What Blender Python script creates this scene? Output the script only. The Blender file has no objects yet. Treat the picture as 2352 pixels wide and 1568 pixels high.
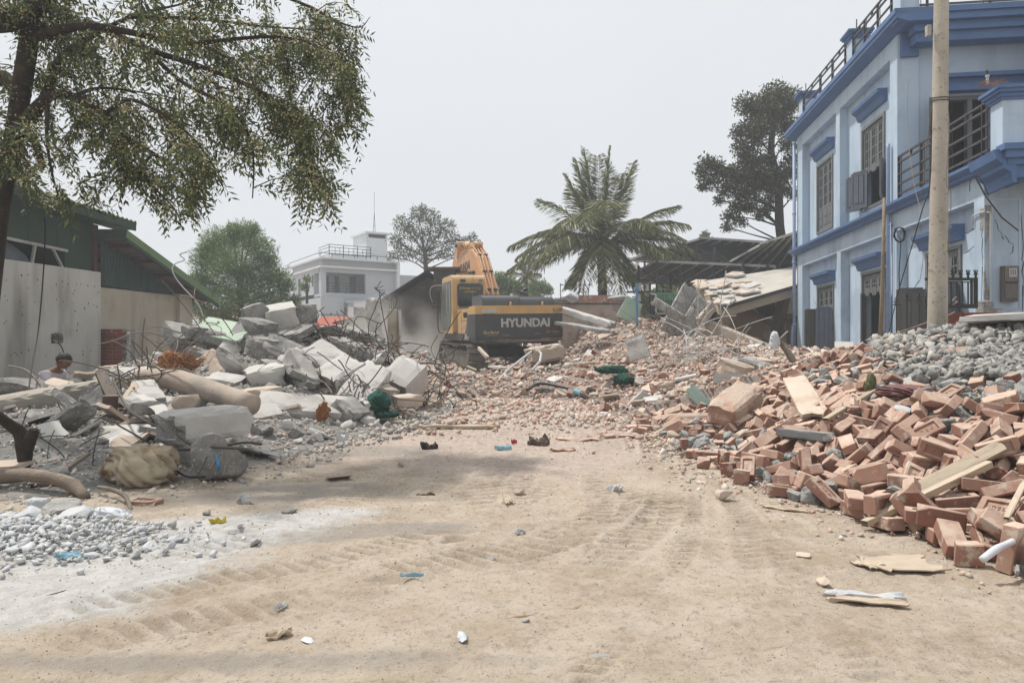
import bpy, bmesh, math, random
import numpy as np
from mathutils import Vector, Matrix, Quaternion, noise
random.seed(11); RNG = np.random.default_rng(7)
S = bpy.context.scene; COL = S.collection; D = bpy.data; R = math.radians
# ---------------------------------------------------------------- camera, sky, sun, exposure
cam = D.objects.new('camera', D.cameras.new('camera')); COL.objects.link(cam)
cam.location = (0, 0, 1.1); cam.rotation_euler = (R(90), 0, 0)
cam.data.sensor_width = 36; cam.data.lens = 24.0; cam.data.clip_start = .05; cam.data.clip_end = 3000
S.camera = cam
SUN_EL, SUN_AZ = R(62), R(-58)          # azimuth from +Y towards +X
sd = Vector((math.sin(SUN_AZ)*math.cos(SUN_EL), math.cos(SUN_AZ)*math.cos(SUN_EL), math.sin(SUN_EL)))
sl = D.lights.new('sun', 'SUN'); sl.energy = 4.0; sl.angle = R(2); sl.color = (1, .955, .89)
sun = D.objects.new('sun', sl); COL.objects.link(sun); sun.rotation_euler = (-sd).to_track_quat('-Z', 'Y').to_euler()
w = D.worlds.new('World'); S.world = w; w.use_nodes = True; nt = w.node_tree; nt.nodes.clear()
wo = nt.nodes.new('ShaderNodeOutputWorld'); bg = nt.nodes.new('ShaderNodeBackground'); sk = nt.nodes.new('ShaderNodeTexSky')
sk.sky_type = 'NISHITA'; sk.sun_disc = False; sk.sun_elevation = SUN_EL; sk.sun_rotation = SUN_AZ; sk.dust_density = 6; sk.air_density = 1.2; sk.ozone_density = 1
bg.inputs['Strength'].default_value = .10
# a thick milky overcast laid over the physical sky (values in the sky texture's own units)
tc = nt.nodes.new('ShaderNodeTexCoord'); sx = nt.nodes.new('ShaderNodeSeparateXYZ'); nt.links.new(tc.outputs['Generated'], sx.inputs[0])
rp = nt.nodes.new('ShaderNodeValToRGB'); nt.links.new(sx.outputs['Z'], rp.inputs[0])
rp.color_ramp.elements[0].position = 0; rp.color_ramp.elements[0].color = (.85, .885, .925, 1)
rp.color_ramp.elements[1].position = .45; rp.color_ramp.elements[1].color = (.92, .95, .985, 1)
nz = nt.nodes.new('ShaderNodeTexNoise'); nz.inputs['Scale'].default_value = 1.6; nz.inputs['Detail'].default_value = 4; nt.links.new(tc.outputs['Generated'], nz.inputs['Vector'])
mr = nt.nodes.new('ShaderNodeMapRange'); mr.inputs['To Min'].default_value = 8.9; mr.inputs['To Max'].default_value = 10.0; nt.links.new(nz.outputs['Fac'], mr.inputs['Value'])
vm = nt.nodes.new('ShaderNodeVectorMath'); vm.operation = 'SCALE'; nt.links.new(rp.outputs[0], vm.inputs[0]); nt.links.new(mr.outputs[0], vm.inputs['Scale'])
mx = nt.nodes.new('ShaderNodeMix'); mx.data_type = 'RGBA'; mx.inputs[0].default_value = .93
nt.links.new(sk.outputs[0], mx.inputs[6]); nt.links.new(vm.outputs[0], mx.inputs[7]); nt.links.new(mx.outputs[2], bg.inputs[0]); nt.links.new(bg.outputs[0], wo.inputs[0])
S.view_settings.view_transform = 'Standard'; S.view_settings.look = 'None'; S.view_settings.gamma = 1; S.view_settings.exposure = -0.06; S.view_settings.use_curve_mapping = False
cy = S.cycles; cy.use_denoising = True; cy.max_bounces = 5; cy.diffuse_bounces = 3; cy.glossy_bounces = 2; cy.transmission_bounces = 3; cy.volume_bounces = 1; cy.transparent_max_bounces = 6
cy.use_adaptive_sampling = True; cy.adaptive_threshold = .01; cy.volume_step_rate = 4; cy.caustics_reflective = False; cy.caustics_refractive = False
# ---------------------------------------------------------------- helpers
def lin(c):
    c = c/255.0
    return c/12.92 if c <= .04045 else ((c+.055)/1.055)**2.4
def C(r, g, b): return (lin(r), lin(g), lin(b), 1)
def mat(name, cols, scale=3.0, bump=.25, bscale=30.0, rough=.85, dust=0.0, dustc=(196,184,170), rnd=.12, metallic=0.0, patch=(.56,.62), pscale=None, streak=None, stretch=(1,1,1), spec=.3, bdist=.02, world=False, coat=0.0):
    m = D.materials.new(name); m.use_nodes = True; n = m.node_tree; N = n.nodes; L = n.links; b = N['Principled BSDF']
    b.inputs['Roughness'].default_value = rough; b.inputs['Metallic'].default_value = metallic; b.inputs['Specular IOR Level'].default_value = spec
    oi = N.new('ShaderNodeObjectInfo'); ge = N.new('ShaderNodeNewGeometry')
    if world: src = ge.outputs['Position']
    else: src = N.new('ShaderNodeTexCoord').outputs['Object']
    ad = N.new('ShaderNodeVectorMath'); ad.operation = 'MULTIPLY_ADD'; L.new(src, ad.inputs[0]); ad.inputs[1].default_value = stretch
    sc_ = N.new('ShaderNodeVectorMath'); sc_.operation = 'SCALE'; sc_.inputs[0].default_value = (17, 31, 23)
    if not world: L.new(oi.outputs['Random'], sc_.inputs['Scale'])
    else: sc_.inputs['Scale'].default_value = .37
    L.new(sc_.outputs[0], ad.inputs[2]); vec = ad.outputs[0]
    def nse(s, det=5, ro=.6, off=0):
        t = N.new('ShaderNodeTexNoise'); t.inputs['Scale'].default_value = s; t.inputs['Detail'].default_value = det; t.inputs['Roughness'].default_value = ro
        L.new(vec, t.inputs['Vector']); return t.outputs['Fac']
    def rng(v, a, c, to=(0, 1)):
        t = N.new('ShaderNodeMapRange'); t.inputs['From Min'].default_value = a; t.inputs['From Max'].default_value = c
        t.inputs['To Min'].default_value = to[0]; t.inputs['To Max'].default_value = to[1]; L.new(v, t.inputs['Value']); return t.outputs[0]
    def mixc(f, a, c):
        t = N.new('ShaderNodeMix'); t.data_type = 'RGBA'; t.clamp_factor = True
        for k, v in ((0, f), (6, a), (7, c)):
            if hasattr(v, 'is_linked'): L.new(v, t.inputs[k])
            else: t.inputs[k].default_value = v
        return t.outputs[2]
    cols = [tuple(v*ALB for v in C(*c)[:3])+(1,) for c in cols]
    c = cols[0]
    if len(cols) > 1: c = mixc(rng(nse(scale), .36, .64), cols[0], cols[1])
    if len(cols) > 2: c = mixc(rng(nse(pscale or scale*.45, 6, .65), *patch), c, cols[2])
    if len(cols) > 3: c = mixc(rng(nse(scale*6, 3, .5), .6, .72), c, cols[3])
    if streak:
        t = N.new('ShaderNodeTexNoise'); t.inputs['Scale'].default_value = streak[1]; t.inputs['Detail'].default_value = 4
        v2 = N.new('ShaderNodeVectorMath'); v2.operation = 'MULTIPLY'; L.new(vec, v2.inputs[0]); v2.inputs[1].default_value = (1, 1, .12); L.new(v2.outputs[0], t.inputs['Vector'])
        c = mixc(rng(t.outputs['Fac'], .5, .75, (0, streak[2])), c, C(*streak[0]))
    if dust:
        sp = N.new('ShaderNodeSeparateXYZ'); L.new(ge.outputs['Normal'], sp.inputs[0])
        up = rng(sp.outputs['Z'], .1, .9, (.15, 1))
        mu = N.new('ShaderNodeMath'); mu.operation = 'MULTIPLY'; L.new(up, mu.inputs[0]); L.new(rng(nse(scale*1.7, 4, .6), .2, .5, (.25*dust, dust)), mu.inputs[1])
        c = mixc(mu.outputs[0], c, C(*dustc))
    if coat:
        mm = N.new('ShaderNodeMath'); mm.operation = 'MULTIPLY'; L.new(rng(oi.outputs['Random'], 0, 1, (0, coat)), mm.inputs[0]); L.new(rng(nse(scale*.5, 4, .6), .3, .6, (.35, 1)), mm.inputs[1]); c = mixc(mm.outputs[0], c, C(*dustc))
    if rnd and not world:
        h = N.new('ShaderNodeHueSaturation'); L.new(rng(oi.outputs['Random'], 0, 1, (1-rnd, 1+rnd)), h.inputs['Value'])
        h.inputs['Color'].default_value = (1, 1, 1, 1)
        if hasattr(c, 'is_linked'): L.new(c, h.inputs['Color'])
        else: h.inputs['Color'].default_value = c
        c = h.outputs[0]
    if hasattr(c, 'is_linked'): L.new(c, b.inputs['Base Color'])
    else: b.inputs['Base Color'].default_value = c
    if bump:
        bp = N.new('ShaderNodeBump'); bp.inputs['Strength'].default_value = bump; bp.inputs['Distance'].default_value = bdist
        L.new(nse(bscale, 6, .65), bp.inputs['Height']); L.new(bp.outputs[0], b.inputs['Normal'])
    m.diffuse_color = cols[0]
    return m
ALB = .85
class MB:
    """collects shapes; build() links them as ONE mesh object"""
    def __init__(s): s.v = []; s.f = []; s.mi = []
    def add(s, vs, fs, mi=0, M=None):
        o = len(s.v)
        if M is not None: vs = [M @ Vector(v) for v in vs]
        s.v.extend([tuple(v) for v in vs]); s.f.extend([tuple(i+o for i in f) for f in fs]); s.mi.extend([mi]*len(fs)); return s
    def box(s, c, d, mi=0, M=None, rz=0, rot=None, taper=1):
        a, b, e = d[0]/2, d[1]/2, d[2]/2
        vs = [Vector((x*a*(taper if z > 0 else 1), y*b*(taper if z > 0 else 1), z*e)) for x in (-1, 1) for y in (-1, 1) for z in (-1, 1)]
        q = (rot.to_matrix() if rot is not None else Matrix.Rotation(rz, 3, 'Z')); vs = [q @ v + Vector(c) for v in vs]
        return s.add(vs, [(0,1,3,2),(4,6,7,5),(0,4,5,1),(2,3,7,6),(0,2,6,4),(1,5,7,3)], mi, M)
    def lohi(s, lo, hi, mi=0, M=None): return s.box([(a+b)/2 for a, b in zip(lo, hi)], [abs(b-a) for a, b in zip(lo, hi)], mi, M)
    def bar(s, p0, p1, w, h=None, mi=0, M=None, up=(0,0,1)):
        p0, p1 = Vector(p0), Vector(p1); h = w if h is None else h; d = p1-p0; l = d.length
        if l < 1e-6: return s
        x = d/l; u = Vector(up)
        if abs(x.dot(u)) > .98: u = Vector((0, 1, 0)) if abs(x.y) < .9 else Vector((1, 0, 0))
        y = u.cross(x).normalized(); z = x.cross(y); m = Matrix((x, y, z)).transposed()
        vs = [m @ Vector((a*l/2, b*w/2, c*h/2)) + (p0+p1)/2 for a in (-1, 1) for b in (-1, 1) for c in (-1, 1)]
        return s.add(vs, [(0,1,3,2),(4,6,7,5),(0,4,5,1),(2,3,7,6),(0,2,6,4),(1,5,7,3)], mi, M)
    def tube(s, pts, r, n=6, mi=0, M=None, cap=True):
        pts = [Vector(p) for p in pts]; k = len(pts); rs = r if hasattr(r, '__len__') else [r]*k
        vs = []; fs = []; prev = None
        for i, p in enumerate(pts):
            t = (pts[min(i+1, k-1)]-pts[max(i-1, 0)]); t = t.normalized() if t.length > 1e-9 else Vector((0, 0, 1))
            if prev is None: prev = t.orthogonal().normalized()
            a = prev - t*prev.dot(t); a = a.normalized() if a.length > 1e-6 else t.orthogonal().normalized(); b = t.cross(a); prev = a
            for j in range(n):
                th = 2*math.pi*j/n; vs.append(p + (a*math.cos(th)+b*math.sin(th))*rs[i])
        for i in range(k-1):
            for j in range(n):
                fs.append((i*n+j, i*n+(j+1) % n, (i+1)*n+(j+1) % n, (i+1)*n+j))
        if cap: fs.append(tuple(range(n))[::-1]); fs.append(tuple((k-1)*n+j for j in range(n)))
        return s.add(vs, fs, mi, M)
    def prism(s, poly, z0, z1, mi=0, M=None, mi_side=None):
        """poly: list of (x,y); extruded z0..z1"""
        n = len(poly); vs = [(p[0], p[1], z0) for p in poly]+[(p[0], p[1], z1) for p in poly]
        s.add(vs, [tuple(range(n))[::-1], tuple(range(n, 2*n))], mi, M)
        return s.add(vs, [(i, (i+1) % n, n+(i+1) % n, n+i) for i in range(n)], mi if mi_side is None else mi_side, M)
    def sweep(s, prof, p0, p1, mi=0, M=None, up=(0,0,1), flip=False):
        """profile (side, up) swept from p0 to p1"""
        p0, p1 = Vector(p0), Vector(p1); x = (p1-p0).normalized(); y = Vector(up).cross(x).normalized(); z = x.cross(y)
        if flip: y = -y
        n = len(prof); vs = [p+y*a+z*b for p in (p0, p1) for a, b in prof]
        fs = [(i, (i+1) % n, n+(i+1) % n, n+i) for i in range(n)]+[tuple(range(n))[::-1], tuple(range(n, 2*n))]
        return s.add(vs, fs, mi, M)
    def build(s, name, mats, parent=None, smooth=False, bevel=0.0, loc=None, norm=True):
        me = D.meshes.new(name); v = np.array(s.v, dtype=float).reshape(-1, 3)
        if parent is None and loc is None and norm and len(v): loc = ((v[:,0].min()+v[:,0].max())/2, (v[:,1].min()+v[:,1].max())/2, v[:,2].min())
        if loc is not None: v = v - np.array(loc)
        me.from_pydata(v.tolist(), [], s.f)
        mats = mats if isinstance(mats, (list, tuple)) else [mats]
        for m in mats: me.materials.append(m)
        if len(mats) > 1: me.polygons.foreach_set('material_index', [min(i, len(mats)-1) for i in s.mi])
        if smooth: me.polygons.foreach_set('use_smooth', [True]*len(me.polygons))
        me.update(); bm = bmesh.new(); bm.from_mesh(me); bmesh.ops.recalc_face_normals(bm, faces=bm.faces); bm.to_mesh(me); bm.free()
        o = D.objects.new(name, me); COL.objects.link(o)
        if loc is not None: o.location = loc
        if parent is not None: o.parent = parent
        if bevel:
            mo = o.modifiers.new('edge', 'BEVEL'); mo.width = bevel; mo.segments = 2; mo.limit_method = 'ANGLE'; mo.angle_limit = R(40)
        return o
def tag(o, label=None, cat=None, group=None, kind=None):
    if label: o['label'] = label
    if cat: o['category'] = cat
    if group: o['group'] = group
    if kind or cat: o['kind'] = kind or 'thing'
    return o
def root(name, loc, label, cat, rz=0, group=None, rot=None):
    o = D.objects.new(name, None); COL.objects.link(o); o.location = loc; o.rotation_euler = rot if rot is not None else (0, 0, rz); o.empty_display_size = .2
    return tag(o, label, cat, group)
def sub(parent, loc=(0,0,0)):
    """matrix that takes world coordinates to the parent's own"""
    return (Matrix.Translation(parent.location) @ parent.rotation_euler.to_matrix().to_4x4()).inverted()
def curve(pts, n=24):
    """smooth catmull-rom through points"""
    P = [Vector(p) for p in pts]; P = [P[0]*2-P[1]]+P+[P[-1]*2-P[-2]]; out = []
    segs = len(P)-3; per = max(2, n//segs)
    for i in range(segs):
        for j in range(per):
            t = j/per; a, b, c, d = P[i:i+4]
            out.append(.5*((2*b)+(c-a)*t+(2*a-5*b+4*c-d)*t*t+(3*b-a-3*c+d)*t*t*t))
    out.append(P[-2]); return out
def raw_mesh(name, v, f, mats, parent=None, mi=None, smooth=False, loc=None):
    """numpy arrays (all faces the same size) -> object, quick"""
    me = D.meshes.new(name); v = np.asarray(v, np.float32).reshape(-1, 3); f = np.asarray(f, np.int32); k = f.shape[1]
    if loc is not None: v = v-np.array(loc, np.float32)
    me.vertices.add(len(v)); me.vertices.foreach_set('co', v.ravel()); me.loops.add(f.size); me.loops.foreach_set('vertex_index', f.ravel())
    me.polygons.add(len(f)); me.polygons.foreach_set('loop_start', np.arange(0, f.size, k, dtype=np.int32)); me.polygons.foreach_set('loop_total', np.full(len(f), k, np.int32))
    mats = mats if isinstance(mats, (list, tuple)) else [mats]
    for m in mats: me.materials.append(m)
    if mi is not None: me.polygons.foreach_set('material_index', np.asarray(mi, np.int32))
    if smooth: me.polygons.foreach_set('use_smooth', np.ones(len(f), bool))
    me.update(calc_edges=True); me.validate(); o = D.objects.new(name, me); COL.objects.link(o)
    if loc is not None: o.location = loc
    if parent is not None: o.parent = parent
    return o
def fbm(x, y, f=1.0, o=4, seed=0.0):
    """cheap vectorised value-noise fbm for arrays"""
    x = np.asarray(x, float); y = np.asarray(y, float); z = 0; a = 1; tot = 0
    for k in range(o):
        X = x*f+seed*7.13+k*11.7; Y = y*f+seed*3.71+k*5.3; i = np.floor(X); j = np.floor(Y); u = X-i; v = Y-j; u = u*u*(3-2*u); v = v*v*(3-2*v)
        def h(a_, b_):
            q = np.sin(a_*127.1+b_*311.7)*43758.5453; return q-np.floor(q)
        z = z+a*((h(i,j)*(1-u)+h(i+1,j)*u)*(1-v)+(h(i,j+1)*(1-u)+h(i+1,j+1)*u)*v-.5); tot += a; a *= .5; f *= 2.03
    return z/tot*2
# ---------------------------------------------------------------- terrain: heights of the heaps over the flat lot
FPX, CX, CY, CAMH = 1567.0, 1175.5, 784.0, 1.1
def W(px, py, Y):
    """a measured image direction at a known distance Y -> world point"""
    return Vector(((px-CX)*Y/FPX, Y, CAMH-(py-CY)*Y/FPX))
def G(px, py):
    Y = CAMH*FPX/(py-CY)
    return Vector(((px-CX)*Y/FPX, Y, 0.0))
_zero = [(2500,1420),(2351,1335),(2200,1265),(2050,1238),(1960,1208),(1860,1188),(1760,1152),(1650,1100),(1560,1065),(1515,1010),(1490,970),
 (1175,1560),(600,1400),(1800,1500),(2351,1540),(1175,1250),(1175,1100),(1500,1200),(800,1200),(1175,1010),(1000,1000),(1350,975),(1120,960),(1300,950),
 (300,1180),(400,1140),(555,1108),(700,1050),(810,1010),(905,975),(965,945),(1010,925),(1100,935),(1250,925),(1400,940),(0,1400),(-300,1300),(200,1330),(10,1180),(-300,1180)]
_surf = [(1110,864,15.5),(1200,832,16.3),(1330,818,16.8),(1430,822,16),(1150,880,14),(1300,865,14),(1450,870,13),(1500,882,11.5),(975,805,19.5),(1010,868,16.5),(1050,872,17),(955,845,16),
 (1400,760,22),(1500,765,21),(1450,740,24.5),(1330,742,24),(1380,790,19.5),(1460,800,17.5),(1600,800,15),(1600,850,12),(1540,905,10),(1750,830,13),(1700,872,10.5),(1800,850,10.5),(1850,822,12),(1850,815,19),(1700,790,18),
 (1700,975,7.4),(1600,940,8.6),(1640,905,9),(1790,905,8),(1900,900,7),(1830,830,9.5),(1900,810,9.5),(2000,775,9),(2130,745,8.5),(2351,732,8.5),(2250,738,8.3),
 (2000,900,6.4),(2100,900,6),(2100,1000,5.2),(2200,900,5.4),(2200,1000,4.75),(2351,900,4.9),(2351,1000,4.3),(2351,1150,3.7),(2200,1130,4.2),(2050,1100,4.75),(2351,820,5.8),(2200,830,6.5),(2100,830,7.3),(1900,1000,5.9),(1800,1010,6.2),(1850,1090,5.1),
 (450,940,7.5),(200,950,7),(100,1050,5.6),(0,1000,6),(-200,980,6),(300,900,8.5),(600,870,9.5),(750,860,10.5),(860,880,11),(500,765,13),(620,745,13),(700,745,13),(780,775,13),(870,800,13.5),(930,840,13.2),(400,810,12),(600,810,11),(750,810,11.5),(300,870,11),(150,885,11),(0,890,10.5),(850,835,12)]
_raw = [(-1.7,19.5,.08),(-1.3,18.2,.06),(0,19,.15),(2,19.5,.15),(0,22,.15),(-2,23,.2),(2,24,.3),(5,4.4,1.0),(6,6,1.35),(5.5,8.2,1.42),(4.6,3.2,.7),(8,7,1.3),(7,11,.9),(7,14,.8),(8,17,.8),(9,21,.7),(12,10,.8),
 (-6,16,.5),(-4,17,.7),(-9,16,.1),(-9,12,.2),(-12,12,0),(-9,8,.3),(-12,20,.2),(-3.5,20,.6),(-6,22,.2),(5,26,1.8),(8,26,1.6),(9,30,.8),(2,28,1.2),(-2,30,.2),(4,34,.3),(-8,35,0),(15,35,0),(-15,35,0),(0,45,0),(-30,45,0),(30,45,0),(-40,10,0),(40,10,0),(-5,0,0),(5,0,0),(0,1,0),(10,2,.3),(9,0,0)]
_P = np.array([list(G(*p)) for p in _zero]+[list(W(*p)) for p in _surf]+[list(p) for p in _raw])
def _fit():
    n = len(_P); d = np.hypot(_P[:,None,0]-_P[None,:,0], _P[:,None,1]-_P[None,:,1])
    A = np.zeros((n+1, n+1)); A[:n,:n] = d + np.eye(n)*-.05; A[:n,n] = 1; A[n,:n] = 1
    return np.linalg.solve(A, np.append(_P[:,2], 0))
_C = _fit()
def hmap(x, y):
    """height of the lot and its heaps (without fine relief)"""
    x = np.asarray(x, float); y = np.asarray(y, float); z = np.full(x.shape, _C[-1])
    for c, p in zip(_C[:-1], _P): z = z + c*np.hypot(x-p[0], y-p[1])
    far = np.clip((np.hypot(x, y-15)-28)/12, 0, 1)
    return np.clip(z-.015, 0, None)*(1-far)
# ---------------------------------------------------------------- materials
m_wallblue = mat('light blue painted plaster', [(186,206,224),(196,214,230),(174,194,212)], .8, .2, 40, .75, streak=((146,150,160),3.5,.6), rnd=0, bdist=.006)
m_trimblue = mat('dark blue painted trim', [(80,112,158),(92,122,166)], 2, .1, 50, .6, dust=.25, dustc=(150,160,175), rnd=0, bdist=.005)
m_winframe = mat('grey painted joinery', [(122,124,124),(110,113,114)], 3, .1, 60, .6, rnd=.05, bdist=.004)
m_windark = mat('dark grey painted joinery', [(96,104,116),(106,112,122)], 3, .1, 60, .55, rnd=.05, bdist=.004)
m_glass = mat('dim window glass', [(30,38,40),(46,58,58)], 3, 0, 1, .12, rnd=0, spec=.6)
m_greenglass = mat('green tinted glass', [(60,98,84),(72,112,96)], 3, 0, 1, .15, rnd=0, spec=.6)
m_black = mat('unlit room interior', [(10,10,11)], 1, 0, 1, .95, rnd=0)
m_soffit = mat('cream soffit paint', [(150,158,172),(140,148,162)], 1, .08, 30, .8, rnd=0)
m_rail = mat('grey brown steel rail', [(84,78,76),(100,92,88)], 8, .1, 60, .5, metallic=.3, rnd=.05)
m_railback = mat('black painted steel', [(28,31,33),(40,42,44)], 8, .1, 60, .45, metallic=.3, rnd=.05, dust=.2)
m_pipe = mat('pale blue pipe', [(160,180,208),(150,170,198)], 6, .05, 40, .5, rnd=0)
m_whitepipe = mat('white plastic pipe', [(205,208,212),(190,192,196)], 8, .05, 40, .45, rnd=.05, dust=.3)
m_pole = mat('weathered concrete pole', [(192,184,170),(176,168,154),(148,142,132),(130,124,116)], 3.5, .5, 60, .9, streak=((116,110,100),5,.6), rnd=0, bdist=.006)
m_cable = mat('black cable', [(24,23,23)], 5, 0, 1, .6, rnd=0)
m_wire = mat('pale wire', [(130,120,108)], 5, 0, 1, .6, rnd=0)
m_brick = mat('red clay brick', [(142,84,66),(118,68,53),(188,176,164)], 14, .35, 90, .92, dust=.75, dustc=(204,182,164), coat=.42, rnd=.14, pscale=9, patch=(.55,.63), bdist=.004)
m_brickdark = mat('mortared red brick', [(146,76,56),(128,62,46)], 9, .35, 80, .92, dust=.15, rnd=.12, bdist=.005)
m_mortar = mat('grey mortar', [(150,146,138),(132,128,122)], 12, .4, 70, .95, rnd=.05)
m_conc = mat('broken grey concrete', [(160,158,154),(128,127,124),(178,174,168),(206,202,196)], 7, .9, 26, .95, dust=.4, dustc=(190,186,180), rnd=.14, bdist=.03)
m_conclump = mat('rough grey concrete lump', [(160,159,156),(128,128,127),(182,179,172)], 11, 1.0, 34, .95, dust=.45, dustc=(190,188,182), rnd=.18, bdist=.02)
m_plaster = mat('off white plaster', [(212,210,205),(194,191,186),(160,156,150)], 2.5, .5, 30, .85, dust=.3, dustc=(200,195,188), rnd=.06, bdist=.012, patch=(.54,.62))
m_tanplaster = mat('dusty beige render', [(196,180,165),(180,164,149),(166,140,122)], 3, .3, 40, .9, dust=.4, dustc=(214,198,180), rnd=.1, bdist=.008)
m_greenpaint = mat('pale green wall paint', [(186,208,186),(170,196,172)], 2, .15, 40, .8, dust=.15, rnd=.04)
m_oldgreen = mat('faded green wall paint', [(150,172,138),(138,160,128)], 2, .15, 40, .8, dust=.1, rnd=.04)
m_mason = mat('mortared masonry face', [(194,176,158),(180,158,142),(176,132,112),(150,100,82)], 4, .7, 22, .95, dust=.3, dustc=(206,190,174), rnd=.08, pscale=5, patch=(.52,.6), bdist=.03)
m_rubble = mat('fine mixed rubble', [(174,158,146),(150,141,134),(164,126,108),(206,198,190)], 9, 1.0, 24, .95, world=True, pscale=1.2, patch=(.5,.7), bdist=.05)
m_greyrubble = mat('fine grey rubble', [(168,165,160),(138,136,133),(184,174,162),(200,197,192)], 9, 1.0, 26, .95, world=True, pscale=1.6, patch=(.52,.7), bdist=.05)
m_pinkchip = mat('small brick and plaster chips', [(196,158,140),(186,136,114),(206,190,176),(160,150,142)], 6, .5, 40, .95, dust=.5, dustc=(208,190,174), world=True, pscale=4, patch=(.5,.62), bdist=.01)
m_greychip = mat('small concrete chips', [(162,158,152),(130,128,126),(190,182,172),(178,140,122)], 6, .5, 40, .95, dust=.5, dustc=(200,192,182), world=True, pscale=4, patch=(.55,.65), bdist=.01)
m_whitechip = mat('powdery white lumps', [(196,198,200),(178,181,184),(206,204,200)], 8, .5, 30, .95, dust=.3, dustc=(210,210,208), world=True, bdist=.01)
m_rebar = mat('bent steel bar', [(112,100,92),(92,84,80),(124,92,72)], 20, .4, 160, .75, metallic=.2, rnd=.15, dust=.3)
m_darkbar = mat('dark steel bar', [(66,62,60),(84,78,74)], 20, .4, 160, .7, metallic=.2, rnd=.15, dust=.2)
m_wood = mat('dusty sawn timber', [(186,166,140),(164,144,120),(142,124,104)], 5, .4, 60, .9, dust=.45, dustc=(212,200,184), rnd=.12, stretch=(1,6,6), bdist=.006)
m_oldwood = mat('dark weathered timber', [(92,74,62),(74,60,52)], 5, .4, 60, .9, dust=.35, rnd=.12, stretch=(1,6,6), bdist=.006)
m_bark = mat('dark brown bark', [(64,54,46),(48,41,36),(84,72,60)], 8, .9, 40, .95, rnd=.05, bdist=.02)
m_greybark = mat('dry grey bark', [(134,120,104),(108,96,84),(150,138,122)], 6, .8, 40, .95, dust=.2, rnd=.05, bdist=.015)
m_cloth = mat('dirty canvas cloth', [(178,166,144),(160,146,124),(128,106,82)], 5, .4, 90, .95, rnd=0, bdist=.006)
m_green = mat('dark green netting cloth', [(44,88,74),(24,62,54),(50,104,88)], 6, .4, 90, .9, rnd=0, bdist=.006)
m_sack = mat('white woven plastic sack', [(220,224,228),(204,208,214)], 6, .3, 120, .6, rnd=0, bdist=.004)
m_straw = mat('brown dry palm fibre', [(176,128,88),(146,100,66),(196,160,120)], 9, .6, 60, .95, rnd=0)
def matisl(name, stops, rough=.95, bump=.3, bscale=40, dust=0, dustc=(206,190,174), trans=0, spec=.25, const=True, transc=None):
    """colour picked per loose piece of the mesh"""
    m = D.materials.new(name); m.use_nodes = True; n = m.node_tree; N = n.nodes; L = n.links; b = N['Principled BSDF']
    b.inputs['Roughness'].default_value = rough; b.inputs['Specular IOR Level'].default_value = spec
    ge = N.new('ShaderNodeNewGeometry'); r = N.new('ShaderNodeValToRGB'); L.new(ge.outputs['Random Per Island'], r.inputs[0])
    el = r.color_ramp.elements; r.color_ramp.interpolation = 'CONSTANT' if const else 'LINEAR'
    for i, (p, c) in enumerate(stops):
        e = el[i] if i < 2 else el.new(p)
        e.position = p; e.color = C(*c)
    c = r.outputs[0]
    t = N.new('ShaderNodeTexNoise'); t.inputs['Scale'].default_value = bscale*.4; tcn = N.new('ShaderNodeTexCoord'); L.new(tcn.outputs['Object'], t.inputs['Vector'])
    h = N.new('ShaderNodeHueSaturation'); mr = N.new('ShaderNodeMapRange'); mr.inputs['To Min'].default_value = .75; mr.inputs['To Max'].default_value = 1.25
    L.new(t.outputs['Fac'], mr.inputs['Value']); L.new(mr.outputs[0], h.inputs['Value']); L.new(c, h.inputs['Color']); c = h.outputs[0]
    if dust:
        sp = N.new('ShaderNodeSeparateXYZ'); L.new(ge.outputs['Normal'], sp.inputs[0]); m2 = N.new('ShaderNodeMapRange'); m2.inputs['From Min'].default_value = .1; m2.inputs['From Max'].default_value = .9
        m2.inputs['To Min'].default_value = .1; m2.inputs['To Max'].default_value = dust; L.new(sp.outputs['Z'], m2.inputs['Value'])
        x = N.new('ShaderNodeMix'); x.data_type = 'RGBA'; L.new(m2.outputs[0], x.inputs[0]); L.new(c, x.inputs[6]); x.inputs[7].default_value = C(*dustc); c = x.outputs[2]
    L.new(c, b.inputs['Base Color'])
    if bump:
        t2 = N.new('ShaderNodeTexNoise'); t2.inputs['Scale'].default_value = bscale; t2.inputs['Detail'].default_value = 4; L.new(tcn.outputs['Object'], t2.inputs['Vector'])
        bp = N.new('ShaderNodeBump'); bp.inputs['Strength'].default_value = bump; bp.inputs['Distance'].default_value = .01; L.new(t2.outputs['Fac'], bp.inputs['Height']); L.new(bp.outputs[0], b.inputs['Normal'])
    if trans:
        tr = N.new('ShaderNodeBsdfTranslucent'); L.new(c, tr.inputs['Color']); ms = N.new('ShaderNodeMixShader'); ms.inputs[0].default_value = trans
        L.new(b.outputs[0], ms.inputs[1]); L.new(tr.outputs[0], ms.inputs[2]); L.new(ms.outputs[0], N['Material Output'].inputs[0])
    return m
MIX_PINK = [(0,(168,124,106)),(.10,(186,160,146)),(.26,(192,180,166)),(.40,(154,106,88)),(.48,(172,146,132)),(.62,(150,145,139)),(.76,(206,200,192)),(.86,(138,92,74)),(.91,(178,168,156))]
MIX_GREY = [(0,(150,147,142)),(.2,(172,168,160)),(.4,(130,128,125)),(.55,(196,188,176)),(.68,(184,150,134)),(.78,(160,154,146)),(.9,(206,202,194))]
m_chips_pink = matisl('mixed brick and plaster chips', MIX_PINK, dust=.45)
m_chips_grey = matisl('mixed concrete chips', MIX_GREY, dust=.35, dustc=(196,190,182))
m_chips_ash = matisl('grey concrete bits', [(0,(140,139,136)),(.3,(116,116,114)),(.55,(158,156,151)),(.75,(102,102,101)),(.9,(178,172,164))], dust=.25, dustc=(196,192,184))
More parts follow.
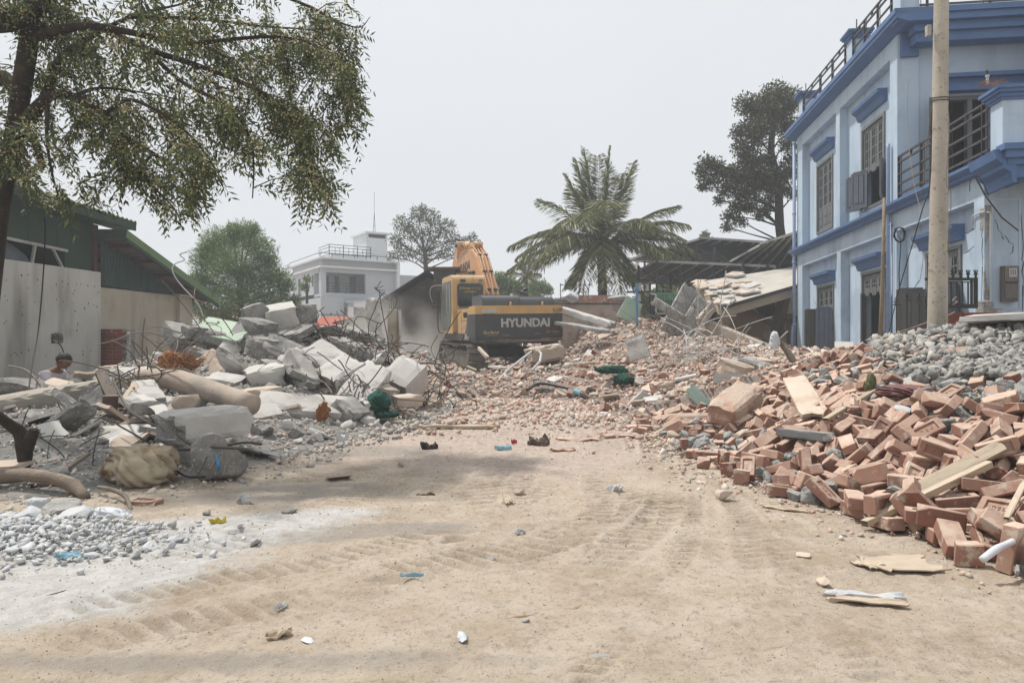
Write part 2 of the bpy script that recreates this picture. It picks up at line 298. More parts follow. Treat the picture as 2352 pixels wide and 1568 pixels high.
m_chips_white = matisl('powdered white chips', [(0,(184,186,188)),(.3,(168,171,174)),(.6,(192,191,188)),(.8,(152,152,150))], dust=.3, dustc=(214,214,212))
m_gravel = matisl('loose grit', [(0,(150,140,126)),(.25,(120,114,108)),(.5,(172,156,138)),(.75,(104,100,98)),(.9,(190,176,158))], dust=.2)
# ground material ---------------------------------------------------------
def ground_mat():
    m = D.materials.new('sandy ground'); m.use_nodes = True; n = m.node_tree; N = n.nodes; L = n.links; b = N['Principled BSDF']; b.inputs['Roughness'].default_value = .97; b.inputs['Specular IOR Level'].default_value = .15
    g = N.new('ShaderNodeNewGeometry'); P = g.outputs['Position']
    def nse(s, det=6, ro=.62):
        t = N.new('ShaderNodeTexNoise'); t.inputs['Scale'].default_value = s; t.inputs['Detail'].default_value = det; t.inputs['Roughness'].default_value = ro; L.new(P, t.inputs['Vector']); return t.outputs['Fac']
    def rng(v, a, c, lo=0, hi=1):
        t = N.new('ShaderNodeMapRange'); t.inputs['From Min'].default_value = a; t.inputs['From Max'].default_value = c; t.inputs['To Min'].default_value = lo; t.inputs['To Max'].default_value = hi; L.new(v, t.inputs['Value']); return t.outputs[0]
    def mixc(f, a, c):
        t = N.new('ShaderNodeMix'); t.data_type = 'RGBA'; L.new(f, t.inputs[0])
        for k, v in ((6, a), (7, c)):
            if hasattr(v, 'is_linked'): L.new(v, t.inputs[k])
            else: t.inputs[k].default_value = v
        return t.outputs[2]
    def mul(a, c):
        t = N.new('ShaderNodeMath'); t.operation = 'MULTIPLY'; L.new(a, t.inputs[0])
        if hasattr(c, 'is_linked'): L.new(c, t.inputs[1])
        else: t.inputs[1].default_value = c
        return t.outputs[0]
    def addn(a, c):
        t = N.new('ShaderNodeMath'); t.operation = 'ADD'; L.new(a, t.inputs[0]); L.new(c, t.inputs[1]); return t.outputs[0]
    a = N.new('ShaderNodeVertexColor'); a.layer_name = 'zone'; sp = N.new('ShaderNodeSeparateColor'); L.new(a.outputs['Color'], sp.inputs[0])
    c = mixc(rng(nse(.9), .38, .62), C(187,173,155), C(169,153,134))
    c = mixc(rng(nse(3.3, 7, .75), .42, .66, 0, .85), c, C(196,184,170)); c = mixc(rng(nse(1.9, 8, .78), .52, .68, 0, .65), c, C(146,132,116)); c = mixc(rng(nse(5.5, 6, .75), .56, .7, 0, .6), c, C(158,150,140))
    c = mixc(rng(nse(26, 3, .6), .55, .68, 0, .55), c, C(140,128,112))
    c = mixc(rng(nse(80, 2, .5), .62, .7, 0, .5), c, C(112,106,98))
    pink = mul(rng(addn(sp.outputs['Green'], mul(nse(2.2), .7)), .55, 1.05), .85)
    c = mixc(pink, c, mixc(rng(nse(14, 5, .7), .4, .6), C(194,176,162), C(168,156,148)))
    gr = mul(rng(addn(sp.outputs['Blue'], mul(nse(1.7, 9, .78), 1.1)), .85, 1.2), .7)
    c = mixc(gr, c, C(146,140,132))
    wh = rng(addn(sp.outputs['Red'], mul(nse(2.6, 9, .8), 1.3)), .95, 1.25)
    c = mixc(mul(wh, .8), c, mixc(rng(nse(9, 5, .7), .4, .62), C(204,204,202), C(180,180,178)))
    packed = N.new('ShaderNodeInvert'); L.new(a.outputs['Alpha'], packed.inputs['Color']); tread_shade = N.new('ShaderNodeSeparateColor'); L.new(packed.outputs[0], tread_shade.inputs[0])  # packed soil, plus shade painted into the pressed treads so their relief shows
    c = mixc(mul(tread_shade.outputs[0], .75), c, C(136,122,106))
    L.new(c, b.inputs['Base Color'])
    b1 = N.new('ShaderNodeBump'); b1.inputs['Strength'].default_value = .8; b1.inputs['Distance'].default_value = .03; L.new(nse(22, 8, .7), b1.inputs['Height'])
    b2 = N.new('ShaderNodeBump'); b2.inputs['Strength'].default_value = .5; b2.inputs['Distance'].default_value = .006; L.new(nse(120, 4, .7), b2.inputs['Height']); L.new(b1.outputs[0], b2.inputs['Normal'])
    L.new(b2.outputs[0], b.inputs['Normal']); return m
m_ground = ground_mat()
# wheel and crawler track paths on the lot: (points on the ground, width, lug spacing, depth, gap)
TRK = [([(1390,960),(1400,1090),(1425,1140),(1390,1185),(1290,1235),(1180,1262),(900,1320)], .34, .105, .016),
       ([(1500,1010),(1525,1120),(1505,1190),(1440,1250),(1340,1320),(1220,1385),(1000,1480)], .30, .10, .014),
       ([(1440,990),(1462,1100),(1455,1160),(1380,1215),(1290,1258),(1190,1300)], .12, .085, .012),
       ([(1560,1030),(1590,1100),(1590,1200),(1560,1300),(1480,1420),(1330,1560)], .13, .07, .010),
       ([(1600,1060),(1680,1150),(1780,1270),(1900,1420),(2050,1600)], .16, .08, .005),
       ([(1330,960),(1345,1040),(1370,1110),(1375,1180),(1330,1240)], .2, .09, .008), ([(1480,1050),(1500,1110),(1490,1180),(1440,1240),(1350,1300),(1180,1370)], .1, .07, .008), ([(1640,1090),(1700,1200),(1730,1320),(1740,1480)], .14, .08, .005), ([(1240,940),(1215,1000),(1200,1060),(1180,1120)], .3, .1, .008), ([(1060,960),(1000,1010),(880,1060),(700,1100)], .25, .1, .008),
       ([(1060,1000),(1010,1050),(900,1105),(760,1160),(560,1215)], .30, .09, .014),
       ([(1110,1000),(1085,1060),(1010,1120),(900,1165),(700,1215),(400,1280)], .22, .09, .012),
       ([(1180,980),(1150,1060),(1120,1110),(1080,1180),(1030,1230)], .28, .12, .010),
       ([(1010,1330),(700,1380),(350,1440),(0,1520)], .26, .10, .012),
       ([(1250,1130),(1100,1190),(820,1270),(500,1330),(150,1400)], .20, .09, .010)]
tmask = None
def relief(X, Y):
    global tmask
    tmask = np.zeros(X.shape)
    z = .016*fbm(X, Y, .9, 3, 1)+.010*fbm(X, Y, 3.1, 4, 2)+.008*fbm(X, Y, 11, 3, 3)+.004*fbm(X, Y, 33, 2, 4)
    z = z-.004*np.clip(fbm(X*.35, Y*1.6, 5, 3, 9), 0, 1)*2
    for pts, wd, lug, dep in TRK:
        c = np.array([list(p) for p in curve([G(*q) for q in pts], 40)])[:, :2]
        seg = np.diff(c, axis=0); ln = np.hypot(seg[:,0], seg[:,1]); cum = np.concatenate([[0], np.cumsum(ln)])
        bb = (X > c[:,0].min()-.4) & (X < c[:,0].max()+.4) & (Y > c[:,1].min()-.4) & (Y < c[:,1].max()+.4)
        if not bb.any(): continue
        x = X[bb]; y = Y[bb]; best = np.full(x.shape, 9.); bs = np.zeros(x.shape); sg = np.zeros(x.shape)
        for i in range(len(seg)):
            if ln[i] < 1e-6: continue
            t = np.clip(((x-c[i,0])*seg[i,0]+(y-c[i,1])*seg[i,1])/ln[i]**2, 0, 1); dx = x-c[i,0]-t*seg[i,0]; dy = y-c[i,1]-t*seg[i,1]; d = np.hypot(dx, dy); k = d < best
            best[k] = d[k]; bs[k] = cum[i]+t[k]*ln[i]; sg[k] = np.sign(seg[i,0]*dy-seg[i,1]*dx)[k]
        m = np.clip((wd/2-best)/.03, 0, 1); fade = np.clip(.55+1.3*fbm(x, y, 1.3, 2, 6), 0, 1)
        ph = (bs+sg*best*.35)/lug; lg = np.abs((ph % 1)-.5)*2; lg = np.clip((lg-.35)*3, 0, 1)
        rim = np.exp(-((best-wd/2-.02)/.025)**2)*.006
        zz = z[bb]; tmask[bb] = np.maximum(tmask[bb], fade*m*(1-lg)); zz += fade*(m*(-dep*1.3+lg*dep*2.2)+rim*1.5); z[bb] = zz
    return z
def axis(pieces):
    out = [pieces[0][0]]
    for a, b, s0, s1 in pieces:
        x = out[-1]
        while x < b-1e-6:
            t = (x-a)/(b-a) if b > a else 0; x = min(b, x+s0+(s1-s0)*t); out.append(x)
    return np.array(out)
ya = axis([(-60,0,20,1.5),(0,1.7,.3,.1),(1.7,4,.011,.015),(4,7.5,.014,.024),(7.5,14,.035,.12),(14,40,.3,2),(40,900,3,160)])
xh = axis([(0,2.4,.018,.018),(2.4,5,.03,.06),(5,12,.1,.6),(12,900,1,160)])
xa = np.concatenate([-xh[::-1][:-1], xh])
X, Y = np.meshgrid(xa, ya); Z = relief(X, Y)*np.clip((60-np.hypot(X, Y))/30, 0, 1)
TM = tmask.ravel()
nx, ny = len(xa), len(ya); I = np.arange(nx*ny).reshape(ny, nx)
F = np.stack([I[:-1,:-1], I[:-1,1:], I[1:,1:], I[1:,:-1]], -1).reshape(-1, 4)
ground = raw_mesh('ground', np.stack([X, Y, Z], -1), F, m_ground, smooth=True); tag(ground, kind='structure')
x, y = X.ravel(), Y.ravel()
def blob(cx, cy_, rx, ry, ang=0):
    u = (x-cx)*math.cos(ang)+(y-cy_)*math.sin(ang); v = -(x-cx)*math.sin(ang)+(y-cy_)*math.cos(ang); return np.exp(-((u/rx)**2+(v/ry)**2))
wht = np.clip(blob(-2.5,3.35,1.3,.55,.35)+blob(-1.5,4.15,.8,.25,.5)*.8+blob(-3.4,3.2,1.4,.9)+blob(-2.2,2.75,.7,.15,.1)*.7, 0, 1)
pnk = np.clip(blob(.3,9.5,2.6,2.6)+blob(-1.5,7.5,1.5,1.2)+blob(.2,6.2,.9,.9)*.7+blob(2.8,4.3,.8,.6)*.5+(y > 11)*1.0, 0, 1)
gry = np.clip(blob(-1.7,4.9,.9,.35,.3)+blob(-.75,4.05,.5,.12,.15)+blob(-1.2,3.8,.8,.12,.2)+blob(-1.6,6.9,1.2,.5)*.8+blob(-1.2,2.35,1.6,.1)*.7, 0, 1)
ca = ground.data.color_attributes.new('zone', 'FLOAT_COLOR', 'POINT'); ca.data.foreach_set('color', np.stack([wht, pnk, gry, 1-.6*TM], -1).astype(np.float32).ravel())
# heaps ------------------------------------------------------------------
hy = axis([(2.6,8,.045,.06),(8,16,.06,.12),(16,38,.15,.4)]); hx = axis([(0,4,.05,.05),(4,9,.07,.1),(9,16,.15,.4)]); hx = np.concatenate([-hx[::-1][:-1], hx])
X, Y = np.meshgrid(hx, hy); H0 = hmap(X, Y)
def hrough(X, Y): return .05*fbm(X, Y, 2.2, 3, 21)+.035*np.abs(fbm(X, Y, 7, 3, 22))+.012*fbm(X, Y, 21, 2, 23)
RB = (X > 1.0) & (X < 8) & (Y < 9.8)
Z = H0+hrough(X, Y)*np.clip(H0/.12, 0, 1)-.05*(H0 < .012)-np.where(RB, .17*np.clip(H0/.15, 0, 1), 0)
nx, ny = len(hx), len(hy); I = np.arange(nx*ny).reshape(ny, nx)
F = np.stack([I[:-1,:-1], I[:-1,1:], I[1:,1:], I[1:,:-1]], -1).reshape(-1, 4); V = np.stack([X, Y, Z], -1).reshape(-1, 3)
cx_, cy2 = V[F].mean(1)[:,0], V[F].mean(1)[:,1]; keep = (H0.ravel()[F] > .012).any(1)
reg = np.where((cx_ > 1.0) & (cy2 < 10), 0, np.where(cx_ < -1.5, 1, 2))
for k, nm, lb, mt_ in ((0,'rubble_mound','fine rubble bed under the tumbled red bricks', m_rubble),(1,'rubble_mound','fine grey rubble bed under the broken concrete slabs', m_greyrubble),(2,'rubble_mound','fine pinkish rubble bed behind the open lot', m_rubble)):
    f = F[keep & (reg == k)]; u, inv = np.unique(f, return_inverse=True)
    tag(raw_mesh(nm, V[u], inv.reshape(-1, 4), mt_), lb, 'rubble', kind='stuff')
# small pieces -------------------------------------------------------------
def hullshape(seed, n=9, sq=(1,.8,.6), boxy=0.0):
    r = random.Random(seed); bm = bmesh.new()
    for i in range(n):
        v = Vector((r.gauss(0,1), r.gauss(0,1), r.gauss(0,1))).normalized()
        if boxy: v = Vector([max(-1, min(1, c*(1+boxy*1.2))) for c in v])
        bm.verts.new([c*s_*.5*r.uniform(.85, 1.1) for c, s_ in zip(v, sq)])
    q = bmesh.ops.convex_hull(bm, input=bm.verts); bmesh.ops.delete(bm, geom=[e for e in q['geom_interior'] if isinstance(e, bmesh.types.BMVert)], context='VERTS')
    bmesh.ops.triangulate(bm, faces=bm.faces); bm.verts.index_update()
    out = (np.array([list(v.co) for v in bm.verts]), np.array([[v.index for v in f.verts] for f in bm.faces])); bm.free(); return out
CHIP = [hullshape(i, 8+i % 4, (1, .55+.35*((i*7) % 5)/4, .3+.45*((i*3) % 5)/4), .6 if i % 2 else 0) for i in range(14)]
def scatter(name, pts, sizes, mt_, label=None, cat=None, flat=.5):
    VV = []; FF = []; off = 0; n = len(pts); pick = RNG.integers(0, len(CHIP), n)
    for k, (cv, cf) in enumerate(CHIP):
        i = np.where(pick == k)[0]; m = len(i)
        if not m: continue
        a = RNG.uniform(0, 6.283, m); b = RNG.normal(0, flat, m); c = RNG.normal(0, flat, m)
        ca_, sa, cb, sb, cc, sc2 = np.cos(a), np.sin(a), np.cos(b), np.sin(b), np.cos(c), np.sin(c)
        Rm = np.empty((m,3,3)); Rm[:,0,0]=ca_*cb; Rm[:,0,1]=ca_*sb*sc2-sa*cc; Rm[:,0,2]=ca_*sb*cc+sa*sc2; Rm[:,1,0]=sa*cb; Rm[:,1,1]=sa*sb*sc2+ca_*cc; Rm[:,1,2]=sa*sb*cc-ca_*sc2; Rm[:,2,0]=-sb; Rm[:,2,1]=cb*sc2; Rm[:,2,2]=cb*cc
        v = np.einsum('mij,kj->mki', Rm, cv)*sizes[i][:,None,None]+pts[i][:,None,:]
        VV.append(v.reshape(-1,3)); FF.append((cf[None]+(np.arange(m)*len(cv))[:,None,None]+off).reshape(-1,3)); off += m*len(cv)
    return tag(raw_mesh(name, np.concatenate(VV), np.concatenate(FF), mt_), label, cat, kind='stuff')
def surf(x, y):
    """top of whatever lies at x, y: lot relief or heap"""
    h = hmap(x, y); rb = (x > 1.0) & (x < 8) & (y < 9.8)
    z = h+hrough(x, y)*np.clip(h/.12, 0, 1)-np.where(rb, .17*np.clip(h/.15, 0, 1), 0)
    return np.where(h > .012, z, 0)
def polar(n, y0, y1, a0=-.85, a1=.85, p=1.0):
    y = y0*np.power(y1/y0, RNG.uniform(0, 1, n)**p); x = RNG.uniform(a0, a1, n)*y; return x, y
# middle and back heaps
x, y = polar(26000, 8.5, 30, -.28, .85); h = hmap(x, y); k = (h > .03) & ~((x > 1) & (y < 8)); x, y = x[k], y[k]
s = y*RNG.uniform(.0022, .0085, len(x))*np.where(RNG.random(len(x)) < .15, 1.7, 1); p = np.stack([x, y, surf(x, y)+s*.15], -1)
scatter('small_rubble', p, s, m_chips_pink, 'small broken brick and plaster bits covering the middle heap', 'rubble', .7)
x, y = polar(15000, 4.6, 26, -.85, -.08); h = hmap(x, y); k = h > .03; x, y = x[k], y[k]
s = y*RNG.uniform(.0022, .009, len(x)); p = np.stack([x, y, surf(x, y)+s*.15], -1)
scatter('small_rubble', p, s, m_chips_grey, 'small grey concrete bits among the broken slabs', 'rubble', .7)
x, y = polar(9000, 3.0, 10, .25, .85); h = hmap(x, y); k = h > .02; x, y = x[k], y[k]
s = y*RNG.uniform(.002, .009, len(x)); p = np.stack([x, y, surf(x, y)+s*.1], -1); pyy = CY-(p[:,2]-CAMH)*FPX/y; pxx = CX+FPX*x/y; gz = (pyy < 890) & (pxx > 1980)
scatter('small_rubble', p[~gz], s[~gz], m_chips_pink, 'small brick and mortar bits between the tumbled red bricks', 'rubble', .7)
x, y = polar(9000, 5, 10.5, .45, .85); pz = surf(x, y); gz = (CY-(pz-CAMH)*FPX/y < 880) & (CX+FPX*x/y > 2000) & (hmap(x, y) > .05); x, y, pz = x[gz], y[gz], pz[gz]; s = y*(.003+.016*RNG.random(len(x))**2)
scatter('small_rubble', np.stack([x, y, pz+.05+s*.3], -1), s, m_chips_ash, 'small grey concrete bits topping the brick pile by the pole', 'rubble', .9)
# crumbs at the feet of the heaps, thinning out over the lot
x = RNG.uniform(-5, 4.5, 60000); y = 2.6+RNG.random(60000)**.8*13; h = hmap(x, y)
near = np.zeros(len(x))
for dx, dy in ((.25,0),(-.25,0),(0,.3),(0,-.3),(.6,.2),(-.6,.2),(0,.8),(.35,.5),(-.35,.5)): near += hmap(x+dx, y+dy) > .02
prob = np.clip(near/9, 0, 1)*2.6+np.clip((y-7.5)/3, 0, 1)*.55+.004; k = (h <= .03) & (RNG.random(len(x)) < prob*np.clip(9/y, .3, 1)*.8)
x, y = x[k], y[k]; s = y*(.0018+.011*RNG.random(len(x))**2.5); p = np.stack([x, y, s*.12], -1)
lf = x < -1.0
scatter('crumbled_rubble', p[~lf], s[~lf], m_chips_pink, 'crumbs of brick and plaster strewn along the edge of the lot', 'rubble')
scatter('crumbled_rubble', p[lf], s[lf], m_chips_grey, 'crumbs of concrete strewn in front of the slab heap', 'rubble')
x, y = polar(20000, 2.2, 9); k = hmap(x, y) < .02; x, y = x[k], y[k]; s = y*(.0007+.0022*RNG.random(len(x))**2.5); p = np.stack([x, y, relief(x, y)+s*.1], -1)
scatter('grit', p, s, m_gravel, 'loose grit on the sandy lot', 'grit')
# powdery white heap, lower left of the lot
n = 5200; x = -2.75+RNG.normal(0, .66, n); y = 3.75+RNG.normal(0, .2, n)+(-.12)*(x+2.75); k = RNG.random(n) < np.exp(-((x+2.9)/1.0)**2); x, y = x[k], y[k]
s = .007+.055*RNG.random(len(x))**3; p = np.stack([x, y, .015+s*.05+.06*np.exp(-((x+3)/.9)**2-((y-3.85)/.25)**2)], -1)
scatter('white_rubble', p, s, m_chips_white, 'powdery white rubble lumps below the torn sack', 'rubble')
# resting places of the tumbled bricks and lumps from a drop simulation: kind, position in 5 mm steps, turn in hundredths
PILE = [
100,476,649,24,38,-56,33,66,101,447,670,12,5,-8,-73,68,100,614,862,85,2,-26,-66,71,100,466,742,28,69,68,-14,-21,100,453,703,17,12,-58,79,17,100,490,679,33,85,34,16,-36,100,414,907,19,42,30,-16,84,100,563,782,47,10,16,92,-36,100,521,801,32,98,-2,-8,-14,100,568,910,74,29,-11,-75,58,100,437,803,9,66,-2,4,75,100,479,911,43,49,24,64,54,
100,469,784,33,78,-46,41,10,100,436,813,27,70,64,25,22,100,533,743,36,73,32,-28,-53,100,614,1009,87,3,-31,-34,89,105,578,858,74,74,-4,30,-60,100,626,928,91,0,-38,18,91,100,485,696,15,82,18,-4,55,100,556,811,48,98,-12,6,-12,100,609,854,60,33,20,-33,-86,100,544,1036,75,73,22,-23,-60,100,426,847,24,82,3,0,58,100,687,1100,124,7,-19,-92,-34,
100,689,963,113,88,-12,21,-40,104,407,929,12,24,0,22,-94,100,657,916,100,38,-79,-48,6,100,461,797,22,84,18,39,-35,100,727,1017,133,20,34,92,8,100,585,867,54,96,10,27,-4,100,477,1280,37,26,-16,85,42,100,382,966,9,100,0,6,-4,101,451,915,30,14,-24,-4,-96,100,554,920,56,2,10,-80,59,100,374,1082,19,80,12,-25,53,100,557,869,42,33,-51,50,-62,
100,549,1130,76,29,-14,84,-43,100,500,862,43,96,-2,2,-26,100,533,876,34,6,-48,17,86,100,557,968,63,94,-20,28,-4,100,520,1027,48,8,88,-30,37,105,680,1057,120,14,32,-30,-88,100,523,1064,60,20,-54,81,-10,100,721,967,125,4,18,-97,16,100,546,997,60,54,74,-31,26,101,353,1053,12,10,17,71,68,100,502,708,33,6,8,-16,98,100,721,1125,134,94,19,-15,22,
100,518,1255,54,88,-48,-2,4,100,521,891,41,82,33,-12,44,100,629,1113,98,33,-60,69,-24,100,453,1055,33,32,71,20,60,100,429,991,27,76,-14,-24,-58,101,353,1114,13,62,26,-65,34,105,597,1349,83,14,38,72,-56,105,638,960,95,9,-67,74,0,100,495,1218,35,68,69,3,26,100,577,1076,79,29,26,40,-83,100,565,993,84,28,42,-82,-25,100,479,889,25,76,64,6,16,
100,397,1118,25,66,57,-31,-38,100,656,1098,107,15,48,-77,-39,100,516,1154,50,90,15,-16,37,100,584,885,59,76,-64,9,2,100,472,732,9,10,6,0,100,100,499,1042,25,15,-35,-49,-78,100,465,763,24,97,0,2,-24,105,438,1147,29,14,90,-40,-8,100,426,1079,17,85,-26,-8,-46,100,435,854,9,64,3,0,77,105,392,993,15,19,53,-81,16,104,480,849,31,86,4,28,44,
100,549,960,47,34,2,-36,87,104,903,1310,176,92,26,5,31,100,488,950,38,42,90,-5,8,100,621,1078,84,7,-26,38,88,104,693,1046,107,4,-87,-48,8,100,819,1202,147,42,14,-6,-90,104,1063,1563,239,39,-29,-26,84,105,361,1168,17,2,-68,-4,73,100,681,1121,121,37,16,-48,78,100,708,997,121,98,-18,3,-10,104,855,1377,157,91,32,-10,-24,100,421,961,20,71,-66,2,24,
104,503,1058,38,70,-6,-70,-8,100,747,1420,138,37,-22,-46,78,104,1070,1519,233,32,-17,-28,89,100,639,1165,93,7,18,-58,79,105,337,1199,8,81,1,-2,58,104,649,1027,96,98,-8,10,12,100,514,1093,48,84,-17,-37,36,104,362,1530,10,94,29,13,16,100,590,1420,70,8,19,34,-92,100,765,1364,142,86,-43,11,22,100,361,1272,9,4,4,-100,-2,100,663,1185,104,92,32,20,-15,
100,621,960,79,24,-8,10,-96,100,493,827,32,35,-84,11,40,104,788,1319,140,32,44,-72,42,104,559,1631,65,30,-94,-18,-4,100,551,1183,68,18,-30,58,-74,104,798,1104,145,16,87,-46,0,100,635,1340,103,14,-93,10,-32,105,515,1435,44,8,-52,75,40,100,957,1460,197,24,82,-51,-8,104,902,1411,172,42,-4,60,68,101,622,819,72,92,2,-16,36,101,606,834,50,24,92,-2,30,
104,844,1149,159,35,-24,-22,88,100,526,1308,56,82,52,-18,20,104,881,1507,168,62,-4,-46,62,100,714,1363,124,6,-21,-10,-97,104,917,1228,182,62,34,-31,-64,104,930,1308,185,2,76,62,-22,102,392,944,7,48,14,22,84,100,620,1223,97,100,-3,4,4,100,597,1158,83,99,2,11,-5,100,709,1055,122,48,-16,25,-82,100,709,1710,126,1,20,-28,-94,104,381,1392,11,17,-12,4,98,
104,725,1338,121,42,83,-24,-28,100,449,1222,19,59,74,-32,-2,100,427,1808,35,22,19,92,28,100,491,1070,24,83,6,55,-6,100,511,1508,41,24,-8,83,-50,100,432,1254,17,79,47,6,40,105,996,1599,223,11,10,74,-66,100,630,1493,80,26,5,88,40,100,677,1139,113,97,-22,8,-8,104,970,1375,197,7,-84,50,20,101,343,1360,14,2,-71,6,70,105,700,1535,107,4,-88,0,-48,
100,571,1105,68,64,18,-12,74,100,679,900,96,89,3,-34,-30,104,469,1413,27,20,-94,2,-28,104,941,1278,191,32,-18,-92,-12,100,586,959,71,98,-8,20,-4,104,447,1403,20,44,6,-89,14,104,959,1510,198,50,-29,6,81,104,746,1050,131,4,82,-44,-36,100,638,1200,101,98,16,14,3,101,688,923,98,61,63,22,43,104,362,1894,26,72,21,-8,-65,104,692,1318,106,41,62,66,15,
101,407,1021,17,39,-86,32,12,100,600,1283,84,40,82,38,14,100,637,1317,98,34,6,91,24,102,400,1068,7,66,-46,49,-34,104,993,1342,203,25,-88,23,-32,104,811,1279,145,25,21,93,18,100,533,681,42,92,35,-16,-6,100,565,1220,71,62,-12,30,72,100,371,1566,20,56,-70,12,-42,100,495,1002,34,70,22,27,62,100,591,1626,65,89,6,-34,31,104,1121,1504,248,36,-16,-18,90,
105,725,1257,122,38,-82,25,-35,104,667,1653,101,39,-88,25,-15,101,827,1128,155,1,20,-71,-68,104,825,1635,161,36,24,-82,39,100,558,937,58,5,2,85,-52,101,543,1439,45,34,36,55,-67,101,473,1528,43,60,14,29,74,104,400,1448,13,54,-4,30,78,105,624,1256,100,44,34,-16,-81,104,916,1666,198,53,-58,26,-55,100,678,1011,92,10,26,-1,-96,102,427,925,24,91,23,-18,-30,
101,1023,1435,212,6,18,4,-98,104,358,1417,9,39,5,28,88,105,830,1600,168,24,58,64,-45,104,429,1600,29,84,-46,-18,-23,104,885,1593,177,78,20,-28,-52,105,707,1432,120,82,24,-44,25,101,771,1090,138,86,30,-29,-27,105,824,1536,152,17,-71,58,-36,105,896,1255,171,8,-46,89,-4,100,637,1443,88,28,80,37,40,100,645,1673,96,20,-11,0,-98,105,613,1268,91,73,46,13,49,
100,491,1376,35,16,56,81,1,100,632,1181,88,6,14,-69,70,100,865,1561,164,70,-7,-16,69,100,547,1504,56,60,-34,43,-58,104,579,2002,64,24,96,4,17,101,526,1629,57,33,-90,11,24,100,698,1244,111,72,-30,14,-61,104,790,1564,142,74,55,39,6,100,702,1349,111,45,68,-53,-22,100,456,988,22,0,-73,68,1,101,880,1275,164,93,0,-18,-32,104,709,1177,126,28,43,77,38,
104,756,1349,127,55,-77,-32,-8,105,719,1783,136,70,68,3,25,100,546,1269,58,15,-45,-68,55,100,474,1557,40,52,-16,42,72,105,617,883,83,16,-28,-4,94,102,852,1225,157,38,-45,2,80,104,740,1622,122,6,-28,-92,26,100,525,1702,66,10,-4,99,-8,105,643,1555,88,33,-30,-66,-60,101,445,1381,13,27,40,-58,66,104,805,1252,143,18,-20,24,93,104,795,1067,143,24,88,36,18,
105,568,1510,63,72,30,0,-63,101,311,1628,8,80,6,3,59,100,511,1171,37,6,34,90,28,101,617,1578,73,38,-30,66,57,105,401,1492,23,44,0,-1,-90,104,784,1039,139,20,-14,21,94,100,509,907,35,53,24,-22,78,104,561,1816,68,30,36,18,86,101,531,834,27,6,-24,4,96,100,864,1830,188,32,-38,80,-36,104,855,1419,153,92,13,-36,2,105,728,1752,138,85,-20,-18,-45,
104,744,1172,135,98,4,14,10,104,965,1661,215,30,82,39,28,105,608,1804,86,11,42,88,-15,102,945,1425,184,82,-12,-32,46,100,817,1592,153,28,0,60,75,100,471,1497,20,68,52,-53,-6,101,425,1471,21,0,8,-100,-5,104,868,1672,177,28,-34,-38,82,105,693,1611,108,18,-53,-31,-77,101,560,903,41,26,-22,-72,-60,100,522,1898,55,36,-6,-9,-92,105,758,1273,133,9,-32,-93,-16,
100,541,1225,46,34,-62,-71,0,104,840,1471,149,77,-28,3,58,104,964,1758,214,63,18,48,58,100,891,1754,195,46,-9,62,62,100,585,923,73,14,-29,-92,-20,105,562,831,40,66,65,-33,18,105,576,1343,58,74,-62,-6,-25,102,396,1095,8,40,-16,20,88,100,381,1623,21,36,-89,-14,-24,101,713,1295,116,58,-24,56,-54,101,343,1298,8,0,84,54,4,100,482,1107,30,58,30,72,21,
100,515,1125,37,79,-51,12,32,104,1059,1694,241,34,68,64,-2,105,552,1466,51,79,-27,-40,-38,102,1077,1493,231,57,34,-24,-71,104,672,1529,94,18,-94,-22,21,104,854,1705,176,84,-26,39,26,101,464,1529,25,28,-39,-76,44,104,785,1224,137,2,68,-68,28,104,1089,1549,243,51,-66,35,-42,104,769,1572,134,44,-36,-78,27,100,486,1630,40,14,-44,26,-84,100,887,1686,193,43,-10,-16,-88,
100,554,1212,55,84,-49,10,22,102,457,1367,17,14,59,76,-22,101,920,1279,178,10,-74,66,-9,105,516,1674,58,6,2,16,98,102,347,1563,8,56,-26,18,77,104,582,1458,56,93,11,-26,24,105,460,1783,37,61,36,32,62,101,505,768,25,6,40,91,-8,101,463,1078,29,90,44,-2,-6,101,334,1723,13,59,-44,53,42,102,925,1596,192,28,-34,-28,85,101,918,1559,185,17,-10,98,3,
102,1085,1475,231,36,-92,8,-16,101,833,1703,167,40,-27,-69,-54,105,652,1621,90,24,-94,27,3,101,949,1388,185,3,-96,12,-22,104,384,1507,11,76,-16,25,-58,104,617,1710,79,37,13,88,24,102,973,1555,205,62,-72,-32,-4,101,944,1585,202,88,-31,-25,25,102,468,1151,26,60,80,6,8,102,440,1530,28,1,-9,32,94,104,597,1506,63,54,-76,-14,-32,105,758,1785,153,28,17,-30,-90,
104,865,1444,158,74,41,52,12,101,292,1663,9,72,8,-2,-69,101,686,1740,111,8,-14,16,-98,102,967,1588,207,60,-14,-45,64,105,604,1678,72,18,10,74,-63,102,938,1562,193,24,-85,46,2,105,698,1812,113,33,-92,6,-18,101,595,1212,81,16,2,-69,71,102,843,1261,153,30,-9,92,-21,101,352,1688,15,72,-24,-62,15,104,785,1499,137,30,44,-74,41,104,792,1540,138,36,16,88,24,
100,905,1458,171,94,4,-20,-25,103,462,1137,26,82,26,52,4,101,478,1346,22,18,-32,24,-90,100,640,839,66,76,-2,-23,61,104,749,1640,129,79,-26,-21,-51,104,786,1344,136,47,32,6,-82,102,1004,1497,210,78,-27,34,-45,104,960,1300,194,0,-56,-80,-20,103,1043,1595,231,26,-10,94,22,100,1063,1426,223,10,-38,92,0,100,783,1783,150,10,-48,80,-34,102,754,1101,126,62,34,-24,-66,
